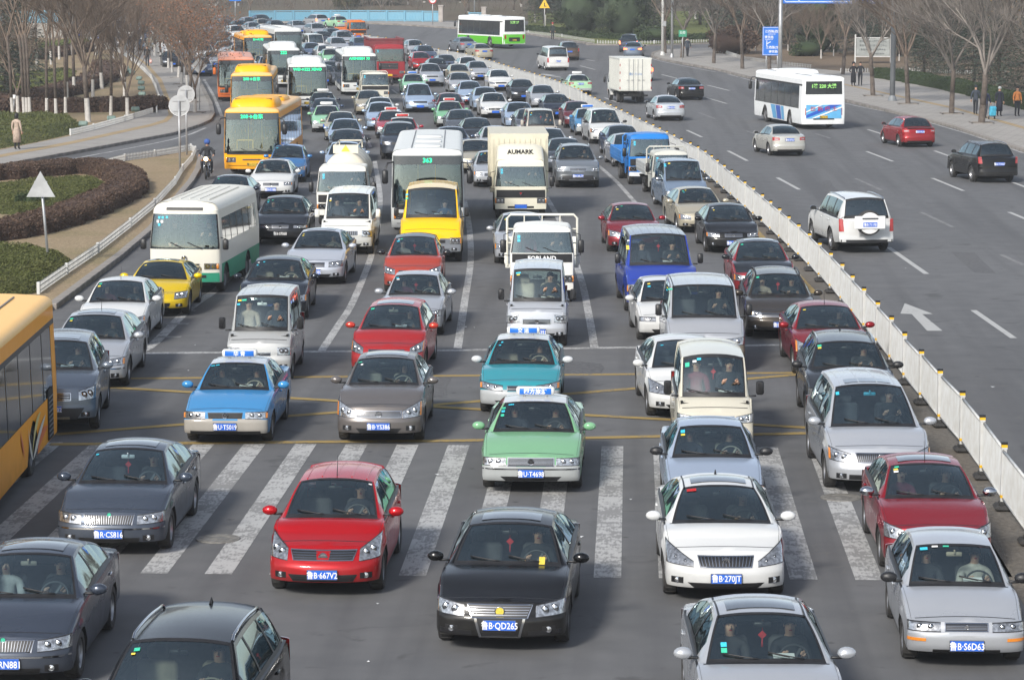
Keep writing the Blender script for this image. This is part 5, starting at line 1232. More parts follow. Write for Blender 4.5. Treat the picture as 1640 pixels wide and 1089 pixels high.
def _asph(n, l, b):
 big = _noise(n, l, .12, 5, sc=(2.2, .45, 1)); mid = _noise(n, l, 1.3, 7); fine = _noise(n, l, 70, 4)
 c = _ramp(n, l, big, [(.3, (.112, .115, .121)), (.7, (.168, .169, .174))])
 c = _mix(n, l, .55, c, _ramp(n, l, mid, [(.3, (.100, .103, .108)), (.7, (.178, .178, .180))]))
 c = _mix(n, l, .35, c, _ramp(n, l, fine, [(.3, (.055, .055, .057)), (.7, (.16, .158, .156))]))
 st = _noise(n, l, .9, 8, sc=(1, 1, 1), dist=1.5); c = _mix(n, l, _ramp(n, l, st, [(.62, (0, 0, 0)), (.72, (.6, .6, .6))]), c, (.066, .065, .065))
 sm = _noise(n, l, .55, 4, sc=(2.0, .05, 1)); c = _mix(n, l, _ramp(n, l, sm, [(.48, (0, 0, 0)), (.66, (.6, .6, .6))]), c, (.082, .082, .085))
 dv = n.new('ShaderNodeTexVoronoi'); dv.inputs['Scale'].default_value = .9; l.new(n.new('ShaderNodeTexCoord').outputs['Object'], dv.inputs['Vector']); c = _mix(n, l, _ramp(n, l, dv.outputs['Distance'], [(.03, (.7, .7, .7)), (.07, (0, 0, 0))]), c, (.045, .044, .044))
 v = n.new('ShaderNodeTexVoronoi'); v.feature = 'DISTANCE_TO_EDGE'; v.inputs['Scale'].default_value = .11; tc = n.new('ShaderNodeTexCoord'); wn = n.new('ShaderNodeTexNoise'); wn.inputs['Scale'].default_value = .8; l.new(tc.outputs['Object'], wn.inputs['Vector'])
 mx = n.new('ShaderNodeMix'); mx.data_type = 'VECTOR'; mx.inputs[0].default_value = .12; l.new(tc.outputs['Object'], mx.inputs[4]); vm = n.new('ShaderNodeVectorMath'); vm.operation = 'SCALE'; vm.inputs[3].default_value = 40; l.new(wn.outputs[1], vm.inputs[0]); l.new(vm.outputs[0], mx.inputs[5]); l.new(mx.outputs[1], v.inputs['Vector'])
 c = _mix(n, l, _ramp(n, l, v.outputs[0], [(.0, (.55, .55, .55)), (.004, (0, 0, 0))]), c, (.135, .132, .126))
 l.new(c, b.inputs['Base Color']); b.inputs['Roughness'].default_value = .82; _bump(n, l, b, fine, .35, .006)
nmat('asphalt', _asph)
def _pt(colr, wear, mul=1.):
 def f(n, l, b):
  w1 = _noise(n, l, 5, 9, dist=.6); w2 = _noise(n, l, .9, 4); s = _noise(n, l, 22, 6, sc=(1, .25, 1))
  a = n.new('ShaderNodeMath'); a.operation = 'ADD'; l.new(w1, a.inputs[0]); l.new(w2, a.inputs[1]); a2 = n.new('ShaderNodeMath'); a2.operation = 'ADD'; l.new(a.outputs[0], a2.inputs[0]); l.new(s, a2.inputs[1])
  k = _ramp(n, l, a2.outputs[0], [(0, (1, 1, 1)), (1, (1, 1, 1))])
  mr = n.new('ShaderNodeMapRange'); mr.inputs['From Min'].default_value = wear; mr.inputs['From Max'].default_value = wear + .22; l.new(a2.outputs[0], mr.inputs[0])
  mr.inputs['To Max'].default_value = .62; l.new(_mix(n, l, mr.outputs[0], colr, (.13, .13, .13)), b.inputs['Base Color'])
 return f
nmat('road_paint_white', _pt((.42, .42, .415), 1.40)); nmat('road_paint_fresh', _pt((.42, .42, .41), 1.68)); nmat('road_paint_faint', _pt((.22, .22, .22), 1.42)); nmat('road_paint_yellow', _pt((.33, .235, .085), 1.55))
def _pave(c1, c2, mortar, s, tw=(.5, .25)):
 def f(n, l, b):
  tc = n.new('ShaderNodeTexCoord'); br = n.new('ShaderNodeTexBrick'); br.inputs['Scale'].default_value = 1.; br.inputs['Brick Width'].default_value = s; br.inputs['Row Height'].default_value = s; br.offset = 0; br.inputs['Mortar Size'].default_value = .022; br.inputs['Bias'].default_value = .1
  br.inputs['Color1'].default_value = (*c1, 1); br.inputs['Color2'].default_value = (*c2, 1); br.inputs['Mortar'].default_value = (*mortar, 1)
  mp = n.new('ShaderNodeMapping'); mp.inputs['Rotation'].default_value = (0, 0, .25); l.new(tc.outputs['Object'], mp.inputs[0]); l.new(mp.outputs[0], br.inputs['Vector'])
  c = _mix(n, l, .5, br.outputs[0], _ramp(n, l, _noise(n, l, .5, 8), [(.3, tuple(x * .72 for x in c1)), (.7, tuple(min(1, x * 1.15) for x in c2))])); l.new(c, b.inputs['Base Color']); _bump(n, l, b, br.outputs[1], -.3, .01)
 return f
nmat('paving', _pave((.36, .34, .31), (.32, .30, .28), (.18, .17, .15), .6)); nmat('tactile', _pave((.42, .31, .17), (.36, .27, .16), (.22, .17, .11), .3))
def _lawn(a, b_, c_, s=1.):
 def f(n, l, b):
  c = _ramp(n, l, _noise(n, l, .22 * s, 8), [(.32, a), (.5, b_), (.68, c_)]); c = _mix(n, l, .5, c, _ramp(n, l, _noise(n, l, 9 * s, 8), [(.3, tuple(x * .5 for x in b_)), (.7, tuple(min(1, x * 1.5) for x in b_))])); l.new(c, b.inputs['Base Color']); _bump(n, l, b, _noise(n, l, 18, 6), .9, .05)
 return f
nmat('dry_lawn', _lawn((.27, .20, .12), (.31, .235, .145), (.19, .17, .075))); nmat('bare_soil', _lawn((.16, .115, .075), (.19, .14, .095), (.12, .085, .05))); nmat('median_dirt', _lawn((.125, .115, .10), (.15, .135, .115), (.17, .13, .09))); nmat('green_lawn', _lawn((.09, .11, .025), (.12, .14, .035), (.16, .155, .055)))
nmat('park_ground', _lawn((.10, .085, .06), (.125, .10, .07), (.085, .085, .045)))
nmat('juniper', _lawn((.050, .062, .016), (.080, .092, .026), (.13, .12, .045), 2)); nmat('purple_hedge', _lawn((.055, .036, .030), (.080, .050, .038), (.115, .075, .050), 3)); nmat('box_hedge', _lawn((.022, .038, .016), (.032, .05, .02), (.05, .065, .028), 3))
def surf(name, pts, mt, h, skirt=.0, side=None, kindv='structure', world=False):
 """a flat region that follows the ground, h above it, with a skirt down its edge"""
 P_ = [Vector((*(p if world else G(*p)), 0)) for p in pts]
 bm = bmesh.new(); vs = [bm.verts.new(p) for p in P_]; bm.faces.new(vs); bmesh.ops.triangulate(bm, faces=bm.faces)
 ys = [p.y for p in P_]; Y = 213.
 cuts = [215, 223, 231, 239, 247, 270, 300, 330, 360, 400, 450]
 for Y in cuts:
  if min(ys) < Y < max(ys): bmesh.ops.bisect_plane(bm, geom=list(bm.verts) + list(bm.edges) + list(bm.faces), plane_co=(0, Y, 0), plane_no=(0, 1, 0))
 for v in bm.verts: v.co.z = ghz(v.co.y) + h
 for f in bm.faces: f.normal_update()
 for f in bm.faces:
  if f.normal.z < 0: f.normal_flip()
 if skirt:
  es = [e for e in bm.edges if e.is_boundary]; r = bmesh.ops.extrude_edge_only(bm, edges=es)
  for v in [g for g in r['geom'] if isinstance(g, bmesh.types.BMVert)]: v.co.z -= skirt
 me = bpy.data.meshes.new(name); bm.to_mesh(me); bm.free(); me.materials.append(M[mt]); o = link(name, me)
 return kind(o, kindv) if kindv else o
surf('ground', [(-700, -60), (700, -60), (700, 900), (-700, 900)], 'park_ground', -.04, world=True)
surf('road', [(-70, -20), (70, -20), (70, 150), (40, 330), (-5, 345), (-90, 350), (-150, 330), (-70, 250)], 'asphalt', 0., world=True)

KL = [(88, 492), (190, 415), (242, 371), (306, 294), (317, 275), (321, 258), (314, 245), (300, 245), (248, 256), (154, 269), (100, 274), (0, 285), (-260, 318), (-260, 520), (60, 512)]
surf('grass_island', KL, 'dry_lawn', .14, .2)
SWL = [(-260, 300), (0, 268), (110, 248), (275, 217), (318, 203), (335, 195), (341, 185), (337, 168), (330, 154), (319, 132), (300, 108), (262, 75), (235, 58), (222, 50), (190, 50), (165, 72), (165, 77), (193, 88), (220, 107), (242, 129), (255, 163), (250, 184), (245, 184), (113, 222), (0, 245), (-260, 285)]
surf('pavement', SWL, 'paving', .13, .2)
surf('lawn', [(-260, 285), (0, 245), (113, 222), (245, 184), (250, 184), (255, 163), (242, 129), (220, 107), (193, 88), (165, 77), (120, 63), (-300, 63)], 'dry_lawn', .12, .2)
SWR = [(1900, 345), (1640, 243), (1530, 205.5), (1358, 164), (1230, 132.5), (1150, 113.5), (1077, 100.5), (1055, 96), (1045, 92), (1046, 87), (1062, 82), (1110, 79.5), (1137, 79), (1186, 97), (1245, 106), (1347, 117), (1420, 119), (1640, 150), (1900, 215)]
surf('pavement', SWR, 'paving', .13, .2)
surf('park_lawn', [(1137, 79), (1186, 97), (1245, 106), (1347, 117), (1420, 119), (1640, 150), (1900, 215), (2300, 80), (2000, 20), (1140, 20)], 'bare_soil', .10, .2)
surf('verge', [(846, 54.5), (952, 71.5), (1048, 72), (1100, 70), (1137, 68), (1137, 20), (846, 20)], 'green_lawn', .12, .2)
surf('pavement', [(420, 37), (560, 37.5), (647, 41.5), (730, 47), (800, 51), (846, 55.5), (952, 73), (952, 71.5), (846, 54.3), (846, 47), (710, 36.5), (430, 35)], 'paving', .13, .2)
surf('tactile_strip', [(-100, 268), (0, 252.5), (113, 231), (240, 203), (262, 196), (270, 188), (266, 165), (252, 130), (232, 106), (205, 86), (209, 86), (238, 106), (259, 130), (273, 165), (277, 190), (268, 199), (240, 207), (113, 235.5), (0, 257), (-100, 273)], 'tactile', .136)
surf('tactile_strip', [(1700, 232), (1640, 211), (1530, 179), (1400, 150), (1330, 134), (1330, 132.5), (1400, 148), (1530, 176), (1640, 207), (1700, 227)], 'tactile', .136)
surf('median_strip', [tuple(p) for p in [(5.75, 30), (6.6, 30), (6.6, 62), (5.95, 82), (4.6, 102), (2.9, 128), (1.7, 141), (1.2, 141), (2.3, 128), (4.1, 102), (5.2, 82), (5.8, 62)]], 'median_dirt', .004, world=True)
_kb = MB(); _kb.box((0, 0, .075), (.985, .26, .17), 0, bev=.012); KST = _kb.mesh('kerb_stone', ['kerb'])
def kerb(pts, label, world=False, n_near=300, step=1.0):
 P_ = [Vector(p if world else G(*p)) for p in pts]; root = link('kerb', None); root['kind'] = 'structure'; d_ = 0; q = []
 for a, b in zip(P_, P_[1:]):
  L_ = (b - a).length; dr = (b - a) / L_
  while d_ < L_: q.append((a + dr * d_, math.atan2(dr.y, dr.x))); d_ += step
  d_ -= L_
 q.sort(key=lambda t: t[0].y); far = MB()
 for i, (p, a) in enumerate(q):
  z = ghz(p.y) + random.uniform(-.004, .004); a += random.uniform(-.008, .008)
  if i < n_near and p.y < 175:
   o = link('kerb_stone', KST, root, (p.x, p.y, z), a); o.color = (1, 1, 1, 1)
  else: far.box((p.x, p.y, z + .075), (.985 * step, .26, .17), 0, rz=a)
 if far.f: o = link('far_kerb_stones', far.mesh('far_kerb_stones', ['kerb']), root); o['kind'] = 'stuff'
kerb(KL[:9], 'island'); kerb([(x, y) for x, y in SWL[1:14]], 'left'); kerb(SWR[:11], 'right', n_near=90)
kerb([(560, 37.5), (647, 41.5), (730, 47), (846, 56), (952, 73), (1045, 74), (1137, 71)], 'far', step=2.)

# ---------------------------------------------------------------- painted markings
def strip(name, pts, wd, mt, h=.004, world=False):
 P_ = [Vector(p if world else G(*p)) for p in pts]
 Q = [P_[0]]
 for a, b in zip(P_, P_[1:]):
  n_ = max(1, int((b - a).length / 4)) if (a.y > 200 or b.y > 200) else 1
  Q += [a.lerp(b, k / n_) for k in range(1, n_ + 1)]
 m = MB(); e = []
 for i, p in enumerate(Q):
  d = (Q[min(i + 1, len(Q) - 1)] - Q[max(0, i - 1)]).normalized(); nrm = Vector((-d.y, d.x)) * wd / 2
  e.append(((p.x - nrm.x, p.y - nrm.y, ghz(p.y) + h), (p.x + nrm.x, p.y + nrm.y, ghz(p.y) + h)))
 for a, b in zip(e, e[1:]): m.quad(a[0], b[0], b[1], a[1])
 return kind(link(name, m.mesh(name, [mt])), 'structure')
def smooth_pts(pts, n=5):
 out = []
 for i in range(len(pts) - 1):
  p0, p1, p2, p3 = [Vector(pts[clamp(j, 0, len(pts) - 1)]) for j in (i - 1, i, i + 1, i + 2)]
  for k in range(n): t = k / n; out.append(.5 * ((2 * p1) + (p2 - p0) * t + (2 * p0 - 5 * p1 + 4 * p2 - p3) * t * t + (3 * p1 - p0 - 3 * p2 + p3) * t ** 3))
 return out + [Vector(pts[-1])]
for k in range(-12, 7):                       # zebra crossing
 x = -.31 + .992 * k
 m = MB(); x0, x1, y0, y1 = x - .21, x + .21, 41.9, 53.6
 if k == 6: y0, y1 = 42.2, 49.5
 for i in range(6): a, b_ = lerp(y0, y1, i / 6), lerp(y0, y1, (i + 1) / 6); m.quad((x0, a, .004), (x1, a, .004), (x1, b_, .004), (x0, b_, .004))
 kind(link('crossing_stripe', m.mesh('crossing_stripe', ['road_paint_white'])), 'structure')
strip('stop_line', [(222, 566), (740, 561), (1290, 552)], .30, 'road_paint_white')
strip('box_marking', [(176, 606.5), (1290, 597)], .26, 'road_paint_yellow', .004); strip('box_marking', [(80, 712), (740, 706), (1300, 694)], .28, 'road_paint_yellow', .010)
strip('box_marking', [(88, 696), (456, 667), (740, 645), (1021, 622), (1290, 599)], .26, 'road_paint_yellow', .008); strip('box_marking', [(176, 621), (456, 637.5), (740, 654.5), (1080, 673), (1300, 686)], .26, 'road_paint_yellow', .012)
def gp(l): return smooth_pts([G(*p) for p in l])
strip('lane_line', gp([(225, 563), (248, 549), (303, 495), (355, 457), (386, 415), (400, 388)]), .26, 'road_paint_white', world=True)
strip('lane_line', gp([(515, 562), (542, 521), (565, 484), (593, 415), (604, 368), (609, 319), (605, 286), (600, 258)]), .20, 'road_paint_white', world=True)
strip('lane_line', gp([(733, 558), (744, 484), (754, 415), (751, 360), (744, 322)]), .20, 'road_paint_white', world=True)
strip('lane_line', gp([(952, 556), (942, 499), (929, 442), (900, 362), (875, 316)]), .20, 'road_paint_white', world=True)
strip('lane_line', gp([(1104, 437), (1055, 368), (1015, 322), (987, 291), (959, 266)]), .18, 'road_paint_white', world=True)
strip('median_line', gp([(1303, 470), (1275, 440), (1240, 402), (1212, 372), (1180, 342)]), .24, 'road_paint_yellow', h=.009, world=True)
for a, b_ in (((594, 236), (585, 220)), ((671, 204), (658, 191)), ((637, 151), (628, 144)), ((588, 228), (583, 219))): strip('lane_dash', [a, b_], .16, 'road_paint_white')
D1 = [((1559, 497), (1623.5, 541.7)), ((1423, 396.5), (1484, 439)), ((1245, 285), (1280, 304)), ((1166, 242), (1197, 258)), ((1100, 209), (1124, 220)), ((1493, 285.6), (1543, 306)), ((1388, 243), (1430, 259)), ((1390, 208), (1422, 218)), ((1616, 340), (1645, 352)), ((1497, 242), (1533, 255)), ((968.6, 157), (992, 166)), ((929, 106), (953, 112)), ((929, 94.5), (953, 98.6)), ((1131.5, 157), (1164, 166.5)), ((1133, 137), (1168, 145.6)), ((1208, 180), (1241, 191)), ((1208, 157), (1240, 165)), ((1060, 120), (1088, 127)), ((1621, 292), (1645, 301))]
for a, b_ in D1: strip('lane_dash', [a, b_], .17, 'road_paint_fresh')
D2 = [((1475, 340), (1526, 364)), ((1370, 286), (1412, 305)), ((1603, 408), (1640, 425)), ((1195, 210), (1220, 218)), ((1120, 181), (1146, 191)), ((1305, 214), (1330, 222))]
for a, b_ in D2: strip('lane_dash', [a, b_], .16, 'road_paint_faint')
strip('edge_line', gp([(1640, 246), (1560, 218), (1489, 197)]), .16, 'road_paint_white', world=True); strip('edge_line', gp([(1429, 181), (1358, 167), (1230, 136), (1165, 119)]), .16, 'road_paint_white', world=True); strip('edge_line', gp([(1150, 116.5), (1060, 99), (1040, 92)]), .16, 'road_paint_white', world=True)
strip('edge_line', gp([(-80, 288), (0, 276), (110, 256), (275, 224), (330, 205)]), .16, 'road_paint_white', world=True); strip('edge_line', gp([(355, 186), (349, 170), (340, 150), (327, 128)]), .20, 'road_paint_white', world=True)
for k in range(9): y = 300 + k * 8.5; strip('hatch_mark', [(362 + k * 2, y - 1), (400 + k * 1.5, y - 1)], .28, 'road_paint_faint', .006)
for k in range(5): y = 540 - k * 21; strip('hatch_mark', [(252 + k * 14, y), (290 + k * 12, y)], .35, 'road_paint_faint', .006)
m = MB(); A_ = [G(*p) for p in ((1448, 486), (1495, 503.5), (1478, 503.5), (1509, 530), (1486, 530), (1461, 502), (1442, 502))]
A_ = [G(*p) for p in [(1449, 486), (1494, 503), (1477, 503.5), (1509.5, 530), (1485, 530), (1460, 503.2), (1442, 502.5)]]
m.poly([(x, y, .004) for x, y in A_]); kind(link('road_arrow', m.mesh('road_arrow', ['road_paint_fresh'])), 'structure')
strip('road_arrow', [(874, 121), (904, 125)], .3, 'road_paint_fresh'); strip('road_arrow', [(866, 119), (885, 121.5)], .7, 'road_paint_fresh')
nmat('asphalt_patch', _lawn((.105, .107, .111), (.118, .119, .123), (.132, .132, .134), 1)); random.seed(9)
for px, py, a, b_ in ((1420, 560, 1.2, 3.), (1560, 420, .7, 6.), (1180, 330, 1.0, 4.), (700, 620, .6, 3.), (930, 590, 1., 2.), (1330, 300, .5, 7.), (450, 660, .7, 2.2), (1040, 250, .6, 5.)):
 x, y = G(px, py); m = MB(); m.poly([(x + u * a / 2 + random.gauss(0, .05), y + v * b_ / 2 + random.gauss(0, .1), .0025) for u, v in ((-1, -1), (.2, -1.05), (1, -1), (1.05, .1), (1, 1), (-.3, 1.03), (-1, 1), (-1.04, 0))]); kind(link('asphalt_patch', m.mesh('asphalt_patch', ['asphalt_patch'])), 'structure')
def manhole(px, py):
 x, y = G(px, py); b = MB(); b.lathe([(.36, .0), (.36, .012), (.345, .014), (.33, .008), (.31, .008), (.29, .014), (.20, .014), (.19, .008), (.10, .008), (.09, .014), (.001, .014)], (0, 0, 0), 'z', 28)
 for k in range(12): a = k * PI / 6; b.box((.25 * math.cos(a), .25 * math.sin(a), .014), (.10, .02, .006), 0, rz=a)
 kind(thing('manhole_cover', 'round iron manhole cover %s' % ('in the zebra crossing beside the grey saloon' if px < 700 else 'in the asphalt in front of the silver people carrier'), 'manhole cover', (x, y, .002), 0, None, b.mesh('manhole_cover', [mat('cast_iron', (.24, .23, .21), .7, .2, noise=(9, .4))])), 'thing')
manhole(349.5, 863); manhole(1347, 797)

# ---------------------------------------------------------------- the white barrier between the carriageways
def median_barrier():
 tops = [G(x, y, 1.12) for x, y in ((1660, 776), (1615, 722), (1548, 637), (1482, 570), (1300, 378), (1130, 243), (1094, 224.5), (1050, 202), (948, 154), (909, 135), (840, 113), (760, 89), (700, 78), (650, 66))]
 tops = [(6.42, 36.)] + tops + [(tops[-1][0] - 6, tops[-1][1] + 16)]
 P_ = smooth_pts([(x, y) for x, y in tops], 6)
 P_ = [Vector(P_[0])] + P_; Q = []; d_ = 0
 for a, b in zip(P_, P_[1:]):
  L_ = (b - a).length
  if L_ < 1e-6: continue
  while d_ < L_: Q.append(a + (b - a) / L_ * d_); d_ += 2.88
  d_ -= L_
 root = thing('median_barrier', 'long white steel barrier with yellow capped posts dividing the two carriageways', 'barrier', (0, 0, 0))
 post = MB(); post.box((0, 0, .60), (.085, .085, 1.06), 0, bev=.006); PM_ = post.mesh('post', ['fencew'])
 cap = MB(); cap.box((0, 0, 0), (.105, .105, .05), 0, bev=.006); cap.box((0, 0, -.045), (.098, .098, .05), 1); cap.box((0, 0, -.085), (.100, .100, .028), 2); CM_ = cap.mesh('cap', ['black', 'capy', 'fencew'])
 ft = MB(); ft.box((0, 0, .05), (.30, .46, .10), 0, bev=.045); ft.box((0, 0, .12), (.14, .18, .07), 0, bev=.02); FM_ = ft.mesh('foot', ['rubber'])
 bn = MB(); bn.box((0, 0, 0), (.092, .092, .05), 0); BM_ = bn.mesh('band', ['capy'])
 for i, p in enumerate(Q):
  z = ghz(p.y); a = math.atan2(-(Q[min(i + 1, len(Q) - 1)] - Q[max(i - 1, 0)]).x, (Q[min(i + 1, len(Q) - 1)] - Q[max(i - 1, 0)]).y)
  po = link('post', PM_, root, (p.x, p.y, z), a + random.uniform(-.01, .01)); po.rotation_euler[0] = random.gauss(0, .012); po.rotation_euler[1] = random.gauss(0, .014); link('cap', CM_, po, (0, 0, 1.16)); link('foot', FM_, po, (0, 0, 0)); link('band', BM_, po, (0, 0, .24))
  if i + 1 < len(Q):
   q = Q[i + 1]; L_ = (q - p).length; m = MB()
   m.tube([(0, .05, 1.02), (0, L_ - .05, 1.02)], .026, 6); m.tube([(0, .05, .2), (0, L_ - .05, .2)], .022, 6)
   n_ = int(L_ / .115) if p.y < 150 else 12
   for k in range(n_): y = lerp(.1, L_ - .1, k / (n_ - 1)); m.box((0, y, .61), (.022, .024 if p.y < 110 else .04 if p.y < 150 else .12, .80), 0)
   o = link('panel', m.mesh('panel', ['fencew']), root, (p.x, p.y, z), math.atan2(-(q - p).x, (q - p).y)); o.rotation_euler[0] = math.atan2(ghz(q.y) - z, L_) + random.gauss(0, .003); o.rotation_euler[1] = random.gauss(0, .015)
median_barrier()

# ---------------------------------------------------------------- low white picket fences
def picket_fence(pts, label, h=.31, base=.13, gap=.15, pw=.06, group=None):
 P_ = [Vector(G(*p)) for p in pts]; root = thing('picket_fence', label, 'fence', (0, 0, 0), 0, group); n_ = 0; cap_ = 300
 d_ = 0; Q = []
 pk = MB(); pk.box((0, 0, h / 2), (pw, .02, h), 0); pk.poly([(-pw / 2, -.01, h), (pw / 2, -.01, h), (0, -.01, h + .05)]); pk.poly([(pw / 2, .01, h), (-pw / 2, .01, h), (0, .01, h + .05)]); PK = pk.mesh('picket', ['fencew'])
 far = MB()
 for a, b in zip(P_, P_[1:]):
  L_ = (b - a).length; dr = (b - a) / L_; ang = math.atan2(dr.y, dr.x); r = MB()
  for z in (h * .3, h * .72): r.box((0, 0, z), (L_, .02, .022), 0)
  c = (a + b) / 2; z0 = ghz(c.y) + base; o = link('rail', r.mesh('rail', ['fencew']), root, (c.x, c.y, z0), ang)
  while d_ < L_:
   p = a + dr * d_; z = ghz(p.y) + base; d_ += gap; n_ += 1
   if n_ <= cap_ and p.y < 150: link('picket', PK, root, (p.x, p.y, z), ang + random.uniform(-.05, .05))
   else: far.box((p.x, p.y, z + h / 2), (pw, .02, h), 0, rz=ang)
  d_ -= L_
  q = MB(); q.box((0, 0, h * .55), (.09, .09, h * 1.15), 0, bev=.01); link('post', q.mesh('post', ['fencew']), root, (a.x, a.y, ghz(a.y) + base), ang)
 if far.f: o = link('pickets', far.mesh('pickets', ['fencew']), root); o['kind'] = 'stuff'
picket_fence([(62, 479), (107, 447), (157, 412.5), (209, 371), (248, 338), (281, 301), (293, 280), (308, 262), (313, 250), (306, 246)], 'low white picket fence along the kerb of the grass island')
picket_fence([(306, 246), (248, 256), (200, 263), (171, 271)], 'low white picket fence on the slip road side of the island')
picket_fence([(113, 221), (150, 212), (200, 198), (245, 184)], 'low white picket fence in front of the green ground cover bed')
picket_fence([(251, 184), (255, 163), (250, 145), (242, 129), (232, 118), (220, 107), (207, 97), (193, 88), (180, 82), (165, 77)], 'curved white picket fence between the lawn and the tiled footpath', gap=.2)
picket_fence([(846, 56), (900, 62), (952, 71)], 'low white rail fence beside the worker on the far verge', gap=.35)
picket_fence([(957, 72), (1000, 73), (1048, 72.5), (1100, 71), (1137, 70)], 'white picket fence across the far side road', gap=.3)
picket_fence([(1137, 79), (1155, 86), (1186, 97), (1245, 106), (1300, 112)], 'white rail fence curving behind the blue direction board', gap=.3)
picket_fence([(1347, 119), (1400, 118), (1470, 118), (1560, 122)], 'white picket fence below the inscription board', gap=.22)

# ---------------------------------------------------------------- hedges and ground cover
def leafy(mb, n, pick, s, mi=0, up=.5):
 for _ in range(n):
  p, nn = pick(); a = Vector((random.gauss(0, 1), random.gauss(0, 1), random.gauss(0, 1))).normalized(); d = (a + Vector(nn) * up).normalized(); t = d.orthogonal().normalized(); b = d.cross(t); k = s * random.uniform(.6, 1.4); p = Vector(p)
  mb.quad(p - t * k, p + b * k * .6, p + t * k, p - b * k * .6, mi + random.choice((0, 0, 1)))
def hedge_band(name, label, pts, wd, h, mt, mt2, n=9000, leaf=.05, base=.12):
 P_ = smooth_pts([G(*p) for p in pts], 6); m = MB(); rows = 9; e = []
 for i, p in enumerate(P_):
  d = (P_[min(i + 1, len(P_) - 1)] - P_[max(0, i - 1)]).normalized(); nr = Vector((-d.y, d.x)); r = []
  for k in range(rows + 1):
   a = PI * k / rows; w_ = wd / 2 * (1 + .12 * math.sin(i * 1.7) + .08 * math.sin(i * 4.1)); x = math.copysign(abs(math.cos(a)) ** .45, math.cos(a)) * w_; z = abs(math.sin(a)) ** .5 * h * (1 + .08 * math.sin(i * 2.3 + k) + .06 * math.sin(i * 5.1))
   r.append((p.x + nr.x * x, p.y + nr.y * x, ghz(p.y) + base + z))
  e.append(r)
 for a, b in zip(e, e[1:]):
  for k in range(rows): m.quad(a[k], a[k + 1], b[k + 1], b[k], 0, True)
 m.poly(e[0]); m.poly(e[-1][::-1]); F_ = [f for f in m.f if len(f) == 4]
 def pick():
  f = random.choice(F_); q = [Vector(m.v[i]) for i in f]; u, v = random.random(), random.random(); p = q[0].lerp(q[1], u).lerp(q[3].lerp(q[2], u), v); nn = (q[1] - q[0]).cross(q[3] - q[0]); nn = nn.normalized() if nn.length > 0 else Vector((0, 0, 1))
  if nn.z < -.1: nn = -nn
  return p + nn * random.uniform(-.02, .09), nn
 leafy(m, n, pick, leaf, 0)
 return thing(name, label, 'hedge', (0, 0, 0), 0, None, m.mesh(name, [mt, mt2]))
mat('hedge_tips', (.15, .10, .07), .9, noise=(6, .4)); M['hedge_tips'] = MATS['hedge_tips']; M['jun_tips'] = mat('juniper_tips', (.12, .13, .04), .9, noise=(6, .4)); M['box_tips'] = mat('box_tips', (.055, .08, .03), .9, noise=(6, .4))
hedge_band('hedge', 'purple brown clipped hedge curving round the traffic island lawn', [(-60, 398), (20, 385), (60, 376), (110, 361), (150, 344), (190, 325), (205, 312), (203, 300), (188, 291), (165, 284), (120, 282), (60, 287), (0, 292), (-60, 297)], 1.45, .58, 'purple_hedge', 'hedge_tips', 46000, .034)
def bed(name, label, pts, h, mt, mt2, n=9000, leaf=.06, cat='shrub bed', base=.12):
 P_ = [Vector((*G(*p), 0)) for p in pts]; tri = geometry.tessellate_polygon([P_]); m = MB(); c = sum(P_, Vector()) / len(P_); T_ = []
 bm = bmesh.new(); vs = [bm.verts.new(p) for p in P_]; bm.faces.new(vs); bmesh.ops.triangulate(bm, faces=bm.faces)
 for _ in range(4):
  es = [e for e in bm.edges if e.calc_length() > .9 and True]
  if es: bmesh.ops.subdivide_edges(bm, edges=es, cuts=1)
  bmesh.ops.triangulate(bm, faces=bm.faces)
  if len(bm.faces) > 9000: break
 def edged(v):
  return min(((Vector((v.x, v.y, 0)) - geometry.intersect_point_line(Vector((v.x, v.y, 0)), a, b)[0]).length if 0 <= geometry.intersect_point_line(Vector((v.x, v.y, 0)), a, b)[1] <= 1 else min((v - a).length, (v - b).length)) for a, b in zip(P_, P_[1:] + P_[:1]))
 for v in bm.verts:
  d = edged(v.co); v.co.z = ghz(v.co.y) + base + h * min(1, (d / .35)) ** .4 * (1 + .22 * math.sin(v.co.x * 1.7 + v.co.y * .9) * math.sin(v.co.y * 1.3 - v.co.x)) if d > .01 else ghz(v.co.y) + base - .05
 bm.normal_update()
 for f in bm.faces:
  if f.normal.z < 0: f.normal_flip()
 off = 0
 idx = {v: i for i, v in enumerate(bm.verts)}; m.v = [tuple(v.co) for v in bm.verts]
 for f in bm.faces: m.f.append(tuple(idx[v] for v in f.verts)); m.m.append(0); m.sm.append(True)
 F_ = list(m.f); ar = [f.calc_area() for f in bm.faces]; bm.free()
 ch = random.choices(F_, ar, k=n); it = iter(ch)
 def pick():
  f = next(it); q = [Vector(m.v[i]) for i in f]; u, v = random.random(), random.random()
  if u + v > 1: u, v = 1 - u, 1 - v
  return q[0] + (q[1] - q[0]) * u + (q[2] - q[0]) * v + Vector((0, 0, random.uniform(-.01, .10))), Vector((0, 0, 1))
 leafy(m, n, pick, leaf, 0, .8)
 return thing(name, label, cat, (0, 0, 0), 0, None, m.mesh(name, [mt, mt2]))
bed('juniper_bed', 'low green juniper bed at the near corner of the island behind the orange bus', [(-120, 420), (0, 410), (70, 414), (121, 428), (108, 444), (60, 478), (0, 486), (-120, 490)], .30, 'juniper', 'jun_tips', 30000, .034)
bed('juniper_bed', 'green juniper bed ringed by the purple hedge on the island', [(-60, 345), (30, 352), (110, 338), (165, 316), (178, 305), (160, 295), (110, 293), (50, 298), (-60, 312)], .18, 'juniper', 'jun_tips', 30000, .034)
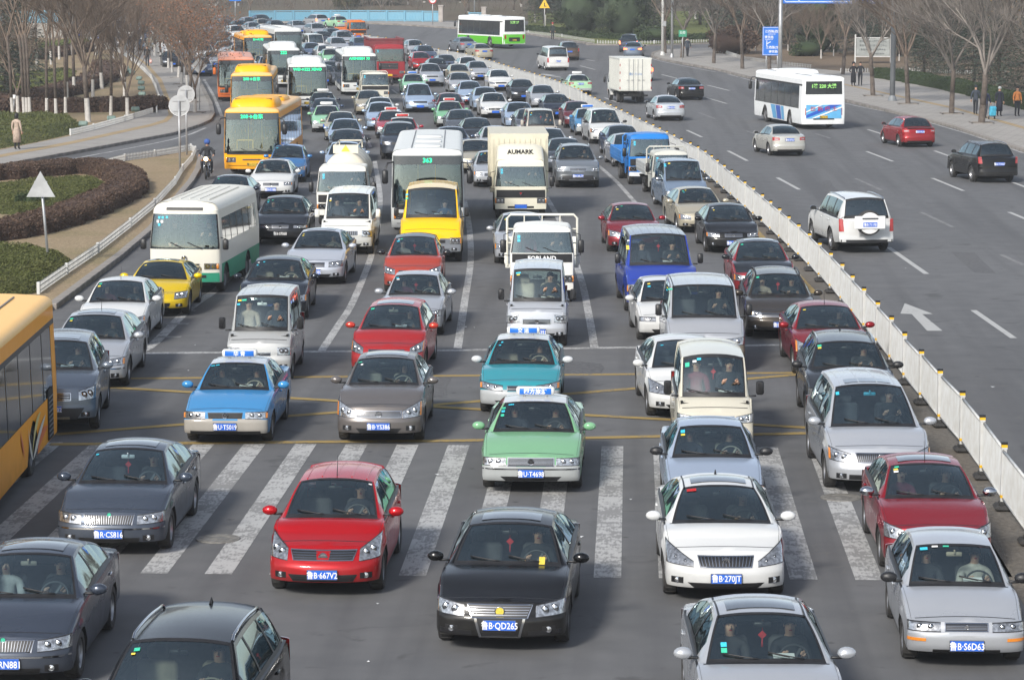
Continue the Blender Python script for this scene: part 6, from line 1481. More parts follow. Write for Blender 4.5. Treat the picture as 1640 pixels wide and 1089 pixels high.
bed('juniper_bed', 'clipped green bed behind the woman in the beige coat', [(-200, 205), (0, 196), (70, 194), (118, 198), (131, 208), (112, 220), (60, 232), (0, 243), (-200, 272)], .42, 'juniper', 'jun_tips', 24000, .05)
bed('ground_cover', 'bright green lawn patch among the left hand trees', [(-100, 175), (0, 160), (55, 150), (110, 134), (125, 118), (110, 112), (60, 116), (-100, 140)], .10, 'green_lawn', 'jun_tips', 5000, .08, 'lawn patch')
bed('ground_cover', 'distant green lawn patch below the blue hoarding', [(60, 85), (110, 78), (150, 66), (120, 64), (60, 72)], .1, 'green_lawn', 'jun_tips', 1500, .08, 'lawn patch')
hedge_band('hedge', 'dark purple clipped hedge crossing the lawn behind the tiled footpath', [(-30, 186), (30, 183), (90, 183), (150, 182), (210, 180), (252, 178)], 2.2, .75, 'purple_hedge', 'hedge_tips', 9000, .08)
hedge_band('hedge', 'dark purple hedge band sweeping through the middle of the lawn', [(0, 172), (60, 164), (110, 152), (150, 137), (178, 122), (170, 112)], 2.4, .7, 'purple_hedge', 'hedge_tips', 7000, .08)
hedge_band('hedge', 'farthest purple hedge on the left hand lawn', [(20, 100), (60, 96), (110, 88), (150, 82)], 2.5, .7, 'purple_hedge', 'hedge_tips', 3000, .1)
hedge_band('hedge', 'long clipped green hedge behind the right hand pavement', [(1410, 127), (1450, 133), (1500, 142), (1560, 155), (1620, 170), (1700, 190), (1800, 220)], 1.5, .75, 'box_hedge', 'box_tips', 26000, .045)
hedge_band('hedge', 'low green hedge on the verge beyond the worker', [(846, 50), (900, 56), (960, 63), (1040, 66)], 2.2, .45, 'box_hedge', 'box_tips', 4000, .12)
hedge_band('hedge', 'low green hedge behind the fence of the side road', [(1040, 67), (1090, 66), (1160, 64), (1200, 63)], 2., .5, 'box_hedge', 'box_tips', 3000, .12)
def shrub(label, px, py, w_, h, mt, mt2, n=3000, leaf=.1):
 x, y = G(px, py); m = MB()
 m.ball((0, 0, h * .45), (w_ * .38, w_ * .38, h * .42), 12, 8)
 cl = [(Vector((random.uniform(-.36, .36) * w_, random.uniform(-.36, .36) * w_, random.uniform(.25, .72) * h)), random.uniform(.18, .34) * w_ * .8) for _ in range(9)]
 def pick():
  c, r = random.choice(cl); d = Vector((random.gauss(0, 1), random.gauss(0, 1), random.gauss(0, .8))).normalized(); p = c + d * r * random.uniform(.6, 1.1); p.z = max(.05, p.z); return p, d
 leafy(m, n, pick, leaf); thing('shrub', label, 'shrub', (x, y, ghz(y) + .1), 0, None, m.mesh('shrub', [mt, mt2]))
shrub('dark red rounded shrub left of the blue direction board', 1168, 88, 5.2, 2.5, 'purple_hedge', 'hedge_tips', 4000, .12)
shrub('round green clipped shrub by the far side road', 1047, 68, 4.2, 1.5, 'box_hedge', 'box_tips', 2500, .12)
shrub('small dark green ball shrub on the island beside the triangular sign', 50, 336, 1.15, .55, 'box_hedge', 'box_tips', 3000, .04)
shrub('dark green shrub under the trees left of the inscription board', 1293, 92, 3.2, 1.5, 'box_hedge', 'box_tips', 2500, .1)

# ---------------------------------------------------------------- trees
def bare_tree(seed, h=8., th=2.6, r=.13, spread=.5, levels=4, kids=4, leaf=None, lime=True, tw=.012):
 rnd = random.Random(seed); tr, cr = MB(), MB(); tips = []
 def br(mb, p, d, r_, L_, lv):
  pts = [p]; q = p; dd = d; k = 5 if lv < 2 else 3; ns = 3 if lv else 4
  for i in range(ns):
   dd = (dd + Vector((rnd.gauss(0, .09), rnd.gauss(0, .09), rnd.gauss(0, .05) + (.10 if lv > 1 else .02)))).normalized(); q = q + dd * L_ / ns; pts.append(q)
  rs = [lerp(r_, max(tw * .45, r_ * .55), i / ns) for i in range(ns + 1)]
  mb.tube(pts, rs, k, 0, cap=False)
  if lv >= levels: tips.append(q); return
  n_ = kids + rnd.choice((0, 0, 1)) + (1 if lv >= 2 else 0)
  for i in range(n_):
   t = rnd.uniform(.35, 1.) if lv else rnd.uniform(.6, 1.); o_ = pts[0].lerp(pts[-1], t); o_ = pts[min(ns, int(t * ns))].lerp(pts[min(ns, int(t * ns) + 1)], t * ns - int(t * ns)) if t < 1 else pts[-1]
   a = rnd.uniform(0, 2 * PI); s = rnd.uniform(.6, 1.1) * spread * (1.15 if lv else 1.)
   e = dd.orthogonal().normalized(); f = dd.cross(e); nd = (dd + (e * math.cos(a) + f * math.sin(a)) * s * 1.4).normalized(); nd.z = abs(nd.z) * .8 + .15
   br(cr, o_, nd.normalized(), max(tw * .6, r_ * rnd.uniform(.42, .6)), L_ * rnd.uniform(.58, .8), lv + 1)
 ln = Vector((rnd.gauss(0, .03), rnd.gauss(0, .03), 1)).normalized()
 tr.tube([(0, 0, -.1), (0, 0, .06), tuple(ln * 1.15)], [r * 1.5, r * 1.15, r], 9, 1 if lime else 0, cap=False); tr.tube([tuple(ln * 1.15), tuple(ln * (1.15 + th) / 2 + Vector((.03, .02, .2))), tuple(ln * th)], [r, r * .9, r * .8], 9, 0)
 L0 = (h - th) * .46
 for i in range(kids): a = 2 * PI * i / kids + rnd.uniform(-.4, .4); d = Vector((math.cos(a) * spread, math.sin(a) * spread, 1)).normalized(); br(cr, ln * th * rnd.uniform(.88, 1.0), d, r * .55, L0 * rnd.uniform(.85, 1.15), 1)
 lf = None
 if leaf:
  lf = MB()
  for _ in range(leaf):
   t = rnd.choice(tips); p = t + Vector((rnd.gauss(0, .5), rnd.gauss(0, .5), rnd.gauss(-.2, .5))); a = Vector((rnd.gauss(0, 1), rnd.gauss(0, 1), rnd.gauss(0, 1))).normalized(); b = a.orthogonal().normalized(); k = rnd.uniform(.04, .09); lf.quad(p - a * k, p + b * k * .7, p + a * k, p - b * k * .7)
 return tr, cr, lf
M['dryleaf'] = mat('dry_orange_leaves', (.30, .14, .075), .9, noise=(2, .45)); M['yelleaf'] = mat('yellow_leaves', (.42, .24, .05), .9, noise=(2, .4)); M['needle'] = mat('cedar_needles', (.050, .068, .048), .9, noise=(.9, .5)); M['needle2'] = mat('cedar_needles_light', (.085, .105, .075), .9, noise=(.9, .5))
M['cypress'] = mat('cypress_green', (.042, .062, .030), .9, noise=(.7, .5)); M['cypress2'] = mat('cypress_tips', (.075, .10, .045), .9, noise=(.7, .5)); M['olive'] = mat('olive_leaves', (.13, .115, .05), .9, noise=(.7, .4))
TV = []; M['barkpale'] = mat('dusty_pale_bark', (.26, .235, .21), .95, noise=(6, .4))
for a in (dict(seed=1, h=9.0, th=2.7, spread=.52, kids=5, levels=4), dict(seed=2, h=8.6, th=2.5, spread=.6, kids=5, levels=4), dict(seed=3, h=9.5, th=3.6, spread=.32, kids=4, r=.11, levels=4), dict(seed=4, h=7.0, th=1.4, spread=.42, kids=4, r=.10, levels=4), dict(seed=5, h=10.5, th=4.6, spread=.26, kids=3, r=.09, levels=4), dict(seed=6, h=9.4, th=2.2, spread=.5, kids=4, levels=4, leaf=1100), dict(seed=8, h=12., th=3.2, spread=.42, kids=5, r=.2, levels=4)):
 lf_m = 'dryleaf'; tr, cr, lf = bare_tree(**a)
 TV.append((weld(tr.mesh('trunk', ['bark', 'lime'])), cr.mesh('crown', ['twig' if a['seed'] in (1, 4, 5, 6) else 'twigg']), lf.mesh('leaves', [lf_m]) if lf else None))
TRN = []
for tr, cr, lf in TV: q = tr.copy(); q.materials.clear(); q.materials.append(M['bark']); q.materials.append(M['barkpale']); TRN.append(q)
ylf = TV[5][2].copy(); ylf.materials.clear(); ylf.materials.append(M['yelleaf'])
def place_tree(v, px, py, label, group=None, s=1., world=False, sink=0., leaves=None, base=.1, rz=None, lime=True):
 x, y = (px, py) if world else G(px, py); tr, cr, lf = TV[v]; label = label.replace('@', landmark(x, y)); r = thing('bare_tree' if lf is None else 'autumn_tree', label, 'tree', (x, y, ghz(y) + base - sink), random.uniform(0, 6.28) if rz is None else rz, group); r.scale = (s, s, s * random.uniform(.94, 1.06))
 t = link('trunk', tr if lime else TRN[v], r); c = link('crown', cr, r)
 if lf: link('leaves', leaves or lf, c)
 return r
def conifer(seed, h, w_, style):
 rnd = random.Random(seed); m, t = MB(), MB(); t.tube([(0, 0, -.2), (0, 0, h * .5), (0, 0, h * .95)], [h * .026, h * .018, .02], 7)
 if style == 'cedar':
  lv = 15
  for i in range(lv):
   z = h * (.10 + .86 * i / lv); R_ = w_ / 2 * (1 - i / lv) ** .75 * rnd.uniform(.8, 1.1) + .15; nb = 7 if i < 10 else 5
   for k in range(nb):
    a = 2 * PI * k / nb + rnd.uniform(-.4, .4) + i; L_ = R_ * rnd.uniform(.75, 1.1); t.tube([(0, 0, z), (math.cos(a) * L_ * .9, math.sin(a) * L_ * .9, z - L_ * .10)], [.04, .012], 4, cap=False)
    for q in range(int(16 + L_ * 12)):
     f = rnd.uniform(.15, 1); sp = .30 * L_ * (1.1 - f) + .12; p = Vector((math.cos(a) * L_ * f, math.sin(a) * L_ * f, z - L_ * .10 * f + rnd.gauss(0, .17))) + Vector((rnd.gauss(0, sp), rnd.gauss(0, sp), -abs(rnd.gauss(0, .10)))); d = Vector((math.cos(a) + rnd.gauss(0, .5), math.sin(a) + rnd.gauss(0, .5), rnd.gauss(-.25, .2))).normalized(); b = d.cross(Vector((rnd.gauss(0, .4), rnd.gauss(0, .4), 1))).normalized(); s = rnd.uniform(.10, .24)
     m.quad(p - d * s, p - b * s * .28, p + d * s, p + b * s * .28, rnd.choice((0, 0, 1)))
 else:
  cl = []
  for i in range(60): z = rnd.uniform(.04, .95); R_ = w_ / 2 * (1 - abs(z - .3) ** 1.6 * 1.3) * .78; a = rnd.uniform(0, 6.28); cl.append((Vector((math.cos(a) * R_, math.sin(a) * R_, z * h)), rnd.uniform(.5, .95) * w_ * .13))
  m.ball((0, 0, h * .42), (w_ * .34, w_ * .34, h * .42), 12, 8, 0)
  for c, r_ in cl:
   for _ in range(110):
    d = Vector((rnd.gauss(0, 1), rnd.gauss(0, 1), rnd.gauss(0, 1))).normalized(); p = c + d * r_ * rnd.uniform(.5, 1.1) + Vector((0, 0, r_ * .3)); p.z = max(.05, p.z); e = (d + Vector((0, 0, .8))).normalized(); b = e.orthogonal().normalized(); s = rnd.uniform(.07, .17); m.quad(p - e * s, p - b * s * .4, p + e * s, p + b * s * .4, rnd.choice((0, 0, 1)))
 return m, t
EV = []
for sd, h, w_, st, m1, m2 in ((1, 9, 6.5, 'cedar', 'needle', 'needle2'), (2, 7.5, 7, 'cedar', 'needle', 'needle2'), (3, 7, 6.4, 'bush', 'cypress', 'cypress2'), (4, 6, 4.5, 'bush', 'cypress', 'cypress2'), (5, 6.5, 6, 'bush', 'olive', 'cypress2')):
 c_, t_ = conifer(sd, h, w_, st); EV.append((t_.mesh('trunk', ['bark']), c_.mesh('crown', [m1, m2])))
def place_ever(v, px, py, label, group=None, s=1., world=False, base=0.):
 x, y = (px, py) if world else G(px, py); label = label.replace('@', landmark(x, y)); r = thing('evergreen_tree', label, 'tree', (x, y, ghz(y) + base), random.uniform(0, 6.28), group); r.scale = (s, s, s)
 link('trunk', EV[v][0], r); link('crown', EV[v][1], r); return r
gl = 'young bare trees with whitewashed trunks on the left lawn'
LT = [(75, 697, 4), (105, 683, 3), (143, 697, 4), (160, 699, 4), (176, 700, 4), (272, 700, 4), (327, 703, 4), (382, 688, 4), (388, 590, 2), (433, 563, 2), (513, 723, 0), (502, 587, 3), (540, 575, 3), (592, 527, 0), (645, 683, 4), (725, 595, 3), (742, 705, 3), (297, 385, 4), (345, 355, 3), (215, 388, 2), (660, 400, 2), (710, 470, 0), (480, 360, 0), (420, 330, 2), (560, 330, 0), (620, 300, 1), (120, 330, 1), (40, 300, 0)]
NL = ['leftmost slender bare tree with a whitewashed foot', 'thin bare sapling beside the leftmost tree', 'slim grey tree left of the white garden lamp', 'slim grey tree right of the white garden lamp', 'third slim tree in the close row on the lawn edge', 'bent slender tree at the end of the green bed', 'tall slender pale tree above the green bed', 'straight pale tree midway along the dark hedge']
for i, (x, y, v) in enumerate(LT):
 lab = NL[i] if i < len(NL) else {10: 'large many limbed dark tree in front of the purple hedge', 14: 'slender pale tree just left of the low picket fence end', 16: 'forked small tree at the right end of the purple hedge', 15: 'bare tree standing behind the right end of the hedge', 13: 'bare tree with whitewashed foot in the lawn centre'}.get(i, 'whitewashed bare tree @')
 place_tree(v, x / 3.63, y / 3.63, lab, gl, {4: 1.05, 2: 1.05, 3: 1.05}.get(v, 1.) * (1.15 if i == 10 else 1))
ST = [(218, 85), (230, 77), (242, 79), (258, 103), (270, 112), (276, 119), (286, 127), (291, 138), (300, 142), (305, 167), (312, 184), (248, 92), (210, 72), (200, 62)]
for i, (x, y) in enumerate(ST):
 v = 5 if 3 <= i <= 10 else 1
 lab = 'orange leaved street tree, %s along the footpath kerb' % ['first from the corner', 'second from the corner', 'third from the corner', 'fourth from the corner', 'fifth from the corner', 'sixth from the corner', 'seventh from the corner', 'eighth from the corner'][10 - i] if v == 5 else 'bare street tree far up the left footpath, %s' % {0: 'nearest to the man with the bag', 1: 'beside the white four wheel drive', 2: 'beside the dark saloon', 11: 'first beyond the orange trees', 12: 'second farthest', 13: 'farthest'}[i]
 place_tree(v, x, y, lab, 'street trees along the left kerb', .80 if v == 5 else .95)
 if i < 11:
  b = MB(); gx, gy = G(x, y)
  for q in range(4): b.box((.55 * math.cos(q * PI / 2), .55 * math.sin(q * PI / 2), .0), (.08 if q % 2 == 0 else 1.18, 1.18 if q % 2 == 0 else .08, .05), 0)
  b.quad((-.5, -.5, .005), (.5, -.5, .005), (.5, .5, .005), (-.5, .5, .005), 1); o = link('tree_pit', b.mesh('tree_pit', ['kerb', 'soil'])); o.location = (gx, gy, .145); kind(o, 'structure')
RT = [(1092, 95, 1), (1065, 88, 0), (1143, 104, 1), (1189, 113, 0), (1232, 120, 1), (1350, 122, 0), (1398, 157, 1), (1454, 170, 0), (1524, 186, 1), (1572, 201, 6), (1700, 232, 1)]
NR = ['beside the green bus stop plate', 'behind the white lamp mast', 'second left of the blue direction board', 'first left of the blue direction board', 'behind the blue direction board', 'behind the blue and white bus', 'left of the thick grey mast', 'right of the thick grey mast', 'left of the man in grey', 'in front of the shopping trolley, the largest', 'at the right edge beyond the frame']
for (x, y, v), l_ in zip(RT, NR):
 place_tree(v, x, y, 'bare street tree ' + l_, 'street trees on the right pavement', 1.15 if v != 6 else .9, base=.13, lime=False)
 b = MB(); gx, gy = G(x, y)
 for q in range(4): b.box((.6 * math.cos(q * PI / 2), .6 * math.sin(q * PI / 2), .0), (.1 if q % 2 == 0 else 1.3, 1.3 if q % 2 == 0 else .1, .06), 0)
 b.quad((-.55, -.55, .005), (.55, -.55, .005), (.55, .55, .005), (-.55, .55, .005), 1); o = link('tree_pit', b.mesh('tree_pit', ['kerb', 'soil'])); o.location = (gx, gy, .145); kind(o, 'structure')
place_ever(0, 12, 152, 'tall dark cedar at the left edge of the picture', None, 1.15); place_ever(0, -20, 170, 'cedar partly outside the left edge', None, 1.1); place_ever(1, 30, 120, 'second cedar behind the leftmost one', None, .9)
for i, (x, y, v, s, l_) in enumerate([(930, 58, 2, 1., 'broad dark evergreen bush left of the pair on the far verge'), (1000, 62, 2, 1.05, 'broad dark evergreen bush right of the pair on the far verge'), (960, 45, 3, 1.1, 'smaller evergreen between the two broad bushes'), (1480, 130, 1, .62, 'low spreading cedar right of the inscription board'), (1560, 138, 1, .8, 'spreading cedar behind the clipped hedge'), (1600, 146, 1, .78, 'cedar behind the four walkers on the right'), (1650, 150, 1, .8, 'cedar at the right edge behind the hedge'), (1520, 120, 1, .7, 'cedar farther back behind the clipped hedge')]):
 place_ever(v, x, y, l_, 'dark evergreens at the park edge', s)
for i, (x, y) in enumerate(((1262, 70), (1285, 60), (1310, 66), (1340, 58), (1375, 62), (1410, 55), (1450, 66), (1490, 60), (1530, 72), (1570, 66), (1610, 78), (1650, 72), (1440, 92), (1520, 100), (1600, 108), (1200, 55), (1170, 50))): place_ever(i % 2, x, y, 'dark cedar behind the park slope @', 'dark cedars behind the park slope', random.uniform(.75, 1.05))
place_tree(5, 1648, 128, 'tree with yellow leaves at the upper right edge', None, 1., leaves=ylf)
for x, y in ((1290, 88), (1315, 96), (1335, 92), (1262, 84), (1330, 78), (1440, 100), (1500, 112), (1610, 128), (1210, 84), (1240, 76)): place_tree(random.choice((0, 3, 3)), x, y, 'bare young tree on the brown slope @', 'bare young trees on the park slope', random.uniform(.5, .75))
random.seed(21)
for i in range(64):                            # park trees behind the right verge and the slope
 x = random.uniform(850, 1760); y = random.uniform(14, 58) if x < 1150 else random.uniform(18, 90)
 if x > 1150 and y > 60 and random.random() < .5: continue
 r = random.random(); v = random.choice((0, 1, 2, 4))
 if r < .52: place_tree(v, x, y, 'bare park tree @', 'park woodland trees', random.uniform(.85, 1.15))
 else: v = random.choice((0, 0, 1, 3)); place_ever(v, x, y, ('dark cedar' if v == 0 else 'lower dark cedar' if v == 1 else 'rounded evergreen') + ' in the park @', 'park woodland trees', random.uniform(.75, 1.05))
for i in range(96):                            # the belt of trees behind the blue railing and to the left
 X_ = random.uniform(-125, 8); Y_ = random.uniform(347, 420) if X_ > -60 else random.uniform(325, 420)
 r = random.random()
 if r < .62: place_tree(random.choice((0, 1, 2, 3, 6)), X_, Y_, 'bare tree in the far woodland @', 'woodland belt behind the railing', random.uniform(.8, 1.15), world=True, sink=1.)
 elif X_ > -40: place_ever(random.choice((0, 0, 3, 4)), X_, Y_, 'evergreen in the far woodland @', 'woodland belt behind the railing', random.uniform(.7, 1.), world=True, base=-1.)
for i in range(26):
 x, y = random.uniform(-60, 250), random.uniform(36, 62)
 place_tree(random.choice((0, 1, 2, 3)), x, y, 'bare back row lawn tree @', 'trees at the back of the left lawn', random.uniform(.8, 1.1))
m = MB(); rnd = random.Random(5)
for i in range(16000):
 X_ = rnd.uniform(-190, 110); Y_ = rnd.uniform(372, 440); z = ghz(Y_); p = Vector((X_, Y_, z + rnd.random() ** 1.4 * 5)); d = Vector((rnd.gauss(0, .35), rnd.gauss(0, .35), 1)).normalized(); L_ = rnd.uniform(.8, 2.4); r_ = rnd.uniform(.015, .05); b = d.orthogonal().normalized() * r_; m.quad(p - b, p + b, p + d * L_ + b * .3, p + d * L_ - b * .3, rnd.choice((0, 0, 0, 1)))
o = link('far_brushwood', m.mesh('far_brushwood', ['twig', 'twigg'])); kind(o, 'stuff')
# ---------------------------------------------------------------- blue bridge railing, hoarding, boards and signs
M['railblue'] = mat('railing_blue', (.13, .33, .46), .6, noise=(.6, .35, (.20, .34, .40))); M['stone'] = mat('pale_stone', (.42, .38, .35), .8, noise=(2, .3)); M['inscr'] = mat('inscription_board', (.34, .36, .35), .7, noise=(1.5, .3)); M['inscrt'] = mat('inscription_ink', (.12, .13, .13), .8, noise=(3, .2))
def railing(pts, label, h=1.3):
 P_ = [Vector(G(*p)) for p in pts]; root = thing('bridge_railing', label, 'railing', (0, 0, 0)); d_ = 0
 for a, b in zip(P_, P_[1:]):
  L_ = (b - a).length; n_ = max(1, round(L_ / 2.2));
  for k in range(n_):
   p, q = a.lerp(b, k / n_), a.lerp(b, (k + 1) / n_); z = ghz(p.y) + .12; ang = math.atan2((q - p).y, (q - p).x); l_ = (q - p).length
   m = MB(); m.box((l_ / 2, 0, h - .05), (l_, .12, .12), 0, bev=.02); m.box((l_ / 2, 0, h * .5), (l_ - .25, .05, h * .72), 0); m.box((l_ / 2, 0, .1), (l_, .1, .1), 0)
   for j in range(6): m.box((l_ * (j + .5) / 6, 0, h * .5), (.10, .09, h * .76), 0)
   link('panel', m.mesh('panel', ['railblue']), root, (p.x, p.y, z), ang)
   m = MB(); m.box((0, 0, h / 2), (.2, .2, h + .06), 0, bev=.02); link('post', m.mesh('post', ['railblue']), root, (p.x, p.y, z), ang)
 m = MB(); m.box((0, 0, .95), (.55, .55, 1.9), 0, bev=.04); m.box((0, 0, 1.95), (.65, .65, .15), 0, bev=.03); p = P_[-1]; link('end_pillar', m.mesh('end_pillar', ['stone']), root, (p.x, p.y, ghz(p.y) + .1))
railing([(400, 37), (440, 36.5), (500, 36), (560, 36), (620, 36.3), (706, 37.5)], 'pale blue bridge railing across the far end of the road')
railing([(752, 40), (775, 40.5)], 'short blue railing end beyond the gap')
x, y = G(52, 62); r = thing('hoarding', 'blue hoarding on a grey wall behind the left hand lawn', 'hoarding', (x, y, ghz(y)), .06)
m = MB(); m.box((0, 0, .8), (9.5, .3, 1.6), 0); link('wall', m.mesh('wall', ['concrete']), r); m = MB()
for k in range(6): m.box((-3.95 + k * 1.58, -.02, 2.3), (1.54, .08, 1.3), 0, bev=.01)
link('panel', m.mesh('panel', ['railblue']), r)
def post_sign(name, label, cat, px, py, zc, build, pole_r=.04, lean=(0, 0), rz=0., top=None, base=.12):
 x, y = G(px, py); r = thing(name, label, cat, (x, y, ghz(y) + base), rz); h = top or zc + .2
 m = MB(); m.tube([(0, .06, -.1), (lean[0], .06 + lean[1], h)], pole_r, 10); m.box((0, .06, .0), (.3, .3, .03), 0); link('pole', m.mesh('pole', ['galv']), r)
 build(r, lean[0] * zc / h, zc); return r
def plate_poly(r, name, pts, th, mt, y=0., parent=None, back=None):
 m = MB(); n = len(pts); m.poly([(x, y - th / 2, z) for x, z in pts], 0); m.poly([(x, y + th / 2, z) for x, z in pts][::-1], 1 if back else 0)
 for (a, b), (c, d) in zip(pts, pts[1:] + pts[:1]): m.quad((a, y - th / 2, b), (a, y + th / 2, b), (c, y + th / 2, d), (c, y - th / 2, d), 1 if back else 0)
 return link(name, m.mesh(name, [mt, back or mt]), parent or r)
def circ(r_, cx=0, cz=0, n=28): return [(cx + r_ * math.cos(2 * PI * k / n), cz + r_ * math.sin(2 * PI * k / n)) for k in range(n)]
def brackets(r, x, zs, w_=.5, y=-.03):
 for z in zs: m = MB(); m.box((x, y, z), (w_, .03, .04), 0, bev=.005); link('bracket', m.mesh('bracket', ['galv']), r)
def b1(r, x, z):
 plate_poly(r, 'sign_plate', [(x - .44, z - .34), (x + .44, z - .34), (x, z + .44)], .012, 'signback', -.05); brackets(r, x, (z - .2, z + .12), .4, -.03)
post_sign('warning_sign', 'triangular road sign seen from behind on a leaning pole on the island', 'road sign', 78, 433, 2.45, b1, .04, (-.2, 0), 0, 2.75)
def b2(rad):
 def f(r, x, z):
  plate_poly(r, 'sign_plate', circ(rad, x, z), .012, 'signback', .02 + .1); brackets(r, x, (z - .25, z + .2), .55, .10)
  m = MB(); m.tube([(x + (rad - .01) * math.cos(a * PI / 12 + PI), .12, z + (rad - .01) * math.sin(a * PI / 12 + PI)) for a in range(11)], .012, 5); link('rim', m.mesh('rim', ['white']), r)
 return f
post_sign('round_sign', 'light grey back of a round road sign on the island tip', 'road sign', 288, 277, 2.85, b2(.47), .045); post_sign('round_sign', 'darker round road sign just behind the pale one', 'road sign', 299, 253, 2.9, b2(.42), .045)
def b3(r, x, z): plate_poly(r, 'sign_plate', [(x - .52, z), (x, z - .52), (x + .52, z), (x, z + .52)], .012, 'signback', .12)
post_sign('diamond_sign', 'diamond shaped sign plate among the orange street trees', 'road sign', 319.5, 180, 2.75, b3, .04)
M['signred'] = mat('sign_red', (.55, .03, .03), .5, noise=(9, .2)); M['signgreen'] = mat('sign_green', (.03, .28, .16), .5, noise=(9, .2)); M['signyel'] = mat('sign_yellow', (.85, .52, .03), .5, noise=(9, .2))
def b4(r, x, z):
 a = plate_poly(r, 'sign_plate', circ(.46, 0, z), .02, 'signred', -.02); plate_poly(r, 'sign_face', circ(.34, 0, z), .012, 'white', -.036, parent=a); link('lettering', text_mesh('10t', 'blackprint', .42, .02), a, (0, -.05, z))
post_sign('weight_limit_sign', 'round red and white 10t weight limit sign by the blue railing', 'road sign', 693, 42, 2.9, b4, .05)
def b5(r, x, z):
 a = plate_poly(r, 'sign_plate', [(-.6, z - .48), (.6, z - .48), (0, z + .56)], .02, 'signyel', -.02); plate_poly(r, 'pictogram', [(-.05, z - .3), (.22, z - .3), (.22, z - .22), (.05, z - .22), (.05, z + .12), (-.05, z + .12)], .012, 'blackprint', -.036, parent=a)
post_sign('warning_sign', 'yellow triangular warning sign on the far verge', 'road sign', 872, 52, 3.0, b5, .05)
def b6(r, x, z):
 a = plate_poly(r, 'sign_plate', [(-.72, z - .75), (.72, z - .75), (.72, z + .75), (-.72, z + .75)], .03, 'signblue', -.02)
 for k, (t, s_) in enumerate((('江西路', .3), ('←', .3), ('高雄路', .26))): link('lettering', text_mesh(t, 'white', s_, .01), a, (-.2 + .1 * (k % 2), -.04, z + .5 - k * .36))
post_sign('direction_sign', 'small blue direction sign above the far traffic queue', 'road sign', 377, 40, 3.4, b6, .06)
def b7(r, x, z):
 a = plate_poly(r, 'sign_plate', [(-.36, z - .3), (.36, z - .3), (.36, z + .3), (-.36, z + .3)], .02, 'signgreen', -.02); link('lettering', text_mesh('公交', 'white', .26, .01), a, (0, -.04, z + .08))
post_sign('bus_stop_plate', 'small green bus stop plate on a thin pole', 'sign', 1093, 98.5, 2.35, b7, .035)
x, y = G(1227, 124); r = thing('direction_board', 'blue road direction board beside the bus on the right', 'road sign', (x, y, ghz(y) + .13), 0)
m = MB(); m.tube([(0, .08, 0), (0, .08, 2.4)], .06, 10); link('pole', m.mesh('pole', ['galv']), r); m = MB(); m.tube([(.9, .08, 0), (.9, .08, 2.4)], .06, 10); link('pole', m.mesh('pole', ['galv']), r)
m = MB(); m.box((.42, 0, 2.75), (1.50, .06, 2.30), 0, bev=.02); pl = link('sign_plate', m.mesh('sign_plate', ['signblue']), r)
m = MB()
for a in ((.42, 3.84, 1.40, .025), (.42, 1.66, 1.40, .025), (-.28, 2.75, .025, 2.2), (1.12, 2.75, .025, 2.2)): m.box((a[0], -.035, a[1]), (a[2], .008, a[3]), 0)
link('border', m.mesh('border', ['white']), pl)
for t, X_, Z_, s_ in (('江西路(西)', .42, 3.52, .24), ('JIANGXI RD', .42, 3.3, .11), ('南京路', .2, 3.08, .24), ('NANJING RD', .2, 2.88, .11), ('江西路(东)', .5, 2.24, .24), ('南京路', .55, 1.92, .24)): link('lettering', text_mesh(t, 'white', s_, .008), pl, (X_, -.04, Z_))
m = MB(); m.box((.02, -.036, 2.58), (.05, .008, .46), 0); m.box((0, 0, 0), (.34, .008, .05), 0, tf=Matrix.Translation((.18, -.036, 2.62)) @ Matrix.Rotation(-.5, 4, 'Y')); link('arrow', m.mesh('arrow', ['white']), pl)
x, y = G(1249, 131); r = thing('overhead_sign', 'large blue overhead road sign reading NANJING RD on a tall pale mast', 'road sign', (x, y, ghz(y) + .13), 0)
m = MB(); m.tube([(0, 0, 0), (-.02, 0, 7.6)], [.17, .13], 14); m.box((0, 0, .02), (.6, .6, .05), 0); link('mast', m.mesh('mast', ['galv']), r)
zb_ = 5.90
m = MB(); m.box((4.05, -.12, zb_ + 1.05), (7.8, .08, 2.1), 0, bev=.03); pl = link('sign_plate', m.mesh('sign_plate', ['signblue']), r)
m = MB()
for a in ((4.05, zb_ + .14, 7.4, .05), (4.05, zb_ + 1.96, 7.4, .05)): m.box((a[0], -.165, a[1]), (a[2], .01, a[3]), 0)
for s in (0, 1): m.box((.30 + s * 7.5, -.165, zb_ + 1.05), (.05, .01, 1.75), 0); m.box((0, 0, 0), (.14, .01, .05), 0, tf=Matrix.Translation((.335 + s * 7.43, -.165, zb_ + .17)) @ Matrix.Rotation((.8 if s == 0 else -.8), 4, 'Y'))
link('border', m.mesh('border', ['white']), pl); link('lettering', text_mesh('NANJING RD', 'white', .46, .02, 1.1), pl, (1.75, -.165, zb_ + .44)); link('lettering', text_mesh('南京路', 'white', .75, .01), pl, (1.75, -.165, zb_ + 1.25))
m = MB(); m.tube([(0, .05, zb_ + 1.5), (7.6, .05, zb_ + 1.5)], .08, 8); m.tube([(0, .05, zb_ + .6), (7.6, .05, zb_ + .6)], .08, 8); link('arm', m.mesh('arm', ['galv']), r)
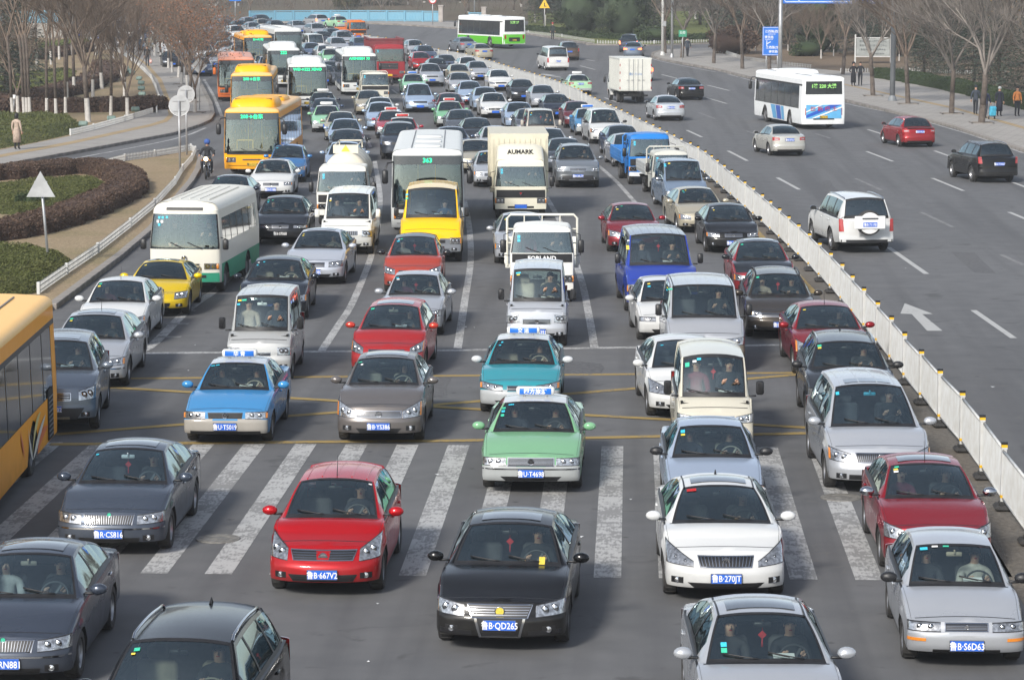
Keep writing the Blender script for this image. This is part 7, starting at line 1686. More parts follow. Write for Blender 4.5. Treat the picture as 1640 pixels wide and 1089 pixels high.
def mast(label, px, py, r0, r1, h, mt='galv', rz=0., box=False, base=.13):
 x, y = G(px, py); r = thing('lamp_mast', label, 'lamp post', (x, y, ghz(y) + base), rz); m = MB(); m.tube([(0, 0, 0), (0, 0, h)], [r0, r1], 16); m.lathe([(r0 * 1.7, 0), (r0 * 1.6, .12), (r0 * 1.05, .35)], (0, 0, 0), 'z', 16); link('mast', m.mesh('mast', [mt]), r)
 m = MB(); m.tube([(0, 0, h), (-.5, -.0, h + .5), (-2.2, 0, h + .8)], [r1, .05, .05], 8); link('arm', m.mesh('arm', [mt]), r); m = MB(); m.box((-2.6, 0, h + .8), (.9, .3, .14), 0, bev=.05); link('lamp_head', m.mesh('lamp_head', [mt]), r)
 if box: m = MB(); m.box((.16, -.1, 2.9), (.34, .3, .5), 0, bev=.03); link('control_box', m.mesh('control_box', ['galv']), r)
M['mastw'] = mat('white_mast_paint', (.62, .62, .60), .5, noise=(1, .2)); M['mastg'] = mat('grey_mast_paint', (.20, .215, .23), .55, noise=(1, .2))
mast('white painted lamp mast at the side road corner', 1061, 91.5, .14, .10, 9, 'mastw', box=True); mast('galvanised lamp mast just right of the white one', 1076, 95, .13, .09, 9, 'galv')
mast('thick dark grey mast on the right pavement', 1429, 165, .18, .15, 11, 'mastg')
mast('thin lamp pole far behind the blue railing', 760, 40, .09, .06, 8, 'galv')
x, y = G(1398, 104); r = thing('inscription_board', 'grey stone inscription board with rows of characters on the park slope', 'notice board', (x, y, .5), -.05)
m = MB(); m.box((0, 0, 1.35), (2.9, .14, 1.5), 0, bev=.03); pl = link('board', m.mesh('board', ['inscr']), r)
m = MB()
for s in (-1, 1): m.box((s * 1.55, .02, 1.2), (.14, .14, 2.5), 0, bev=.03)
m.box((0, 0, .54), (3., .2, .1), 0); m.box((0, 0, 2.16), (3., .2, .08), 0); link('frame', m.mesh('frame', ['fencew']), r)
for k, t in enumerate(('青岛市残疾人康复就业中心', '青岛市残疾人就业服务中心', '青岛市残疾人福利基金会', '青岛市残疾人联合会')): link('inscription', text_mesh(t, 'inscrt', .2 if k < 3 else .13, .015), pl, (0 if k < 3 else .4, -.085, 1.86 - k * .36))
def flood(px, py, label):
 x, y = G(px, py); m = MB(); m.box((0, 0, .16), (.5, .2, .3), 0, bev=.05, tf=Matrix.Translation((0, 0, .12)) @ Matrix.Rotation(-.6, 4, 'X')); m.tube([(0, .05, -.1), (0, .05, .2)], .04, 6); thing('floodlight', label, 'floodlight', (x, y, .12), random.uniform(-.5, .5), 'green floodlights on the lawn', m.mesh('floodlight', ['floodg']))
M['floodg'] = mat('floodlight_green', (.16, .23, .20), .5, noise=(5, .3))
for k, (x, y) in enumerate([(482, 760), (650, 728), (790, 672), (745, 432), (768, 447), (805, 485), (818, 512), (822, 545), (824, 580), (620, 660), (262, 668), (730, 412)]): flood(x / 3.63, y / 3.63, ['green floodlight by the end of the low picket fence', 'green floodlight on the grass behind the picket fence', 'green floodlight near the fence gap', *['green floodlight in the row along the curved fence'] * 6, 'green floodlight at the foot of the purple hedge', 'green floodlight beside the bent slender tree', 'green floodlight in the row along the curved fence'][k])
for k, (x, y) in enumerate(((22, 190), (44, 190))):
 X_, Y_ = G(x, y); r = thing('garden_lamp', 'small white garden lamp on the lawn, ' + ('left one of two' if k == 0 else 'right one of two'), 'lamp', (X_, Y_, .12)); m = MB(); m.tube([(0, 0, 0), (.05, 0, 1.05)], .03, 8); link('pole', m.mesh('pole', ['galv']), r); m = MB(); m.box((.05, 0, 1.15), (.22, .22, .26), 0, bev=.05); link('lamp_head', m.mesh('lamp_head', ['white']), r)
# ---------------------------------------------------------------- traffic
PLACED = []
M['greenp'] = mat('green_bumper_paint', (.03, .28, .17), .4, noise=(3, .2))
M['stripeblue'] = mat('pale_blue_stripe', (.25, .50, .75), .4, noise=(2, .1))
def ang_of(hp):
 (a, b), (c, d) = G(*hp[0]), G(*hp[1]); return math.atan2(-(c - a), d - b)
def locate(T, px, py, rz, away, mode):
 if mode == 'roof': x, y = G(px, py, T.H - .05); th = heading(y) if rz is None else rz; d = T.xr - .7 - T.fo; d *= -1 if not away else 1; x += -math.sin(th) * d; y += math.cos(th) * d;
 else: x, y = G(px, py)
 if rz is None: rz = heading(y)
 if away:
  th = rz + PI; f = (-math.sin(rz), math.cos(rz))
  if mode != 'roof': x += f[0] * T.wb; y += f[1] * T.wb
  return x, y, th
 return x, y, rz
def note(label, x, y, L, fo, th):
 c = Vector((x, y)) + Vector((-math.sin(th), math.cos(th))) * (L / 2 - fo); PLACED.append((label, c, L, th))
COL = {'silver': 'b6b9be', 'white': 'cfd0cf', 'black': '0a0b0e', 'grey': '5a5f66', 'dark': '1c2026', 'navy': '121c30', 'beige': 'bdb5a0', 'red': 'b0101c', 'darkred': '6e1420', 'ltblue': 'a9bdd6', 'blue': '2a62b0', 'slate': '46546c', 'bronze': '3e3730', 'green': '7cba8a', 'yellow': 'f2c800'}
def V(K, px, py, col, label, hp=None, rz=None, away=False, mode='axle', lod=None, occ=None, cols=None, group=None, cat=None, name=None, **o):
 if lod is None: lod = 0 if (py > 285 or away and py > 100) else 1
 c = qcol(COL.get(col, col))
 if 'paint' not in o and col in ('white', 'yellow', 'green') or K == 'charade_w': o['paint'] = 'paint'
 if lod == 0:
  rr = random.Random(label); o.setdefault('wg', rr.choice(('glass', 'glass', 'glass_blue', 'glass_dark')))
  if 'stick' not in o: o['stick'] = tuple((x + rr.uniform(-.02, .05), t - rr.uniform(0, .1), rr.choice(('sticker', 'stickerg', 'stickery', 'white')), .05 + rr.uniform(-.01, .03), .06 + rr.uniform(-.02, .03)) for x, t in ((-.49, .9), (-.49, .76), (-.36, .92))[:rr.choice((1, 2, 3))])
 elif lod: o.setdefault('wg', random.Random(label).choice(('glass', 'glass_blue')))
 T = car_tpl(K, lod, o)
 if hp: rz = ang_of(hp)
 x, y, th = locate(T, px, py, rz, away, mode)
 cs = dict(paint=c); [cs.update({k: qcol(COL.get(v, v))}) for k, v in (cols or {}).items()]
 nm = name or {'sedan': 'saloon_car', 'executive': 'saloon_car', 'boxy': 'saloon_car', 'charade': 'saloon_car', 'hatch': 'hatchback_car', 'coupe': 'coupe_car', 'suv': 'suv_car', 'mpv': 'people_carrier', 'wagon': 'estate_car', 'microvan': 'minivan', 'hiace': 'van', 'h1van': 'van', 'transit': 'van', 'iveco': 'van'}[K]
 if o.get('taxi'): nm = 'taxi_car'
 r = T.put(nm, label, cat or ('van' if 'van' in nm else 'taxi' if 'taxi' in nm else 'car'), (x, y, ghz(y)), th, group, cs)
 if y > 215: r.rotation_euler = (Matrix.Rotation(.018 * math.cos(th), 4, 'X')).to_euler(); r.rotation_euler[2] = th
 note(label, x, y, T.L, T.fo, th)
 riders(T, x, y, th, occ, label); return r
def riders(T, x, y, th, occ, label):
 if not occ: return
 s = T.seat; short = label
 short = ' '.join(label.split()[:9])
 for k, oc in enumerate(occ):
  if not oc: continue
  cx = s['x'] if k == 0 else -s['x']; cs, sn = math.cos(th), math.sin(th); lx, ly = cx, s['y'] - .02
  cc, hr = (oc.split(':') + ['short'])[:2]
  nm = {'1c1f24': 'dark', '202430': 'dark blue', '2a2a2c': 'charcoal', '5a1c20': 'dark red', '8a7a6a': 'brown', '3a4a60': 'blue', 'a09080': 'beige', '6a1a30': 'crimson', 'b8b4ae': 'pale'}.get(cc, 'dark')
  person('drive' if k == 0 else 'sit', '%s in %s clothes inside the %s' % ('driver' if k == 0 else 'passenger', nm, short), (x + lx * cs - ly * sn, y + lx * sn + ly * cs, ghz(y) + s['z'] + .36), th, cc, hr, 'people seen through windscreens', haircol='14110f', scale=.93)
D1_, D2_ = '1c1f24', '202430'
OCT = dict(grille=('v', .40, .545, .68, 19, 1.10), emblem='bird', head=(.50, .545, .67, .96, .565, .71), plate='鲁R·CS816', strip='chrome', emz=.69, emr=.038, over=dict(hf=.72, zl=.22), sunroof=1, handle='chrome', zp=.40, fogy=.70, intk=(.245, .335, .52, .55), amber=False, stick=((-.50, .84, 'sticker', .05, .05),))
V('sedan', 190, 876, '434c5a', 'grey saloon with vertical slatted grille and plate CS816 on the crossing', hp=((274, 874.5), (309, 827)), occ=(D1_,), charm=1, imir='white', **OCT)
V('sedan', 26, 1083, '3e4654', 'grey saloon with chrome grille cut off at the lower left corner', hp=((126, 1082), (174, 1010)), occ=(D1_, 'b8b4ae:long'), imir='beige', **dict(OCT, plate='鲁B·RN881'))
V('suv', 262, 1290, '08090b', 'black four wheel drive with silver roof rails at the bottom edge', rz=-.045, occ=(D1_,), rails='chrome', trim='beige', aerial='fin', plate='鲁B·52K61')
V('hatch', 527, 941, 'bb0818', 'bright red hatchback saloon with split chrome grille, plate 667V2', hp=((611, 939), (635, 885)), occ=('202430',), plate='鲁B·667V2', grille=('split', .50, .59, .70, 3, 1.12), head=(.62, .57, .71, .97, .60, .88), emblem='bar', emz=.63, emr=.06, emblem_=1, aerial='front', intk=(.27, .38, .52, .60), fogy=.74, fogz=.36, zp=.385, stick=((.52, .93, 'white', .05, .05),), over=dict(hf=.76, lean=.28, xc=1.12, W=1.70), amber=False, ribs=5)
V('executive', 808, 1024, '0a0b0e', 'black saloon with gold badge and chrome shield grille in front centre', hp=((902, 1023), (917, 956)), occ=(D1_,), plate='鲁B·QD265', grille=('h', .40, .53, .68, 4, 1.18), emblem='badge', emr=.07, head=(.53, .53, .67, .97, .56, .74), sunroof=1, srl=.42, intake=False, shield=(.27, .34, .26, .515), side_intake=(.42, .90, .27, .34), fogy=.72, fogz=.36, zp=.425, amber=False, charm=1, stick=((.47, .12, 'stickery', .08, .16),), mirror='body', over=dict(hf=.72))
V('sedan', 1157, 949, 'white', 'white saloon with vertical bar grille and sunroof, plate 270JT', hp=((1067, 949), (1057, 892)), occ=('2a2a2c',), plate='鲁B·270JT', grille=('v', .40, .575, .70, 15, 1.1), emblem='slash', emr=.06, head=(.52, .57, .63, .97, .60, .86), sunroof=1, gutter=1, aerial='fin', intk=(.255, .345, .50, .62), fogy=.78, fogz=.37, zp=.415, stick=((-.42, .92, 'redcharm', .14, .10),), over=dict(hf=.77, hc=1.0, lean=.26, W=1.80, xc=1.22, wb=2.68, r=.33, A=.42, n=2.3), amber=False)
V('sedan', 1232, 1202, 'silver', 'silver saloon at the bottom edge with sunroof and two people in front', rz=.045, occ=(D1_, '2a2a2c'), plate='鲁B·G7725', sunroof=1, gutter=1, charm=1, paper=1, stick=((-.50, .22, 'stickerg', .07, .09), (-.50, .33, 'sticker', .07, .09)))
V('charade', 1537, 1053, 'silver', 'old silver hatchback with plate S6D63 at the lower right', hp=((1450, 1052), (1428, 993)), occ=('b8b4ae', D1_), plate='鲁B·S6D63', mirror='black', marker=1, fog=False, grille=('h', .34, .555, .635, 4), emr=.03, head=(.42, .54, .64, .97, .54, .64), paper=1, imir='beige', zp=.36, intk=(.245, .30, .55, .55), wheel='cap', stick=((-.44, .94, 'sticker', .10, .10), (-.28, .97, 'white', .08, .05), (-.12, .97, 'stickerg', .08, .05)))
V('sedan', 1493, 906, '8e1222', 'dark red saloon with chrome mirrors behind the old silver hatchback', hp=((1414, 907), (1391, 857)), occ=(D1_, '6a1a30'), mirror='chrome', sunroof=1, srl=.4, plate='鲁B·D5K31', grille=('h', .42, .60, .69, 3), emblem='H', head=(.55, .58, .69, .97, .60, .80), over=dict(hf=.75, W=1.70, L=4.4, wb=2.55, hc=1.0), stick=((-.46, .95, 'stickerg', .07, .07), (-.48, .85, 'stickery', .07, .07), (-.48, .76, 'white', .07, .07)), aerial='front')
V('mpv', 1401, 779, 'bbbec3', 'silver people carrier with wide vertical bar grille and grey sunroof', hp=((1328, 779), (1303, 735)), occ=(D1_,), plate='鲁B·9F220', grille=('v', .44, .60, .74, 24, 1.06), emblem='slash', emr=.07, head=(.56, .58, .72, .97, .62, .82), sunroof=1, srl=.32, imir='sticker', intk=(.29, .38, .60, .6), over=dict(W=1.86, hf=.82), ribs=4, stick=((-.53, .84, 'sticker', .06, .10),))
V('suv', 1360, 684, '2a2e34', 'dark grey seven seater with silver roof rails beside the barrier', hp=((1295, 681), (1283, 650)), occ=('2a2a2c',), rails='chrome', mirror='black', plate='鲁B·P0162', aerial='fin', over=dict(L=4.7, H=1.66, W=1.82), stick=((-.52, .92, 'stickerg', .08, .12), (-.52, .78, 'stickery', .07, .08)))
V('sedan', 1329, 597, '8c1420', 'dark red saloon beside the barrier before the dark seven seater', hp=((1272, 595.5), (1256, 573)), occ=(D1_,), plate='鲁B·6H902', head=(.5, .52, .66, .97, .58, .84), aerial='front', grille=('h', .42, .54, .62, 3), over=dict(hf=.74))
V('wagon', 1249, 538, 'bronze', 'brown estate car with one headlamp lit and roof rails', hp=((1199, 538), (1182, 496)), occ=(D1_, 'a09080'), rails='black', plate='鲁B·7V316', grille=('h', .56, .60, .66, 2), emblem='vw', emr=.055, lit=1, charm=1, intk=(.26, .35, .6, .7), head=(.58, .57, .69, .97, .58, .74), stick=((-.5, .9, 'stickerg', .07, .10),))
V('sedan', 1221, 473, '98202c', 'dark red saloon with black bonnet and sunroof near the barrier', hp=((1177, 472), (1158, 443)), cols=dict(hood='20242a', roof='404650', mirror='22262c'), sunroof=1, occ=(D1_,), plate='鲁B·E7703', stick=((-.5, .9, 'stickerg', .07, .10),))
V('sedan', 1170, 403, '090b10', 'black saloon with plate A235 beside the barrier', hp=((1134, 403), (1123, 392)), rz=.10, occ=(D1_,), plate='鲁B·FA235', emblem='wing', wheel='alloy', grille=('h', .30, .56, .64, 3), head=(.50, .55, .66, .97, .56, .69), zp=.37)
V('sedan', 1122, 371, 'beige', 'beige saloon beside the barrier behind the black saloon', rz=.13, occ=('2a2a2c',), plate='鲁B·R3108', grille=('h', .34, .56, .65, 4))
V('microvan', 1096, 337, '8496ac', 'grey blue minivan beside the barrier', rz=.13, occ=(D1_,), over=dict(L=4.4, W=1.66, H=1.86, xc=.95, xw=1.6, fo=.85, wb=2.6, xB=2.1, rw=.66, hf=.80, hc=1.12), mirror='chrome', plate='鲁B·3K905', stick=((-.55, .9, 'sticker', .08, .08), (-.42, .93, 'stickery', .08, .08), (-.55, .78, 'sticker', .08, .08)))
V('sedan', 1010, 267, 'silver', 'silver saloon just behind the blue lorry bed', rz=.13)
V('sedan', 1000, 251, 'slate', 'grey blue saloon behind the silver one by the blue lorry', rz=.13)
V('mpv', 971, 230, 'white', 'white people carrier with tinted purple windscreen', rz=.13, lod=0, mirror='black', occ=(D1_,), head=(.56, .60, .74, .97, .62, .80), grille=('none', .2, .6, .7, 1), over=dict(hf=.84))
V('sedan', 1101, 664, 'white', 'white saloon half hidden behind the cream minivan', hp=((1041, 665), (1027, 638)), plate='鲁B·82K9C', aerial=0, grille=('h', .40, .56, .62, 2), emblem='H', head=(.44, .54, .64, .97, .57, .80), over=dict(hf=.75, lean=.30, xc=1.12, A=.44, n=2.2, W=1.75), fogy=.72, fogz=.35, amber=False)
V('microvan', 1143, 725, 'c9c4b4', 'cream minivan with rounded roof between white saloon and pale blue saloon', rz=.02, occ=(D1_, '6a1a30'), plate='鲁B·6L518', mirror='black', paint='paint', charm=1, paper=1, stick=((-.47, .84, 'stickerg', .08, .14), (-.34, .88, 'white', .07, .07), (-.26, .94, 'sticker', .08, .07)), over=dict(rc=.09))
V('boxy', 1142, 826, 'a9b6c8', 'old pale blue saloon with two belted people behind the white saloon', rz=.02, occ=(D1_, '202430'), mirror='black', bigmirror=False, trim='beige', plate='鲁B·J2218', grille=('h', .4, .56, .64, 4), head=(.5, .54, .66, .97, .54, .66), over=dict(W=1.66), stick=((-.50, .86, 'sticker', .07, .14), (-.50, .68, 'stickery', .07, .07)))
V('h1van', 1128, 590, 'b9bbbf', 'silver grey van with black mirrors behind the white saloon', rz=.03, occ=(D1_,), mirror='black', bigmirror=1, gutter=1, plate='鲁B·C5590', grille=('v', .25, .66, .76, 7), head=(.46, .64, .78, .97, .66, .82), ribs=6, cols=dict(bumper='8a8678'), stick=((-.58, .93, 'stickerg', .10, .06),), over=dict(rw=.74))
V('charade', 1070, 543, 'white', 'small white hatchback in front of the blue van', hp=((1022.6, 543.6), (1014, 529)), plate='鲁B·48T0X', fog=False, grille=('none', .3, .5, .6, 1), head=(.46, .54, .63, .97, .54, .63), stick=((-.44, .88, 'stickery', .07, .09), (-.44, .7, 'sticker', .07, .09)), wheel='cap')
V('transit', 1057, 497, '263e98', paint='paint', label='blue van with weathered grey roof and black mirrors', hp=((1002, 497.5), (991, 479)), rz=.04, occ=(D1_, '202430'), mirror='black', bigmirror=1, cols=dict(roof='5c6478'), charm=1, paper=1, ribs=7, plate='鲁B·A1937', wheel='steel', grille=('h', .5, .58, .68, 3), noframe=1, slat='black', head=(.60, .60, .78, .97, .60, .78), stick=((-.62, .62, 'stickery', .08, .16), (-.60, .84, 'white', .06, .05)))
V('sedan', 1014, 402, '8a1a28', 'dark red saloon behind the blue van', rz=.07, plate='鲁B·W6609', emblem='vw', head=(.5, .54, .66, .97, .56, .74))
V('suv', 924, 299.7, '7c8288', 'silver grey four wheel drive with black bumper guard', rz=.07, occ=(D1_,), rails='chrome', bullbar=1, plate='鲁B·20L79', cols=dict(bumper='5a5e62'), head=(.62, .70, .84, .97, .70, .86), grille=('h', .36, .74, .83, 2))
V('sedan', 906, 276, '3c434c', 'dark grey saloon directly behind the silver four wheel drive', rz=.09, lod=1)
V('sedan', 882, 257, 'silver', 'pale silver saloon beside the box lorry roof', rz=.09)
V('microvan', 867, 236, 'bab2a6', 'beige minivan ahead of the pale silver saloon', lod=0, occ=(D1_,), charm=1, over=dict(W=1.66, L=4.1), paint='paint')
V('boxy', 834, 658, '2a8c99', 'teal taxi with silver bumper and blue roof sign', rz=.0, occ=('1c1f24',), cols=dict(roof='c9cccc', bumper='b4b8ba', mirror='c8cacc'), taxi=('交 运', 'signblue'), plate='鲁B·T3306', emblem='chev', grille=('h', .28, .56, .63, 2), head=(.40, .54, .64, .97, .58, .70), over=dict(W=1.70, hf=.72, A=.34, n=2.4, lean=.14), fog=False, trim='beige', paint='paint', name='taxi_car')
V('boxy', 853, 779, '78ab82', 'green taxi with blue roof sign and plate T4698 entering the crossing', rz=.0, occ=('1c1f24', '202430'), cols=dict(roof='c9cccc', bumper='a8acac'), taxi=('四方旅游', 'signblue'), plate='鲁U·T4698', emblem='oval', grille=('h', .44, .54, .66, 5), head=(.49, .54, .66, .97, .54, .66), strip='chrome', over=dict(W=1.79, L=4.7, wb=2.69, xb=3.75, fo=.9, rw=.57), fog=False, paint='paint', wheel='cap', stick=((-.55, .80, 'stickerg', .06, .09), (-.56, .66, 'sticker', .06, .09), (-.57, .5, 'stickerg', .06, .09), (-.42, .93, 'sticker', .10, .06)))
V('microvan', 860, 553, 'c4c7cc', 'silver minivan with plate 6U391 behind the teal taxi', rz=.015, occ=('1c1f24',), trim='beige', mirror='black', plate='鲁B·6U391', grille=('h', .44, .60, .70, 3), emblem='tri', head=(.56, .64, .80, .96, .60, .76), ribs=6, over=dict(hf=.88, A=.22), stick=((-.44, .92, 'sticker', .12, .06), (-.44, .84, 'stickery', .08, .05)), paper=1)
V('sedan', 836, 421, 'silver', 'silver saloon mostly hidden behind the white lorry rack', rz=.06, sunroof=1, plate='鲁B·M1188')
V('iveco', 691, 418, 'ffc400', paint='paint', label='bright yellow van with white faded roof in front of the bus', rz=.05, occ=('3a4a60',), mirror='black', bigmirror=1, plate='鲁B·Y6021', cols=dict(bumper='70747a', roof='f0c040'), grille=('h', .46, .64, .74, 2), noframe=1, slat='black', head=(.60, .62, .80, .97, .62, .80), wheel='steel', emblem=None, paper=1, stick=((-.56, .86, 'sticker', .08, .07), (-.56, .68, 'stickerg', .09, .07)))
V('hatch', 662, 467, 'c04c3c', 'orange red hatchback with dark roof', rz=.03, cols=dict(roof='26282c', mirror='26282c'), occ=(D1_, 'a09080'), charm=1, plate='鲁B·L5P63', emblem='ring', grille=('h', .44, .60, .66, 2), head=(.58, .56, .69, .97, .60, .76), over=dict(W=1.66, L=3.8, xb=3.7, wb=2.4, quarter=3.3, xr=3.2))
V('boxy', 661, 534, 'silver', 'silver hatchback saloon between the two red hatchbacks', rz=-.01, occ=(D1_, '6a1a30:long'), trim='beige', plate='鲁B·18R5T', grille=('h', .22, .56, .64, 1), head=(.50, .54, .65, .97, .54, .68), over=dict(W=1.63, L=4.1, A=.3, n=2.6), charm=1)
V('hatch', 624, 600, 'b82c30', 'red hatchback in front of the bronze grey saloon', rz=-.02, occ=('2a2a2c',), cols=dict(mirror='d04030'), imir='beige', paper=1, plate='鲁B·33N7K', head=(.62, .56, .69, .97, .62, .82), over=dict(W=1.69), sunroof=1, mirror='body', stick=((-.48, .9, 'stickerg', .08, .10),))
V('sedan', 612, 703, '6f6a68', 'bronze grey saloon with wide chrome grille and plate YS386', hp=((672, 703), (684.5, 670)), occ=('1c1f24:long',), trim='beige', plate='鲁B·YS386', emblem='bar', emr=.062, grille=('h', .50, .575, .68, 4, 1.0), head=(.54, .55, .68, .97, .58, .86), sunroof=1, dash='beige', intk=(.26, .36, .42, .52), zp=.40, fogy=.72, fogz=.36, over=dict(W=1.70, hf=.76, hc=1.03, H=1.51), amber=True)
V('boxy', 370, 704, '3a88c0', 'blue taxi with silver bumper and plate T5019', hp=((431, 702.8), (451, 674)), occ=('1c1f24', '1c1f24:long'), cols=dict(roof='c0c6cc', bumper='a9a49c', body='b0b2b0'), trim='beige', taxi=('华 青', 'signblue'), plate='鲁U·T5019', emblem='vw', emr=.06, grille=('h', .38, .55, .665, 4, 1.06), noframe=1, slat='dark', head=(.46, .55, .665, .97, .55, .67), fog=False, wheel='cap', paint='paint', paper=1, intk=(.25, .31, .80, .80), stick=((-.50, .93, 'sticker', .08, .05), (-.40, .94, 'sticker', .07, .05)))
V('microvan', 418, 606, 'c2c2bf', 'silver minivan with black mirrors behind the blue taxi', hp=((462, 606), (476, 584)), occ=(D1_, 'a09080'), mirror='black', plate='鲁B·5C776', emblem='wing', grille=('h', .34, .60, .65, 1), head=(.56, .60, .76, .96, .60, .76), imir='white', stick=((-.48, .90, 'stickery', .08, .06), (-.38, .90, 'stickerg', .10, .06), (-.50, .76, 'sticker', .07, .06)), ribs=4)
V('executive', 440, 508.5, '1a222e', 'dark blue grey saloon behind the silver minivan', hp=((489.5, 509), (499.7, 490)), occ=('2a2a2c',), trim='beige', plate='鲁B·AK802', mirror='body', paper=1, grille=('h', .3, .54, .64, 4))
V('sedan', 507, 452.5, 'c6cbd4', 'silver saloon with plate A382 in the second lane', rz=-.0, occ=('a09080',), sunroof=1, plate='鲁U·UA382', emblem='vw', emr=.06, grille=('h', .36, .56, .66, 3), head=(.50, .55, .67, .97, .56, .70), zp=.41, amber=False)
V('executive', 452, 389, '0e141e', 'black saloon with a black number plate', rz=.05, occ=(D1_, D2_), plate='鲁B·07068', platem='blackplate', grille=('h', .28, .58, .66, 1), emblem='H', head=(.48, .57, .65, .97, .57, .65), fog=False)
V('hiace', 557, 406, 'e4e4de', 'white van with dark vertical grille below the tank lorry', rz=.03, occ=(D1_, D2_), plate='鲁B·Q7806', paint='paint', mirror='body', bigmirror=1, grille=('v', .42, .66, .78, 12), head=(.58, .62, .80, .97, .60, .78), paper=1, ribs=5, cols=dict(bumper='b8bab8'))
V('sedan', 436, 317, 'white', 'white saloon with round headlamps in front of the orange bus', rz=.06, occ=(D1_, 'b8b4ae'), plate='鲁B·K1886', emblem='vw', grille=('h', .34, .56, .64, 2), head=(.58, .56, .67, .94, .56, .67), zp=.40, sunroof=1)
V('hatch', 460, 291.5, '4a80b8', 'light blue hatchback just behind the white saloon', rz=.05, plate='鲁B·T8J12', emblem='vw', over=dict(W=1.64, L=3.9, xb=3.75, quarter=3.4, xr=3.2))
V('sedan', 365, 348, '1a2638', 'dark blue saloon in front of the orange bus by the motorcyclist', rz=.02, occ=(D1_,), plate='鲁B·D3365', sunroof=1)
V('mpv', 347, 413, '5a6068', 'dark grey people carrier squeezed behind the green and white coach', rz=.0, lod=0, over=dict(H=1.62, W=1.8))
V('coupe', 253, 503, 'f2cc08', 'bright yellow coupe in front of the green and white coach', hp=((299, 503.4), (314, 487)), occ=(D1_,), dark=1, sunroof=1, head=(.60, .50, .64, .95, .52, .66), emblem=None, grille=('none', .2, .5, .6, 1), intk=(.26, .40, .45, .5), plate='鲁B·G9Q55')
V('sedan', 184, 549, 'white', 'white saloon with driver and passenger in front of the yellow coupe', hp=((233.7, 549), (252.8, 528.8)), occ=(D1_, '5a1c20:long'), plate='鲁B·Z4071', aerial='front', over=dict(W=1.7), head=(.55, .55, .67, .97, .57, .74), stick=((-.48, .92, 'stickerg', .07, .10), (-.5, .76, 'stickery', .07, .09)))
V('executive', 143, 616, 'silver', 'silver saloon with sunroof between the white saloon and grey off roader', hp=((200, 616), (221, 591)), occ=(D1_,), sunroof=1, plate='鲁B·FN269', head=(.52, .54, .66, .96, .56, .70), stick=((-.5, .9, 'stickerg', .07, .10), (-.5, .76, 'stickery', .06, .06)), aerial=1, strip='chrome')
V('suv', 88, 686, '7a828c', 'grey off roader next to the orange bus', hp=((151, 686), (163, 660)), occ=(D1_,), sunroof=1, plate='鲁B·S9R02', cols=dict(bumper='70787f'), grille=('h', .42, .70, .82, 3), head=(.60, .68, .86, .97, .72, .96), bullbar=1, paper=1)

def TR(T, px, py, rz, label, cols, cat='truck', name='lorry', away=False, occ=None, at='face', off=0., group=None, skip=()):
 x, y = G(px, py)
 if rz is None: rz = heading(y)
 th = rz + (PI if away else 0)
 if away: x += -math.sin(rz) * (T.L + off); y += math.cos(rz) * (T.L + off)
 r = T.put(name, label, cat, (x, y, ghz(y)), th, group, {k: qcol(COL.get(v, v)) for k, v in cols.items()}, skip)
 note(label, x, y, T.L if not hasattr(T, 'TL') else T.TL, 0, th)
 if occ: riders(T, x, y, th, occ, label)
 return r
t = truck('box', dict(spoiler='AUMARK', logo=1, L=6.3, wb=3.3, bw=2.12, bh=2.15, cab=dict(W=1.90, H=2.2), gz=(.80, 1.08)), 0); t.TL = 6.3
TR(t, 834, 352, .07, 'cream box lorry with AUMARK on its roof deflector', dict(paint='e2ddca', box='cfc9b4', bumper='d8d4c2'), occ=(D1_, '2a2a2c'))
t = truck('flat', dict(L=5.8, wb=3.2, bw=2.05, rackz=2.3, brand=('FORLAND', 'white', .17, .03, 1.05, 1.26), cab=dict(W=1.76, H=2.14, cg=(1.40, 1.96), win=(1.38, 1.88)), gz=(1.15, 1.38), plate='鲁B·52936'), 0); t.TL = 5.8
TR(t, 868, 487, .03, 'white flatbed lorry with FORLAND lettering and a crowded dashboard', dict(paint='e9e8e2', box='dcdad2', bumper='e0ded6', rack='dcd9cc'), occ=(D1_, '6a1a30'))
t = truck('tank', dict(L=5.6, wb=3.0, cab=dict(W=1.86, H=2.15), gz=(.84, 1.10), logo=1), 0); t.TL = 5.6
TR(t, 549, 362, .04, 'white tank lorry with a hazard triangle on its tank', dict(paint='e4e2da', box='d9d2c0', bumper='dedbd2'), occ=(D1_, '2a2a2c'))
t = truck('flat', dict(L=5.9, wb=3.2, bw=2.0, side=.42, rackz=2.05, cab=dict(W=1.80, H=2.15), face='dark'), 0); t.TL = 5.9
TR(t, 1041, 297, .12, 'bright blue flatbed lorry by the barrier with driver in red', dict(paint='1f78c8', box='2478c0', bumper='d8dadc', rack='2478c0'), occ=('6a1a30',))
t = truck('flat', dict(L=4.6, wb=2.6, bw=1.66, side=.36, rackz=1.95, face='none', cab=dict(W=1.52, H=1.88, L=1.5, R=.30, z0=.36, win=(1.06, 1.64), cg=(1.04, 1.70), pillars=[.24, 1.3])), 0); t.TL = 4.6
TR(t, 1075, 318, .12, 'small grey white pickup lorry with a hoop rack behind the minivan', dict(paint='c4c4bc', box='b0b2b0', bumper='a8aaa8', rack='bcbcb4'), occ=(D1_,))
t = truck('flat', dict(L=5.2, wb=2.9, bw=1.9, side=.4, rackz=2.05, face='dark', cab=dict(W=1.86, H=2.02), gz=(.9, 1.14)), 0); t.TL = 5.2
TR(t, 601, 166, None, 'small cream lorry in front of the blue striped bus', dict(paint='dad6c8', box='c8c4b6', bumper='d0ccc0', rack='d0ccc0'), occ=(D1_,))
DC = dict(W=2.42, H=3.02, z0=.62, win=(1.75, 2.55), cg=(1.70, 2.66), L=2.1, R=.52, rr=.2, pillars=[.3, 1.8], lastwin=1.78, lean=.08)
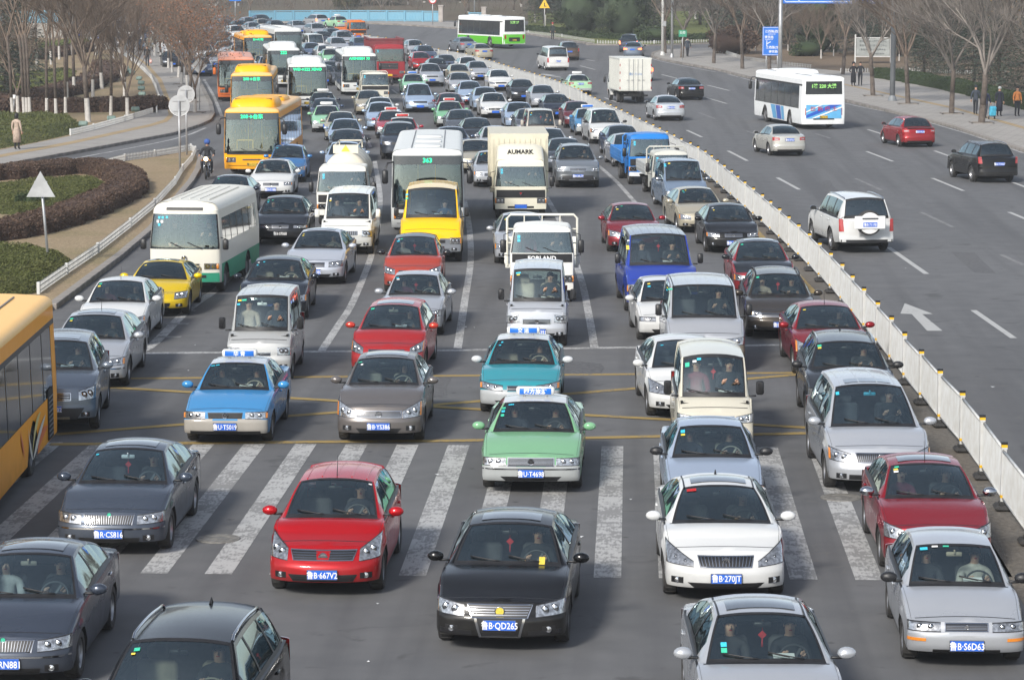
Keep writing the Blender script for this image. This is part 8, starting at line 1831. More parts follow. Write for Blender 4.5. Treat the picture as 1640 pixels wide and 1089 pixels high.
t = truck('dump', dict(L=8.6, wb=4.9, cab=DC, face='bars', gz=(1.12, 1.60), platem='yellowplate', bump='plain', logo=1), 0); t.TL = 8.6
TR(t, 624, 135, None, 'red tipper lorry towering above the cars', dict(paint='942a32', box='742830', bumper='862830'))
YB = dict(paint='ffae00', roof='e8b878', pod='ffb400', side='ffa808', front='ffae00', skirt='ffa800', rear='ffa800')
t = city_bus(dest='208→台东', plate='鲁B·02518', ds=.21); t.TL = 11.4
TR(t, 404, 282, .03, 'nearest orange and yellow bus showing route 208', YB, 'bus', 'bus', occ=(D1_,))
for k, (px_, lx, c_) in enumerate(((-.75, 1.6, '2a2a2c'), (-.35, 2.0, '6a1a30'), (0.1, 2.1, '202430'))):
 x, y = G(404, 282); th = .03; person('stand', ['passenger standing by the door in the nearest 208 bus', 'passenger in crimson standing inside the nearest 208 bus', 'passenger in blue standing in the aisle of the nearest 208 bus'][k], (x + px_ * math.cos(th) - lx * math.sin(th), y + lx, .66), .2 * k, c_, ['long', 'short', 'short'][k], 'people seen through windscreens', haircol='14110f')
t2 = city_bus(dest='208→台东', plate='鲁B·02377', ds=.21, lod=1); t2.TL = 11.4
TR(t2, 404, 199, .10, 'second orange and yellow 208 bus behind the nearest one', YB, 'bus', 'bus')
t = city_bus(dest='', plate='鲁B·02114', pod=False, lod=1, mrole='mir'); t.TL = 11.4
TR(t, 379, 163, .15, 'articulated bus with pinkish roof and orange front at the left kerb', dict(paint='e87830', roof='d89a84', side='a8b09a', front='e0702c', skirt='b8bcae', rear='a0a896', mir='f07820'), 'bus', 'bus')
t = city_bus(dest='23→城阳', plate='鲁B·02950', ds=.21, lod=1); t.TL = 11.4
TR(t, 414, 113, None, 'orange and yellow bus showing route 23 farther back', YB, 'bus', 'bus')
WB = dict(paint='d8dad8', roof='d8dad8', pod='dcdedc', side='4a5050')
t = city_bus(dest='', pod=False, lod=1, dark=1, H=3.1); t.TL = 11.4
TR(t, 462, 101, None, 'white coach with a greenish windscreen at the back of the bus queue', dict(WB, side='d8d8d4'), 'bus', 'bus')
t = city_bus(dest='222', lod=1, dark=1, vd='galv', ds=.3); t.TL = 11.4
TR(t, 455, 141, None, 'white bus half hidden behind the white and green bus', WB, 'bus', 'bus')
t = city_bus(dest='WEI→222 XINO', lod=1, vd='galv', skirt=.62, ds=.24); t.TL = 11.4
TR(t, 493, 178, None, 'white bus with green skirt showing route 222', dict(WB, skirt='62b030', front='e6e7e4'), 'bus', 'bus')
t = city_bus(dest='AXIN0801 XI', lod=1, vd='galv', ds=.24); t.TL = 11.4; fpanel(t, 'stripe', -.2, .9, .62, .92, 'stripeblue', .02)
TR(t, 576, 154, None, 'white bus with pale blue stripe on its front beside the red tipper', dict(WB, side='3c4650'), 'bus', 'bus')
t = city_bus(dest='363', plate='鲁B·03631', pod=False, dark=0, ds=.21, stripes=None); t.TL = 11.4
TR(t, 685, 379, .06, 'white bus showing route 363 behind the yellow van', dict(WB, side='e4e6e2', front='c8cac8', skirt='a8c4b8'), 'bus', 'bus', occ=(D1_,))
def coach():
 T = Tpl(); L = 6.4
 p = dict(L=L, W=2.04, H=2.62, z0=.34, A=.24, n=3.4, rr=.26, win=(1.42, 2.12), cg=(1.28, 2.26), lean=.20, R=.39, axles=[1.0, 4.4], pillars=[.95, 1.8, 2.75, 3.7, 4.65, 5.6], skirt=.86, firstwin=.3, lastwin=6.0, rw=(1.5, 2.2), tum=.10, chin=.04)
 hull(T, p, {}, 0.); fpanel(T, 'grille', -.42, .42, .74, .86, 'black', .018); g_ = fpanel(T, 'grille_frame', -.44, .44, .86, .875, 'chrome', .02)
 lampset(T, .76, .80, .40, .17); fpanel(T, 'front_bumper', -.98, .98, .36, .62, 'greenp', .05); fpanel(T, 'air_intake', -.62, .62, .48, .56, 'black', .06); fpanel(T, 'roof_vent', -.52, .52, 2.36, 2.44, 'black', .012)
 b = MB(); x = T.FX(0, 1.02) - .02; b.lathe([(.085, .01), (.085, -.004), (.07, -.006), (.066, 0), (.001, 0)], (0, x, 1.02), 'y', 20, 0); b.box((0, x - .006, 1.02), (.03, .006, .09), 0); T.add('emblem', mesh_of(b, 'emblem', ['chrome'], 0))
 plate_parts(T, '鲁B·01926', T.FX(0, .45) - .08, .44)
 for s in (-1, 1):
  m = MB(); m.tube([(s * .98, .28, 1.6), (s * 1.16, .08, 1.58), (s * 1.16, .06, 1.3)], .014, 6); m.box((s * 1.17, .06, 1.42), (.17, .08, .30), 0, bev=.03); T.add('wing_mirror', mesh_of(m, 'wing_mirror', ['black'], 50))
 ty, ri = wheel_meshes(.39, .22, 'steel', 20)
 for yy in (1.0, 4.4):
  for s in (-1, 1): a = T.add('wheel', ty, (s * .86, yy, .39)); T.add('rim', ri, (0, 0, 0), a)
 m = MB(); m.box((0, .55, 1.16), (1.8, .4, .22), 0, bev=.05); T.add('dashboard', mesh_of(m, 'dashboard', ['dash'], 50))
 for s in (-1, 1): T.add('seat', SEATS['trk'], (s * .5, 1.15, .78))
 bus_seats(T, 2., 5.2, .7, 4)
 for k in range(5):
  m = MB(); y = -.55 + k * .275; m.box((y, 3.2, 2.625 - abs(y) * .02), (.03, 4.6, .02), 0, bev=.006); T.add('roof_rib', mesh_of(m, 'roof_rib', ['plain'], 0), role='roof')
 for k, (y, z, c_) in enumerate(((-.72, 2.16, 'sticker'), (-.62, 2.16, 'sticker'), (-.76, 2.05, 'white'), (-.64, 2.05, 'white'), (-.72, 1.96, 'sticker'), (-.5, 2.17, 'sticker'))):
  m = MB(); m.quad(*[(a, T.FX(a, b_) - .004, b_) for a, b_ in ((y - .035, z - .035), (y + .035, z - .035), (y + .035, z + .035), (y - .035, z + .035))]); T.add('sticker', mesh_of(m, 'sticker', [c_], 0), parent=T.ws)
 T.seat = dict(x=.5, y=1.15, z=.80); T.TL = L; return T
TR(coach(), 296, 472, -.045, 'cream and green midibus beside the island kerb', dict(paint='d9d6ca', roof='dcd9ce', side='d9d6ca', skirt='2f9c78', front='d9d6ca', rear='2f9c78'), 'bus', 'midibus', occ=(D1_, '2a2a2c'))
ga, gb = Vector(G(93, 716)), Vector(G(2, 828)); dr = (gb - ga).normalized()
t = city_bus(dest='', plate='鲁B·02863', pod=False, skirt=.42); t.TL = 11.4
th = math.atan2(dr.x, -dr.y)                   # heading: local -y points along dr
org = ga + dr * 11.25 + Vector((dr.y, -dr.x)) * 1.25
rt = t.put('bus', 'large orange bus turning left, cut off by the left picture edge', 'bus', (org.x, org.y, 0), th, None, {k: qcol(v) for k, v in dict(YB, roof='ffc870').items()}, ())
note('big bus', org.x, org.y, 11.4, 0, th)
for k, (c_, pts) in enumerate((('cream_swirl', [(9.0, 1.05), (8.6, .95), (8.2, .75), (7.9, .45)]), ('white_swirl', [(9.6, .9), (9.0, .72), (8.4, .5), (8.0, .34)]), ('white_swirl', [(7.5, 1.0), (7.6, .75), (7.8, .5), (7.95, .34)]), ('red_swirl', [(9.9, .65), (9.3, .62), (8.8, .5), (8.5, .33)]), ('red_swirl', [(6.6, 1.08), (6.7, .9), (6.9, .7), (7.0, .5)]))):
 M.setdefault('cream_swirl', mat('cream_swirl', (.72, .60, .22), .4, noise=(3, .1))); M.setdefault('white_swirl', mat('white_swirl', (.75, .72, .62), .4, noise=(3, .1))); M.setdefault('red_swirl', mat('red_swirl', (.75, .16, .03), .4, noise=(3, .1)))
 sp = smooth_pts(pts, 5); m = MB()
 for i in range(len(sp) - 1):
  w0, w1 = [.09 * math.sin(PI * clamp(j / (len(sp) - 1), .04, .96)) for j in (i, i + 1)]
  m.quad((1.262, sp[i][0] - .0, sp[i][1] - w0), (1.262, sp[i + 1][0], sp[i + 1][1] - w1), (1.262, sp[i + 1][0], sp[i + 1][1] + w1), (1.262, sp[i][0], sp[i][1] + w0))
 link('swirl', m.mesh('swirl', [c_]), rt)
m = MB(); m.box((1.258, 10.3, .82), (.02, .62, .95), 0); [m.box((1.27, 10.3, .42 + k * .09), (.012, .54, .03), 1) for k in range(9)]; link('engine_vent', m.mesh('engine_vent', ['dark', 'hub']), rt)

Qd = [('sedan', 851, 219, 'grey', 'dark silver saloon beside the beige minivan'), ('sedan', 833, 207, 'ltblue', 'pale blue saloon behind the dark silver one'), ('sedan', 792, 189, 'white', 'white saloon with sunlit bonnet in the fifth lane'), ('hatch', 754, 168, 'ltblue', 'pale blue hatchback behind the dark red estate'),
  ('sedan', 779, 178, 'ltblue', 'pale grey blue saloon left behind the white saloon'), ('sedan', 738, 150, 'silver', 'silver saloon left of the white hatchback'), ('hatch', 801, 146, 'white', 'white hatchback near the barrier'), ('sedan', 838, 163, 'dark', 'black saloon beside the barrier in front of the white hatchback'), ('sedan', 871, 174, 'silver', 'light silver saloon next to the barrier behind the black blue one'), ('sedan', 893, 191, 'navy', 'black blue saloon beside the barrier'),
  ('sedan', 927, 205, 'darkred', 'maroon saloon beside the barrier'), ('sedan', 717, 117, 'slate', 'grey blue saloon far up by the barrier'), ('sedan', 752, 121, 'white', 'white saloon far up by the barrier'), ('sedan', 767, 129, 'silver', 'silver saloon in front of the far white one'), ('sedan', 684, 100, 'slate', 'blue grey saloon right of the red tipper'), ('hatch', 668, 91, 'silver', 'pale hatchback at the tipper mirror'), ('hatch', 676, 113, 'red', 'small red hatchback right of the tipper'),
  ('suv', 691, 139, 'silver', 'silver off roader with brown bumper ends'), ('sedan', 740, 221, 'grey', 'dark grey saloon before the green taxi'), ('sedan', 765, 237, 'dark', 'dark grey saloon with two people above the box lorry'), ('sedan', 725, 254, 'slate', 'blue grey saloon above the 363 bus'), ('sedan', 797, 253, 'silver', 'silver saloon with sunroof hidden by the box lorry'), ('boxy', 764, 277, 'beige', 'beige saloon left of the box lorry'), ('boxy', 790, 299, 'silver', 'silver grey saloon wedged between bus and box lorry'),
  ('mpv', 672, 180, 'ltblue', 'silver blue people carrier with a smiling chrome grille'), ('hatch', 722, 191, 'darkred', 'dark red estate behind the green taxi'), ('suv', 445, 209, 'white', 'white off roader right of the second orange bus'), ('sedan', 440, 233, 'white', 'white saloon tucked behind the off roader'), ('sedan', 592, 184, 'beige', 'grey beige saloon in front of the cream lorry'), ('hatch', 611, 209, 'ltblue', 'pale blue hatchback left of the pink taxi'), ('suv', 641, 255, '2a3340', 'dark blue off roader above the 363 bus'), ('sedan', 323, 122, 'slate', 'grey saloon behind the orange leaved trees')]
for K, px, py, c, l_ in Qd: V(K, px, py, c, l_, occ=(D1_,) if py > 180 else None, head=(.52, .52 if K not in ('suv',) else .72, .62 if K not in ('suv',) else .84, .97, .54 if K not in ('suv',) else .72, .70 if K not in ('suv',) else .90))
TX = dict(cols=dict(roof='c9cccc', bumper='b0b4b4'), paint='paint')
V('boxy', 663, 152, '90c8a4', 'green and white taxi in front of the silver off roader', taxi=('', 'signblue'), occ=(D1_,), **TX)
V('boxy', 722, 204, '74b284', 'green taxi with a red lettered roof sign', taxi=('', 'redcharm'), occ=(D1_,), **TX)
V('boxy', 628, 222, 'a03848', 'dark red and silver taxi with red roof sign', taxi=('', 'redcharm'), occ=(D1_,), **TX)
V('boxy', 646, 235, 'a0283a', 'second red and silver taxi close before the dark off roader', taxi=('', 'redcharm'), **TX)
V('boxy', 945, 217, '3c7fae', 'blue taxi beside the barrier next to the white people carrier', taxi=('', 'signblue'), occ=(D1_,), **TX)
for x, y, c, l_, kd in ((517, 148, 'navy', 'dark blue taxi at the head of the column right of the 222 bus', 't'), (520, 158, 'slate', 'blue grey saloon below the dark blue taxi', 's'), (523, 169.5, '8cc49c', 'pale green taxi with white roof sign', 't'), (546, 179.5, 'beige', 'pale silver saloon behind the green taxi', 's'), (553, 191, 'ltblue', 'silver blue saloon fourth in the column', 's'), (556, 207.5, 'dark', 'dark saloon with a cream steering wheel in the column', 's'), (552, 228, 'ltblue', 'pale blue saloon directly behind the tank lorry', 's'), (608, 156.5, 'white', 'white saloon with wide mirrors behind the pale blue hatchback', 's')):
 if kd == 't': V('boxy', x, y, c, l_, mode='roof', taxi=('', 'taxiw'), occ=(D1_,), **TX)
 else: V('sedan', x, y, c, l_, mode='roof', occ=(D1_,) if y > 185 else None)
for x, y, c, K, l_ in ((475, 33.6, 'silver', 'sedan', 'silver saloon near the blue railing, left of three'), (502, 37.4, 'silver', 'wagon', 'silver estate near the blue railing'), (516, 50.5, 'navy', 'sedan', 'dark blue saloon behind the white van'), (532, 46, 'dark', 'sedan', 'dark saloon left of the tow truck'), (550, 49, 'ltblue', 'sedan', 'pale blue saloon left of the orange tow truck'), (498, 69, 'ltblue', 'sedan', 'silver blue saloon right of the white coach'), (536, 60, 'silver', 'wagon', 'silver estate behind the pale blue saloon'), (519, 73, 'white', 'sedan', 'white saloon left of the blue striped bus roof'), (530, 99, 'navy', 'sedan', 'dark blue saloon left beside the blue striped bus'), (355, 25, 'silver', 'wagon', 'silver estate below the small blue direction sign'), (360, 31, 'grey', 'sedan', 'grey saloon at the top of the queue'), (383, 33, 'dark', 'sedan', 'dark saloon at the top of the queue'), (375, 41, 'white', 'sedan', 'white saloon above the route 23 bus'), (397, 28, 'silver', 'sedan', 'silver saloon before the railing start'), (404, 36, 'silver', 'sedan', 'silver saloon above the orange bus roof'), (419, 31, 'beige', 'sedan', 'beige saloon before the railing start'), (418, 24, 'dark', 'sedan', 'dark saloon farthest by the railing start'), (441, 33, 'dark', 'sedan', 'dark saloon right of the farthest ones'), (425, 39.5, 'white', 'sedan', 'white saloon left of the white coach roof'), (357, 51, 'slate', 'sedan', 'grey blue saloon left of the route 23 bus'), (355, 61, 'slate', 'sedan', 'second grey blue saloon left of the route 23 bus'), (344, 46, 'darkred', 'sedan', 'maroon saloon at the orange leaved trees'), (574, 60, 'slate', 'hatch', 'blue grey hatchback between bus and tipper'), (595, 72, 'silver', 'sedan', 'silver saloon hidden behind the tipper')):
 V(K, x, y, c, l_, mode='roof')
V('hiace', 497, 54, 'white', 'white van left of the dark blue saloon', mode='roof', paint='paint')
V('boxy', 528, 79, '8cc49c', 'green taxi left of the blue striped bus', mode='roof', **dict(TX, taxi=('', 'taxiw')))
for x, y, c, K, l_ in ((216, 66, 'white', 'suv', 'white four wheel drive behind the left hand trees'), (235, 71, 'slate', 'sedan', 'grey blue saloon in front of the white four wheel drive'), (256, 80, 'beige', 'sedan', 'beige saloon behind the orange leaved trees'), (272, 90, 'white', 'hiace', 'white van behind the orange leaved trees'), (290, 100, 'silver', 'mpv', 'silver people carrier behind the street trees'), (222, 47, 'silver', 'sedan', 'distant silver saloon beyond the white four wheel drive')):
 V(K, x, y, c, l_)
random.seed(11)
cols_ = ['silver', 'silver', 'white', 'dark', 'grey', 'slate', 'ltblue', 'beige', 'black', 'navy', 'silver']
def free(x, y, L_=4.6):
 for l_, c, Lc, th in PLACED:
  d = Vector((x, y)) - c; ax = Vector((-math.sin(th), math.cos(th))); lo = abs(d.dot(ax)); la = abs(d.dot(Vector((ax.y, -ax.x))))
  if lo < (L_ + Lc) / 2 + .9 and la < 2.15: return False
 return True
def curve_x(Y):
 x, y = 5.2, 60.
 while y < Y: x += slope(y) * 1.; y += 1.
 return x
n_fill = 0
for lane in range(7):
 Y = 206. + random.uniform(0, 4)
 while Y < 335:
  off = 2.9 + lane * 3.42; th = heading(Y); x = curve_x(Y) - off / math.cos(th)
  if lane < 6 or Y > 235:
   if free(x, Y + 1.3) and n_fill < 110:
    K = random.choice(('sedan', 'sedan', 'sedan', 'hatch', 'wagon', 'suv')); c = random.choice(cols_)
    T = car_tpl(K, 1, dict(paint='paint') if c == 'white' else {})
    nm = {'silver': 'silver', 'white': 'white', 'dark': 'charcoal', 'grey': 'grey', 'slate': 'blue grey', 'ltblue': 'pale blue', 'beige': 'beige', 'black': 'black', 'navy': 'dark blue'}[c]
    r = T.put({'sedan': 'saloon_car', 'hatch': 'hatchback_car', 'wagon': 'estate_car', 'suv': 'suv_car'}[K], 'distant %s %s in the jam %s' % (nm, {'sedan': 'saloon', 'hatch': 'hatchback', 'wagon': 'estate', 'suv': 'off roader'}[K], landmark(x, Y)), 'car', (x, Y, ghz(Y)), th, 'distant %s %s cars in the jam' % (nm, K.replace('sedan', 'saloon')), dict(paint=qcol(COL[c]))); note('fill', x, Y, T.L, T.fo, th); n_fill += 1
  Y += random.uniform(6.0, 7.6)
t = truck('flat', dict(L=5.6, wb=3.0, bw=1.95, side=.4, rackz=2.1, cab=dict(W=1.8, H=2.1)), 1); t.TL = 5.6
TR(t, 574, 66, None, 'orange tow truck with an amber roof light behind the red tipper', dict(paint='d87020', box='d87020', bumper='c86820', rack='d87020'))

def wheelmid(l, r): return ((l[0] + r[0]) / 2, (l[1] + r[1]) / 2)
V('suv', 1374, 401, 'white', 'white off roader with a spare wheel on its tail', rz=.16, away=True, rails='chrome', over=dict(L=4.75, wb=2.78, H=1.84, W=1.875, fo=.75, xr=4.35, xb=4.72, zl=.34, r=.39, hf=1.0, hc=1.2, belt=1.2, beltr=1.24, quarter=4.2, pill=(3.4,), rw=.66, A=.2), lod=0, rplate=None, mirror='chrome')
V('sedan', 1257, 249, 'beige', 'silver beige saloon driving away behind the blue and white bus', rz=.20, away=True, lod=0, rplate='鲁B·5P207', over=dict(W=1.70, L=4.53), cols=dict(paint='c6c4bc'), wheel='alloy')
V('hatch', 1465, 235, '98101c', 'dark red hatchback driving away near the right kerb', rz=.20, away=True, lod=0, rplate='鲁B·51KA6', over=dict(W=1.81, L=4.42, wb=2.68))
V('suv', 1587, 291, '08090c', 'black off roader driving away at the right edge', rz=.20, away=True, lod=0, rails='chrome', rplate='鲁B·77AN7', over=dict(L=4.64, wb=2.67))
V('sedan', 1070, 193, 'c8ccd0', 'silver saloon driving away beside the barrier', rz=.15, away=True, lod=0, rplate='鲁B·6Z018', over=dict(W=1.76))
V('executive', 1103, 160, '08090c', 'black saloon driving away left of the bus', rz=.17, away=True, lod=0, rplate='鲁B·D4530')
V('boxy', 927, 152, 'a8d0a8', 'pale green taxi driving away just beyond the barrier', rz=.15, away=True, lod=0, taxi=('', 'signblue'), rplate='鲁U·T2275', brake=0, **TX)
V('transit', 890, 113, 'd4d4d2', 'white panel van driving away with two black rear windows', rz=.22, away=True, lod=0, rplate='鲁B·CF128', mirror='black', paint='paint', over=dict(pill=(2.3, 2.9, 3.6)))
V('suv', 911, 97, '5c4c40', 'brown off roader driving away behind the white van', rz=.14, away=True, lod=0, brake=0)
V('mpv', 1028, 130, 'c8cacc', 'silver people carrier signalling behind the box lorry', rz=.12, away=True, lod=0, brake=1, over=dict(L=4.3, wb=2.6, xr=3.7, xb=4.25, quarter=3.9, pill=(), W=1.72))
V('mpv', 1007, 84, '3a4254', 'dark blue people carrier turning at the junction', rz=-.05, away=True, lod=1, brake=1)
V('sedan', 1014, 93, '6c7888', 'blue grey saloon with lit brake lamps before the side road', rz=-.06, away=True, lod=1, brake=1)
V('sedan', 747, 84.5, '80868e', 'grey saloon driving away left of the green bus', rz=.36, away=True, lod=1)
V('sedan', 772, 96, 'beige', 'beige saloon driving away just beyond the barrier posts', rz=.3, away=True, lod=1)
V('boxy', 546, 46, '9ccaa4', 'pale green taxi driving away by the blue railing', rz=.5, away=True, lod=1, **dict(TX, taxi=('', 'taxiw')))
V('wagon', 512, 44, 'silver', 'silver estate driving away by the blue railing', rz=.5, away=True, lod=1, brake=1)
t = truck('box', dict(L=6.2, wb=3.3, bw=2.12, bh=2.15, num='鲁B·72506', cab=dict(W=1.86)), 0); t.TL = 6.2
TR(t, 1000, 162, .16, 'white box lorry driving away with faded blue numbers on its doors', dict(paint='d8d8d4', box='d4d4cc', bumper='d0d0cc'), away=True)
M['busblue'] = mat('bus_stripe_blue', (.02, .10, .50), .35, coat=.5, noise=(3, .1)); M['busltblue'] = mat('bus_stripe_light_blue', (.12, .42, .72), .35, coat=.5, noise=(3, .1)); M['bright_green'] = mat('bus_green', (.13, .55, .03), .35, coat=.5, noise=(3, .1)); M['redink'] = mat('red_lettering', (.45, .03, .08), .5, noise=(9, .1))
t = city_bus(dest='', plate='鲁B·00390', pod=False, skirt=.34, L=10.6, wbs=5.4, rw=(1.95, 2.68)); t.TL = 10.6
led(t, '1路 220 大港', 2.42, 0, .26, 'led2', rear=True, sx=1.)
fpanel(t, 'advert_panel', -1.02, 1.02, .62, 1.38, 'busltblue', .02, rear=True)
def rquad(T, name, c, mt, off):
 m = MB(); P_ = lambda u, v: (lerp(lerp(c[0][0], c[1][0], u), lerp(c[3][0], c[2][0], u), v), lerp(lerp(c[0][1], c[1][1], u), lerp(c[3][1], c[2][1], u), v))
 for i in range(10):
  for k in range(3): m.quad(*[(x, T.RX(x, z) + off, z) for x, z in (P_(i / 10, k / 3), P_((i + 1) / 10, k / 3), P_((i + 1) / 10, (k + 1) / 3), P_(i / 10, (k + 1) / 3))])
 T.add(name, m.mesh(name, [mt]))
rquad(t, 'advert_stripe', [(1.02, .80), (-.35, 1.38), (-1.02, 1.38), (1.02, .64)], 'busblue', .026); rquad(t, 'advert_line', [(1.02, 1.02), (.2, 1.38), (.08, 1.38), (1.02, .95)], 'white', .032); rquad(t, 'advert_line', [(.72, .64), (-1.02, 1.28), (-1.02, 1.20), (.5, .64)], 'white', .034)
t.add('lettering', text_mesh('巴 斯 巴 士', 'redink', .26, .01, 1.25), (0, t.RX(0, 1.15) + .04, 1.16), None, None, PI)
for s, pts in enumerate(([(4.5, .36), (5.3, .36), (4.9, 1.12), (3.9, 1.12)], [(5.4, .36), (6.3, .36), (6.0, 1.12), (5.0, 1.12)], [(6.4, .36), (6.9, .36), (6.7, 1.12), (6.1, 1.12)])):
 for sg in (-1, 1):
  m = MB(); q = [(sg * 1.256, a, b) for a, b in pts]; m.poly(q if sg > 0 else q[::-1]); t.add('side_stripe', m.mesh('side_stripe', [('busltblue', 'busblue', 'busltblue')[s]]))
roof_unit(t, 3.4, 1.9, 3.0, .24)
TR(t, 1319, 208, .215, 'white bus with blue stripes driving away on route 220', dict(paint='eceeee', roof='f0f2f2', pod='f0f2f2', side='e9ebeb', front='e9ebeb', skirt='e6e8e8', rear='eceeee'), 'bus', 'bus', away=True)
t = city_bus(dest='', plate='鲁B·00771', pod=False, skirt=1.02, L=10.6, wbs=5.0, lod=0); t.TL = 10.6
fpanel(t, 'green_tail_panel', -1.2, 1.2, .34, 1.25, 'bright_green', .012, rear=True); led(t, '公交 27', 2.42, 0, .28, 'led2', rear=True)
TR(t, 824, 79, .50, 'white bus with bright green lower half turning away in the distance', dict(paint='eaeceb', roof='eff1f0', side='e6e8e6', front='e6e8e6', skirt='5cb820', rear='eaeceb'), 'bus', 'bus', away=True)
x, y = G(1374, 401)
for o in list(bpy.data.objects):
 if o.get('label') == 'white off roader with a spare wheel on its tail': pj = o
m = MB(); yb = 4.75 - .75 + .17; m.lathe([(.40, -.10), (.40, .10), (.34, .14), (.001, .15)], (0, yb, 1.02), 'y', 26, 0); m.lathe([(.34, .141), (.20, .165), (.001, .165)], (0, yb, 1.02), 'y', 26, 1)
sp = link('spare_wheel', mesh_of(m, 'spare_wheel', ['rubber', 'paint'], 40), pj, col=qcol('e8e8e6')); m = MB(); m.box((0, yb + .17, 1.04), (1.0, .05, .42), 0, bev=.03); link('spare_wheel_cover', m.mesh('spare_wheel_cover', ['plain']), sp, col=qcol('e6e6e4'))
m = MB(); m.box((0, yb + .20, .98), (.45, .012, .14), 0); pt = link('number_plate', m.mesh('number_plate', ['blueplate']), sp); link('plate_characters', text_mesh('鲁B·711FB', 'white', .12, .012, .8), pt, (0, yb + .208, .98), PI); m = MB(); m.box((0, yb + .20, 1.17), (.52, .012, .05), 0); link('chrome_strip', m.mesh('chrome_strip', ['chrome']), sp)

# ---------------------------------------------------------------- people on foot and on the motorcycle
def foot(pose, px, py, label, rz, col, hair='short', base=.13, **k):
 x, y = G(px, py); return person(pose, label, (x, y, ghz(y) + base), rz, col, hair, k.pop('group', None), **k)
foot('stand', 27.5, 244, 'woman in a beige coat standing with her back to the road on the left pavement', PI - .3, 'b8a494', 'long', coat=.9, woman=True, haircol='2a1c18')
p = foot('walk', 236, 109, 'man in black walking down the left footpath with a red and white bag', .15, '14161c', 'short', haircol='101010')
x, y = G(236, 109); m = MB(); m.ball((0, 0, 0), (.15, .10, .17), 12, 8); m.tube([(-.04, 0, .15), (-.02, 0, .30), (.02, 0, .30), (.04, 0, .15)], .012, 5); thing('shopping_bag', 'red and white plastic bag carried by the man in black', 'bag', (x + .30, y - .02, .62 + .13), 0, None, m.mesh('shopping_bag', [mat('bag_plastic', (.65, .22, .16), .4, noise=(7, .8, (.75, .70, .68)))]))
foot('pocket', 1366.5, 141, 'person in a long dark coat with hood up, left of the pair', .2, '14161e', 'hood', coat=1.0, haircol='14161e'); foot('pocket', 1377.5, 140.5, 'man in a dark jacket, right of the pair by the inscription board', -.1, '1b1f27', 'short', coat=.72, haircol='0c0c0c')
foot('walk', 1562, 187, 'man in a grey blue jacket and cap walking behind the tree', PI * .9, '3a424e', 'hat', coat=.7, haircol='2c323c'); foot('walk', 1577.5, 193, 'person in dark blue half hidden by the tree, pulling the trolley', PI * .85, '1c2444', 'hood', coat=.7, haircol='1c2444')
foot('stand', 1600, 190, 'woman in a long dark coat with a white hat', 2.6, '242838', 'hat', coat=.95, woman=True, haircol='dcdcda'); foot('stand', 1628.5, 190, 'person in an orange padded jacket at the right edge', .3, 'd8894a', 'short', coat=.62, haircol='14110f')
foot('walk', 1101, 93.5, 'man in a slate coloured coat walking on the pavement corner', PI - .3, '333c4a', 'short', coat=.72, haircol='121212')
foot('stand', 885, 66, 'road worker in a dark vest and red cap on the far verge', 2.9, '2e3634', 'hat', coat=.66, haircol='c04848')
x, y = G(1589, 195); r = thing('shopping_trolley', 'bright blue wheeled shopping trolley on the right pavement', 'trolley', (x, y, .13), .3)
m = MB(); m.box((0, 0, .48), (.38, .26, .56), 0, bev=.05, tf=Matrix.Rotation(.12, 4, 'X')); link('bag', m.mesh('bag', [mat('trolley_blue', (.06, .42, .62), .6, noise=(6, .3))]), r)
m = MB(); m.tube([(-.15, .1, .1), (-.15, .1, .95), (.15, .1, .95), (.15, .1, .1)], .012, 6); link('handle', m.mesh('handle', ['black']), r)
for s in (-.19, .19): m = MB(); m.lathe([(.001, -.015), (.08, -.015), (.085, 0), (.08, .015), (.001, .015)], (s, .08, .085), 'x', 14); link('wheel', m.mesh('wheel', ['rubber']), r)
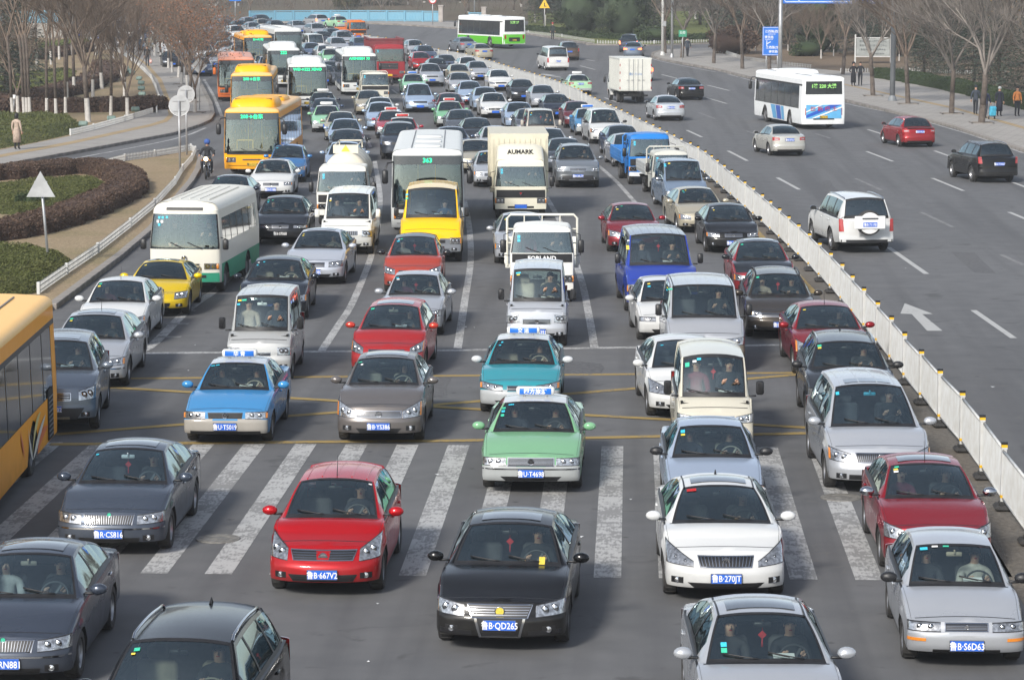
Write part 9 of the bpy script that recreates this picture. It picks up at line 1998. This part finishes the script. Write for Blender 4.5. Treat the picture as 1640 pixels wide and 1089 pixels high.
def motorcycle(px, py):
 x, y = G(px, py); th = .06; r = thing('motorcycle', 'black motorcycle with a round headlamp riding beside the island fence', 'motorcycle', (x, y, 0), th)
 ty = MB(); ty.lathe([(.20, -.03), (.26, -.045), (.30, -.02), (.305, 0), (.30, .02), (.26, .045), (.20, .03)], (0, 0, 0), 'x', 20, 0); TM = ty.mesh('wheel', ['rubber'])
 rm = MB(); rm.lathe([(.21, -.03), (.20, -.015), (.20, .015), (.21, .03)], (0, 0, 0), 'x', 20); rm.lathe([(.001, -.05), (.05, -.05), (.05, .05), (.001, .05)], (0, 0, 0), 'x', 10)
 for k in range(10): rm.tube([(0, 0, 0), (0, .2 * math.cos(k * PI / 5), .2 * math.sin(k * PI / 5))], .006, 4)
 RM = rm.mesh('rim', ['chrome'])
 for yy in (0, 1.28): w_ = link('wheel', TM, r, (0, yy, .305)); link('rim', RM, w_)
 def part(n, f, mt): m = MB(); f(m); link(n, m.mesh(n, mt if isinstance(mt, list) else [mt]), r)
 part('fork', lambda m: [m.tube([(s, 0, .30), (s, .22, .86)], .022, 8) for s in (-.09, .09)], 'chrome')
 part('mudguard', lambda m: m.tube([(0, .34 * math.sin(a * .3 - .6) - .0, .305 + .34 * math.cos(a * .3 - .6)) for a in range(6)], .05, 8), 'black')
 part('headlight', lambda m: (m.lathe([(.001, .08), (.07, .07), (.095, .0), (.098, -.02)], (0, .07, .88), 'y', 16, 1), m.lathe([(.092, -.02), (.05, -.035), (.001, -.04)], (0, .07, .88), 'y', 16, 0)), ['headlit', 'black'])
 part('fuel_tank', lambda m: m.ball((0, .50, .80), (.15, .26, .12), 14, 8), 'black'); part('seat', lambda m: m.box((0, .95, .80), (.24, .62, .10), 0, bev=.04), 'black')
 part('engine', lambda m: (m.box((0, .58, .46), (.26, .34, .34), 0, bev=.04), m.tube([(.12, .5, .4), (.16, .9, .26), (.17, 1.5, .30)], .04, 8)), 'chrome')
 part('frame', lambda m: (m.tube([(0, .22, .84), (0, .35, .35), (0, .9, .3), (0, 1.28, .31)], .025, 7), m.tube([(0, .9, .3), (0, 1.1, .76)], .02, 6)), 'black')
 part('handlebar', lambda m: (m.tube([(-.36, .34, 1.02), (-.2, .24, 1.0), (0, .22, .92), (.2, .24, 1.0), (.36, .34, 1.02)], .014, 7)), 'chrome')
 for s in (-1, 1):
  part('wing_mirror', lambda m: (m.tube([(s * .26, .28, 1.02), (s * .32, .26, 1.20)], .008, 5), m.ball((s * .33, .26, 1.22), (.06, .02, .04), 10, 6)), 'black'); part('indicator_lens', lambda m: m.ball((s * .17, .10, .82), (.035, .035, .035), 8, 6), 'amber')
 o = person('ride', 'motorcyclist in a dark jacket with a blue helmet beside the island fence', (x - .78 * math.sin(th), y + .78 * math.cos(th), 0.0), th, '26282c', 'helmet', haircol='3c5ca0')
motorcycle(330, 288)
random.seed(4); m = MB()
for px, py in ((605, 967), (312, 553), (302, 594), (745, 524), (1185, 860), (590, 1060), (760, 525), (300, 1010), (930, 860), (1010, 800), (700, 760), (1590, 620), (1450, 430), (1280, 380)):
 x, y = G(px, py); a = random.uniform(0, 6); s = random.uniform(.015, .04); m.poly([(x + s * math.cos(a + k * 1.57) * (1 + .5 * (k % 2)), y + s * 1.6 * math.sin(a + k * 1.57), .008 + .01 * (k % 2)) for k in range(4)])
o = link('litter', m.mesh('litter', ['white'])); kind(o, 'stuff')
m = MB(); m.box((-20, 215, 20), (520, 560, 46), 0); me = m.mesh('haze', []); hz = bpy.data.materials.new('haze_air'); hz.use_nodes = True; n = hz.node_tree.nodes; n.clear(); vo = n.new('ShaderNodeVolumePrincipled'); vo.inputs['Color'].default_value = (.86, .90, .95, 1); vo.inputs['Density'].default_value = HAZE; vo.inputs['Anisotropy'].default_value = 0.; ou = n.new('ShaderNodeOutputMaterial'); hz.node_tree.links.new(vo.outputs[0], ou.inputs['Volume']); me.materials.append(hz)
if HAZE: o = link('haze', me); kind(o, 'stuff')
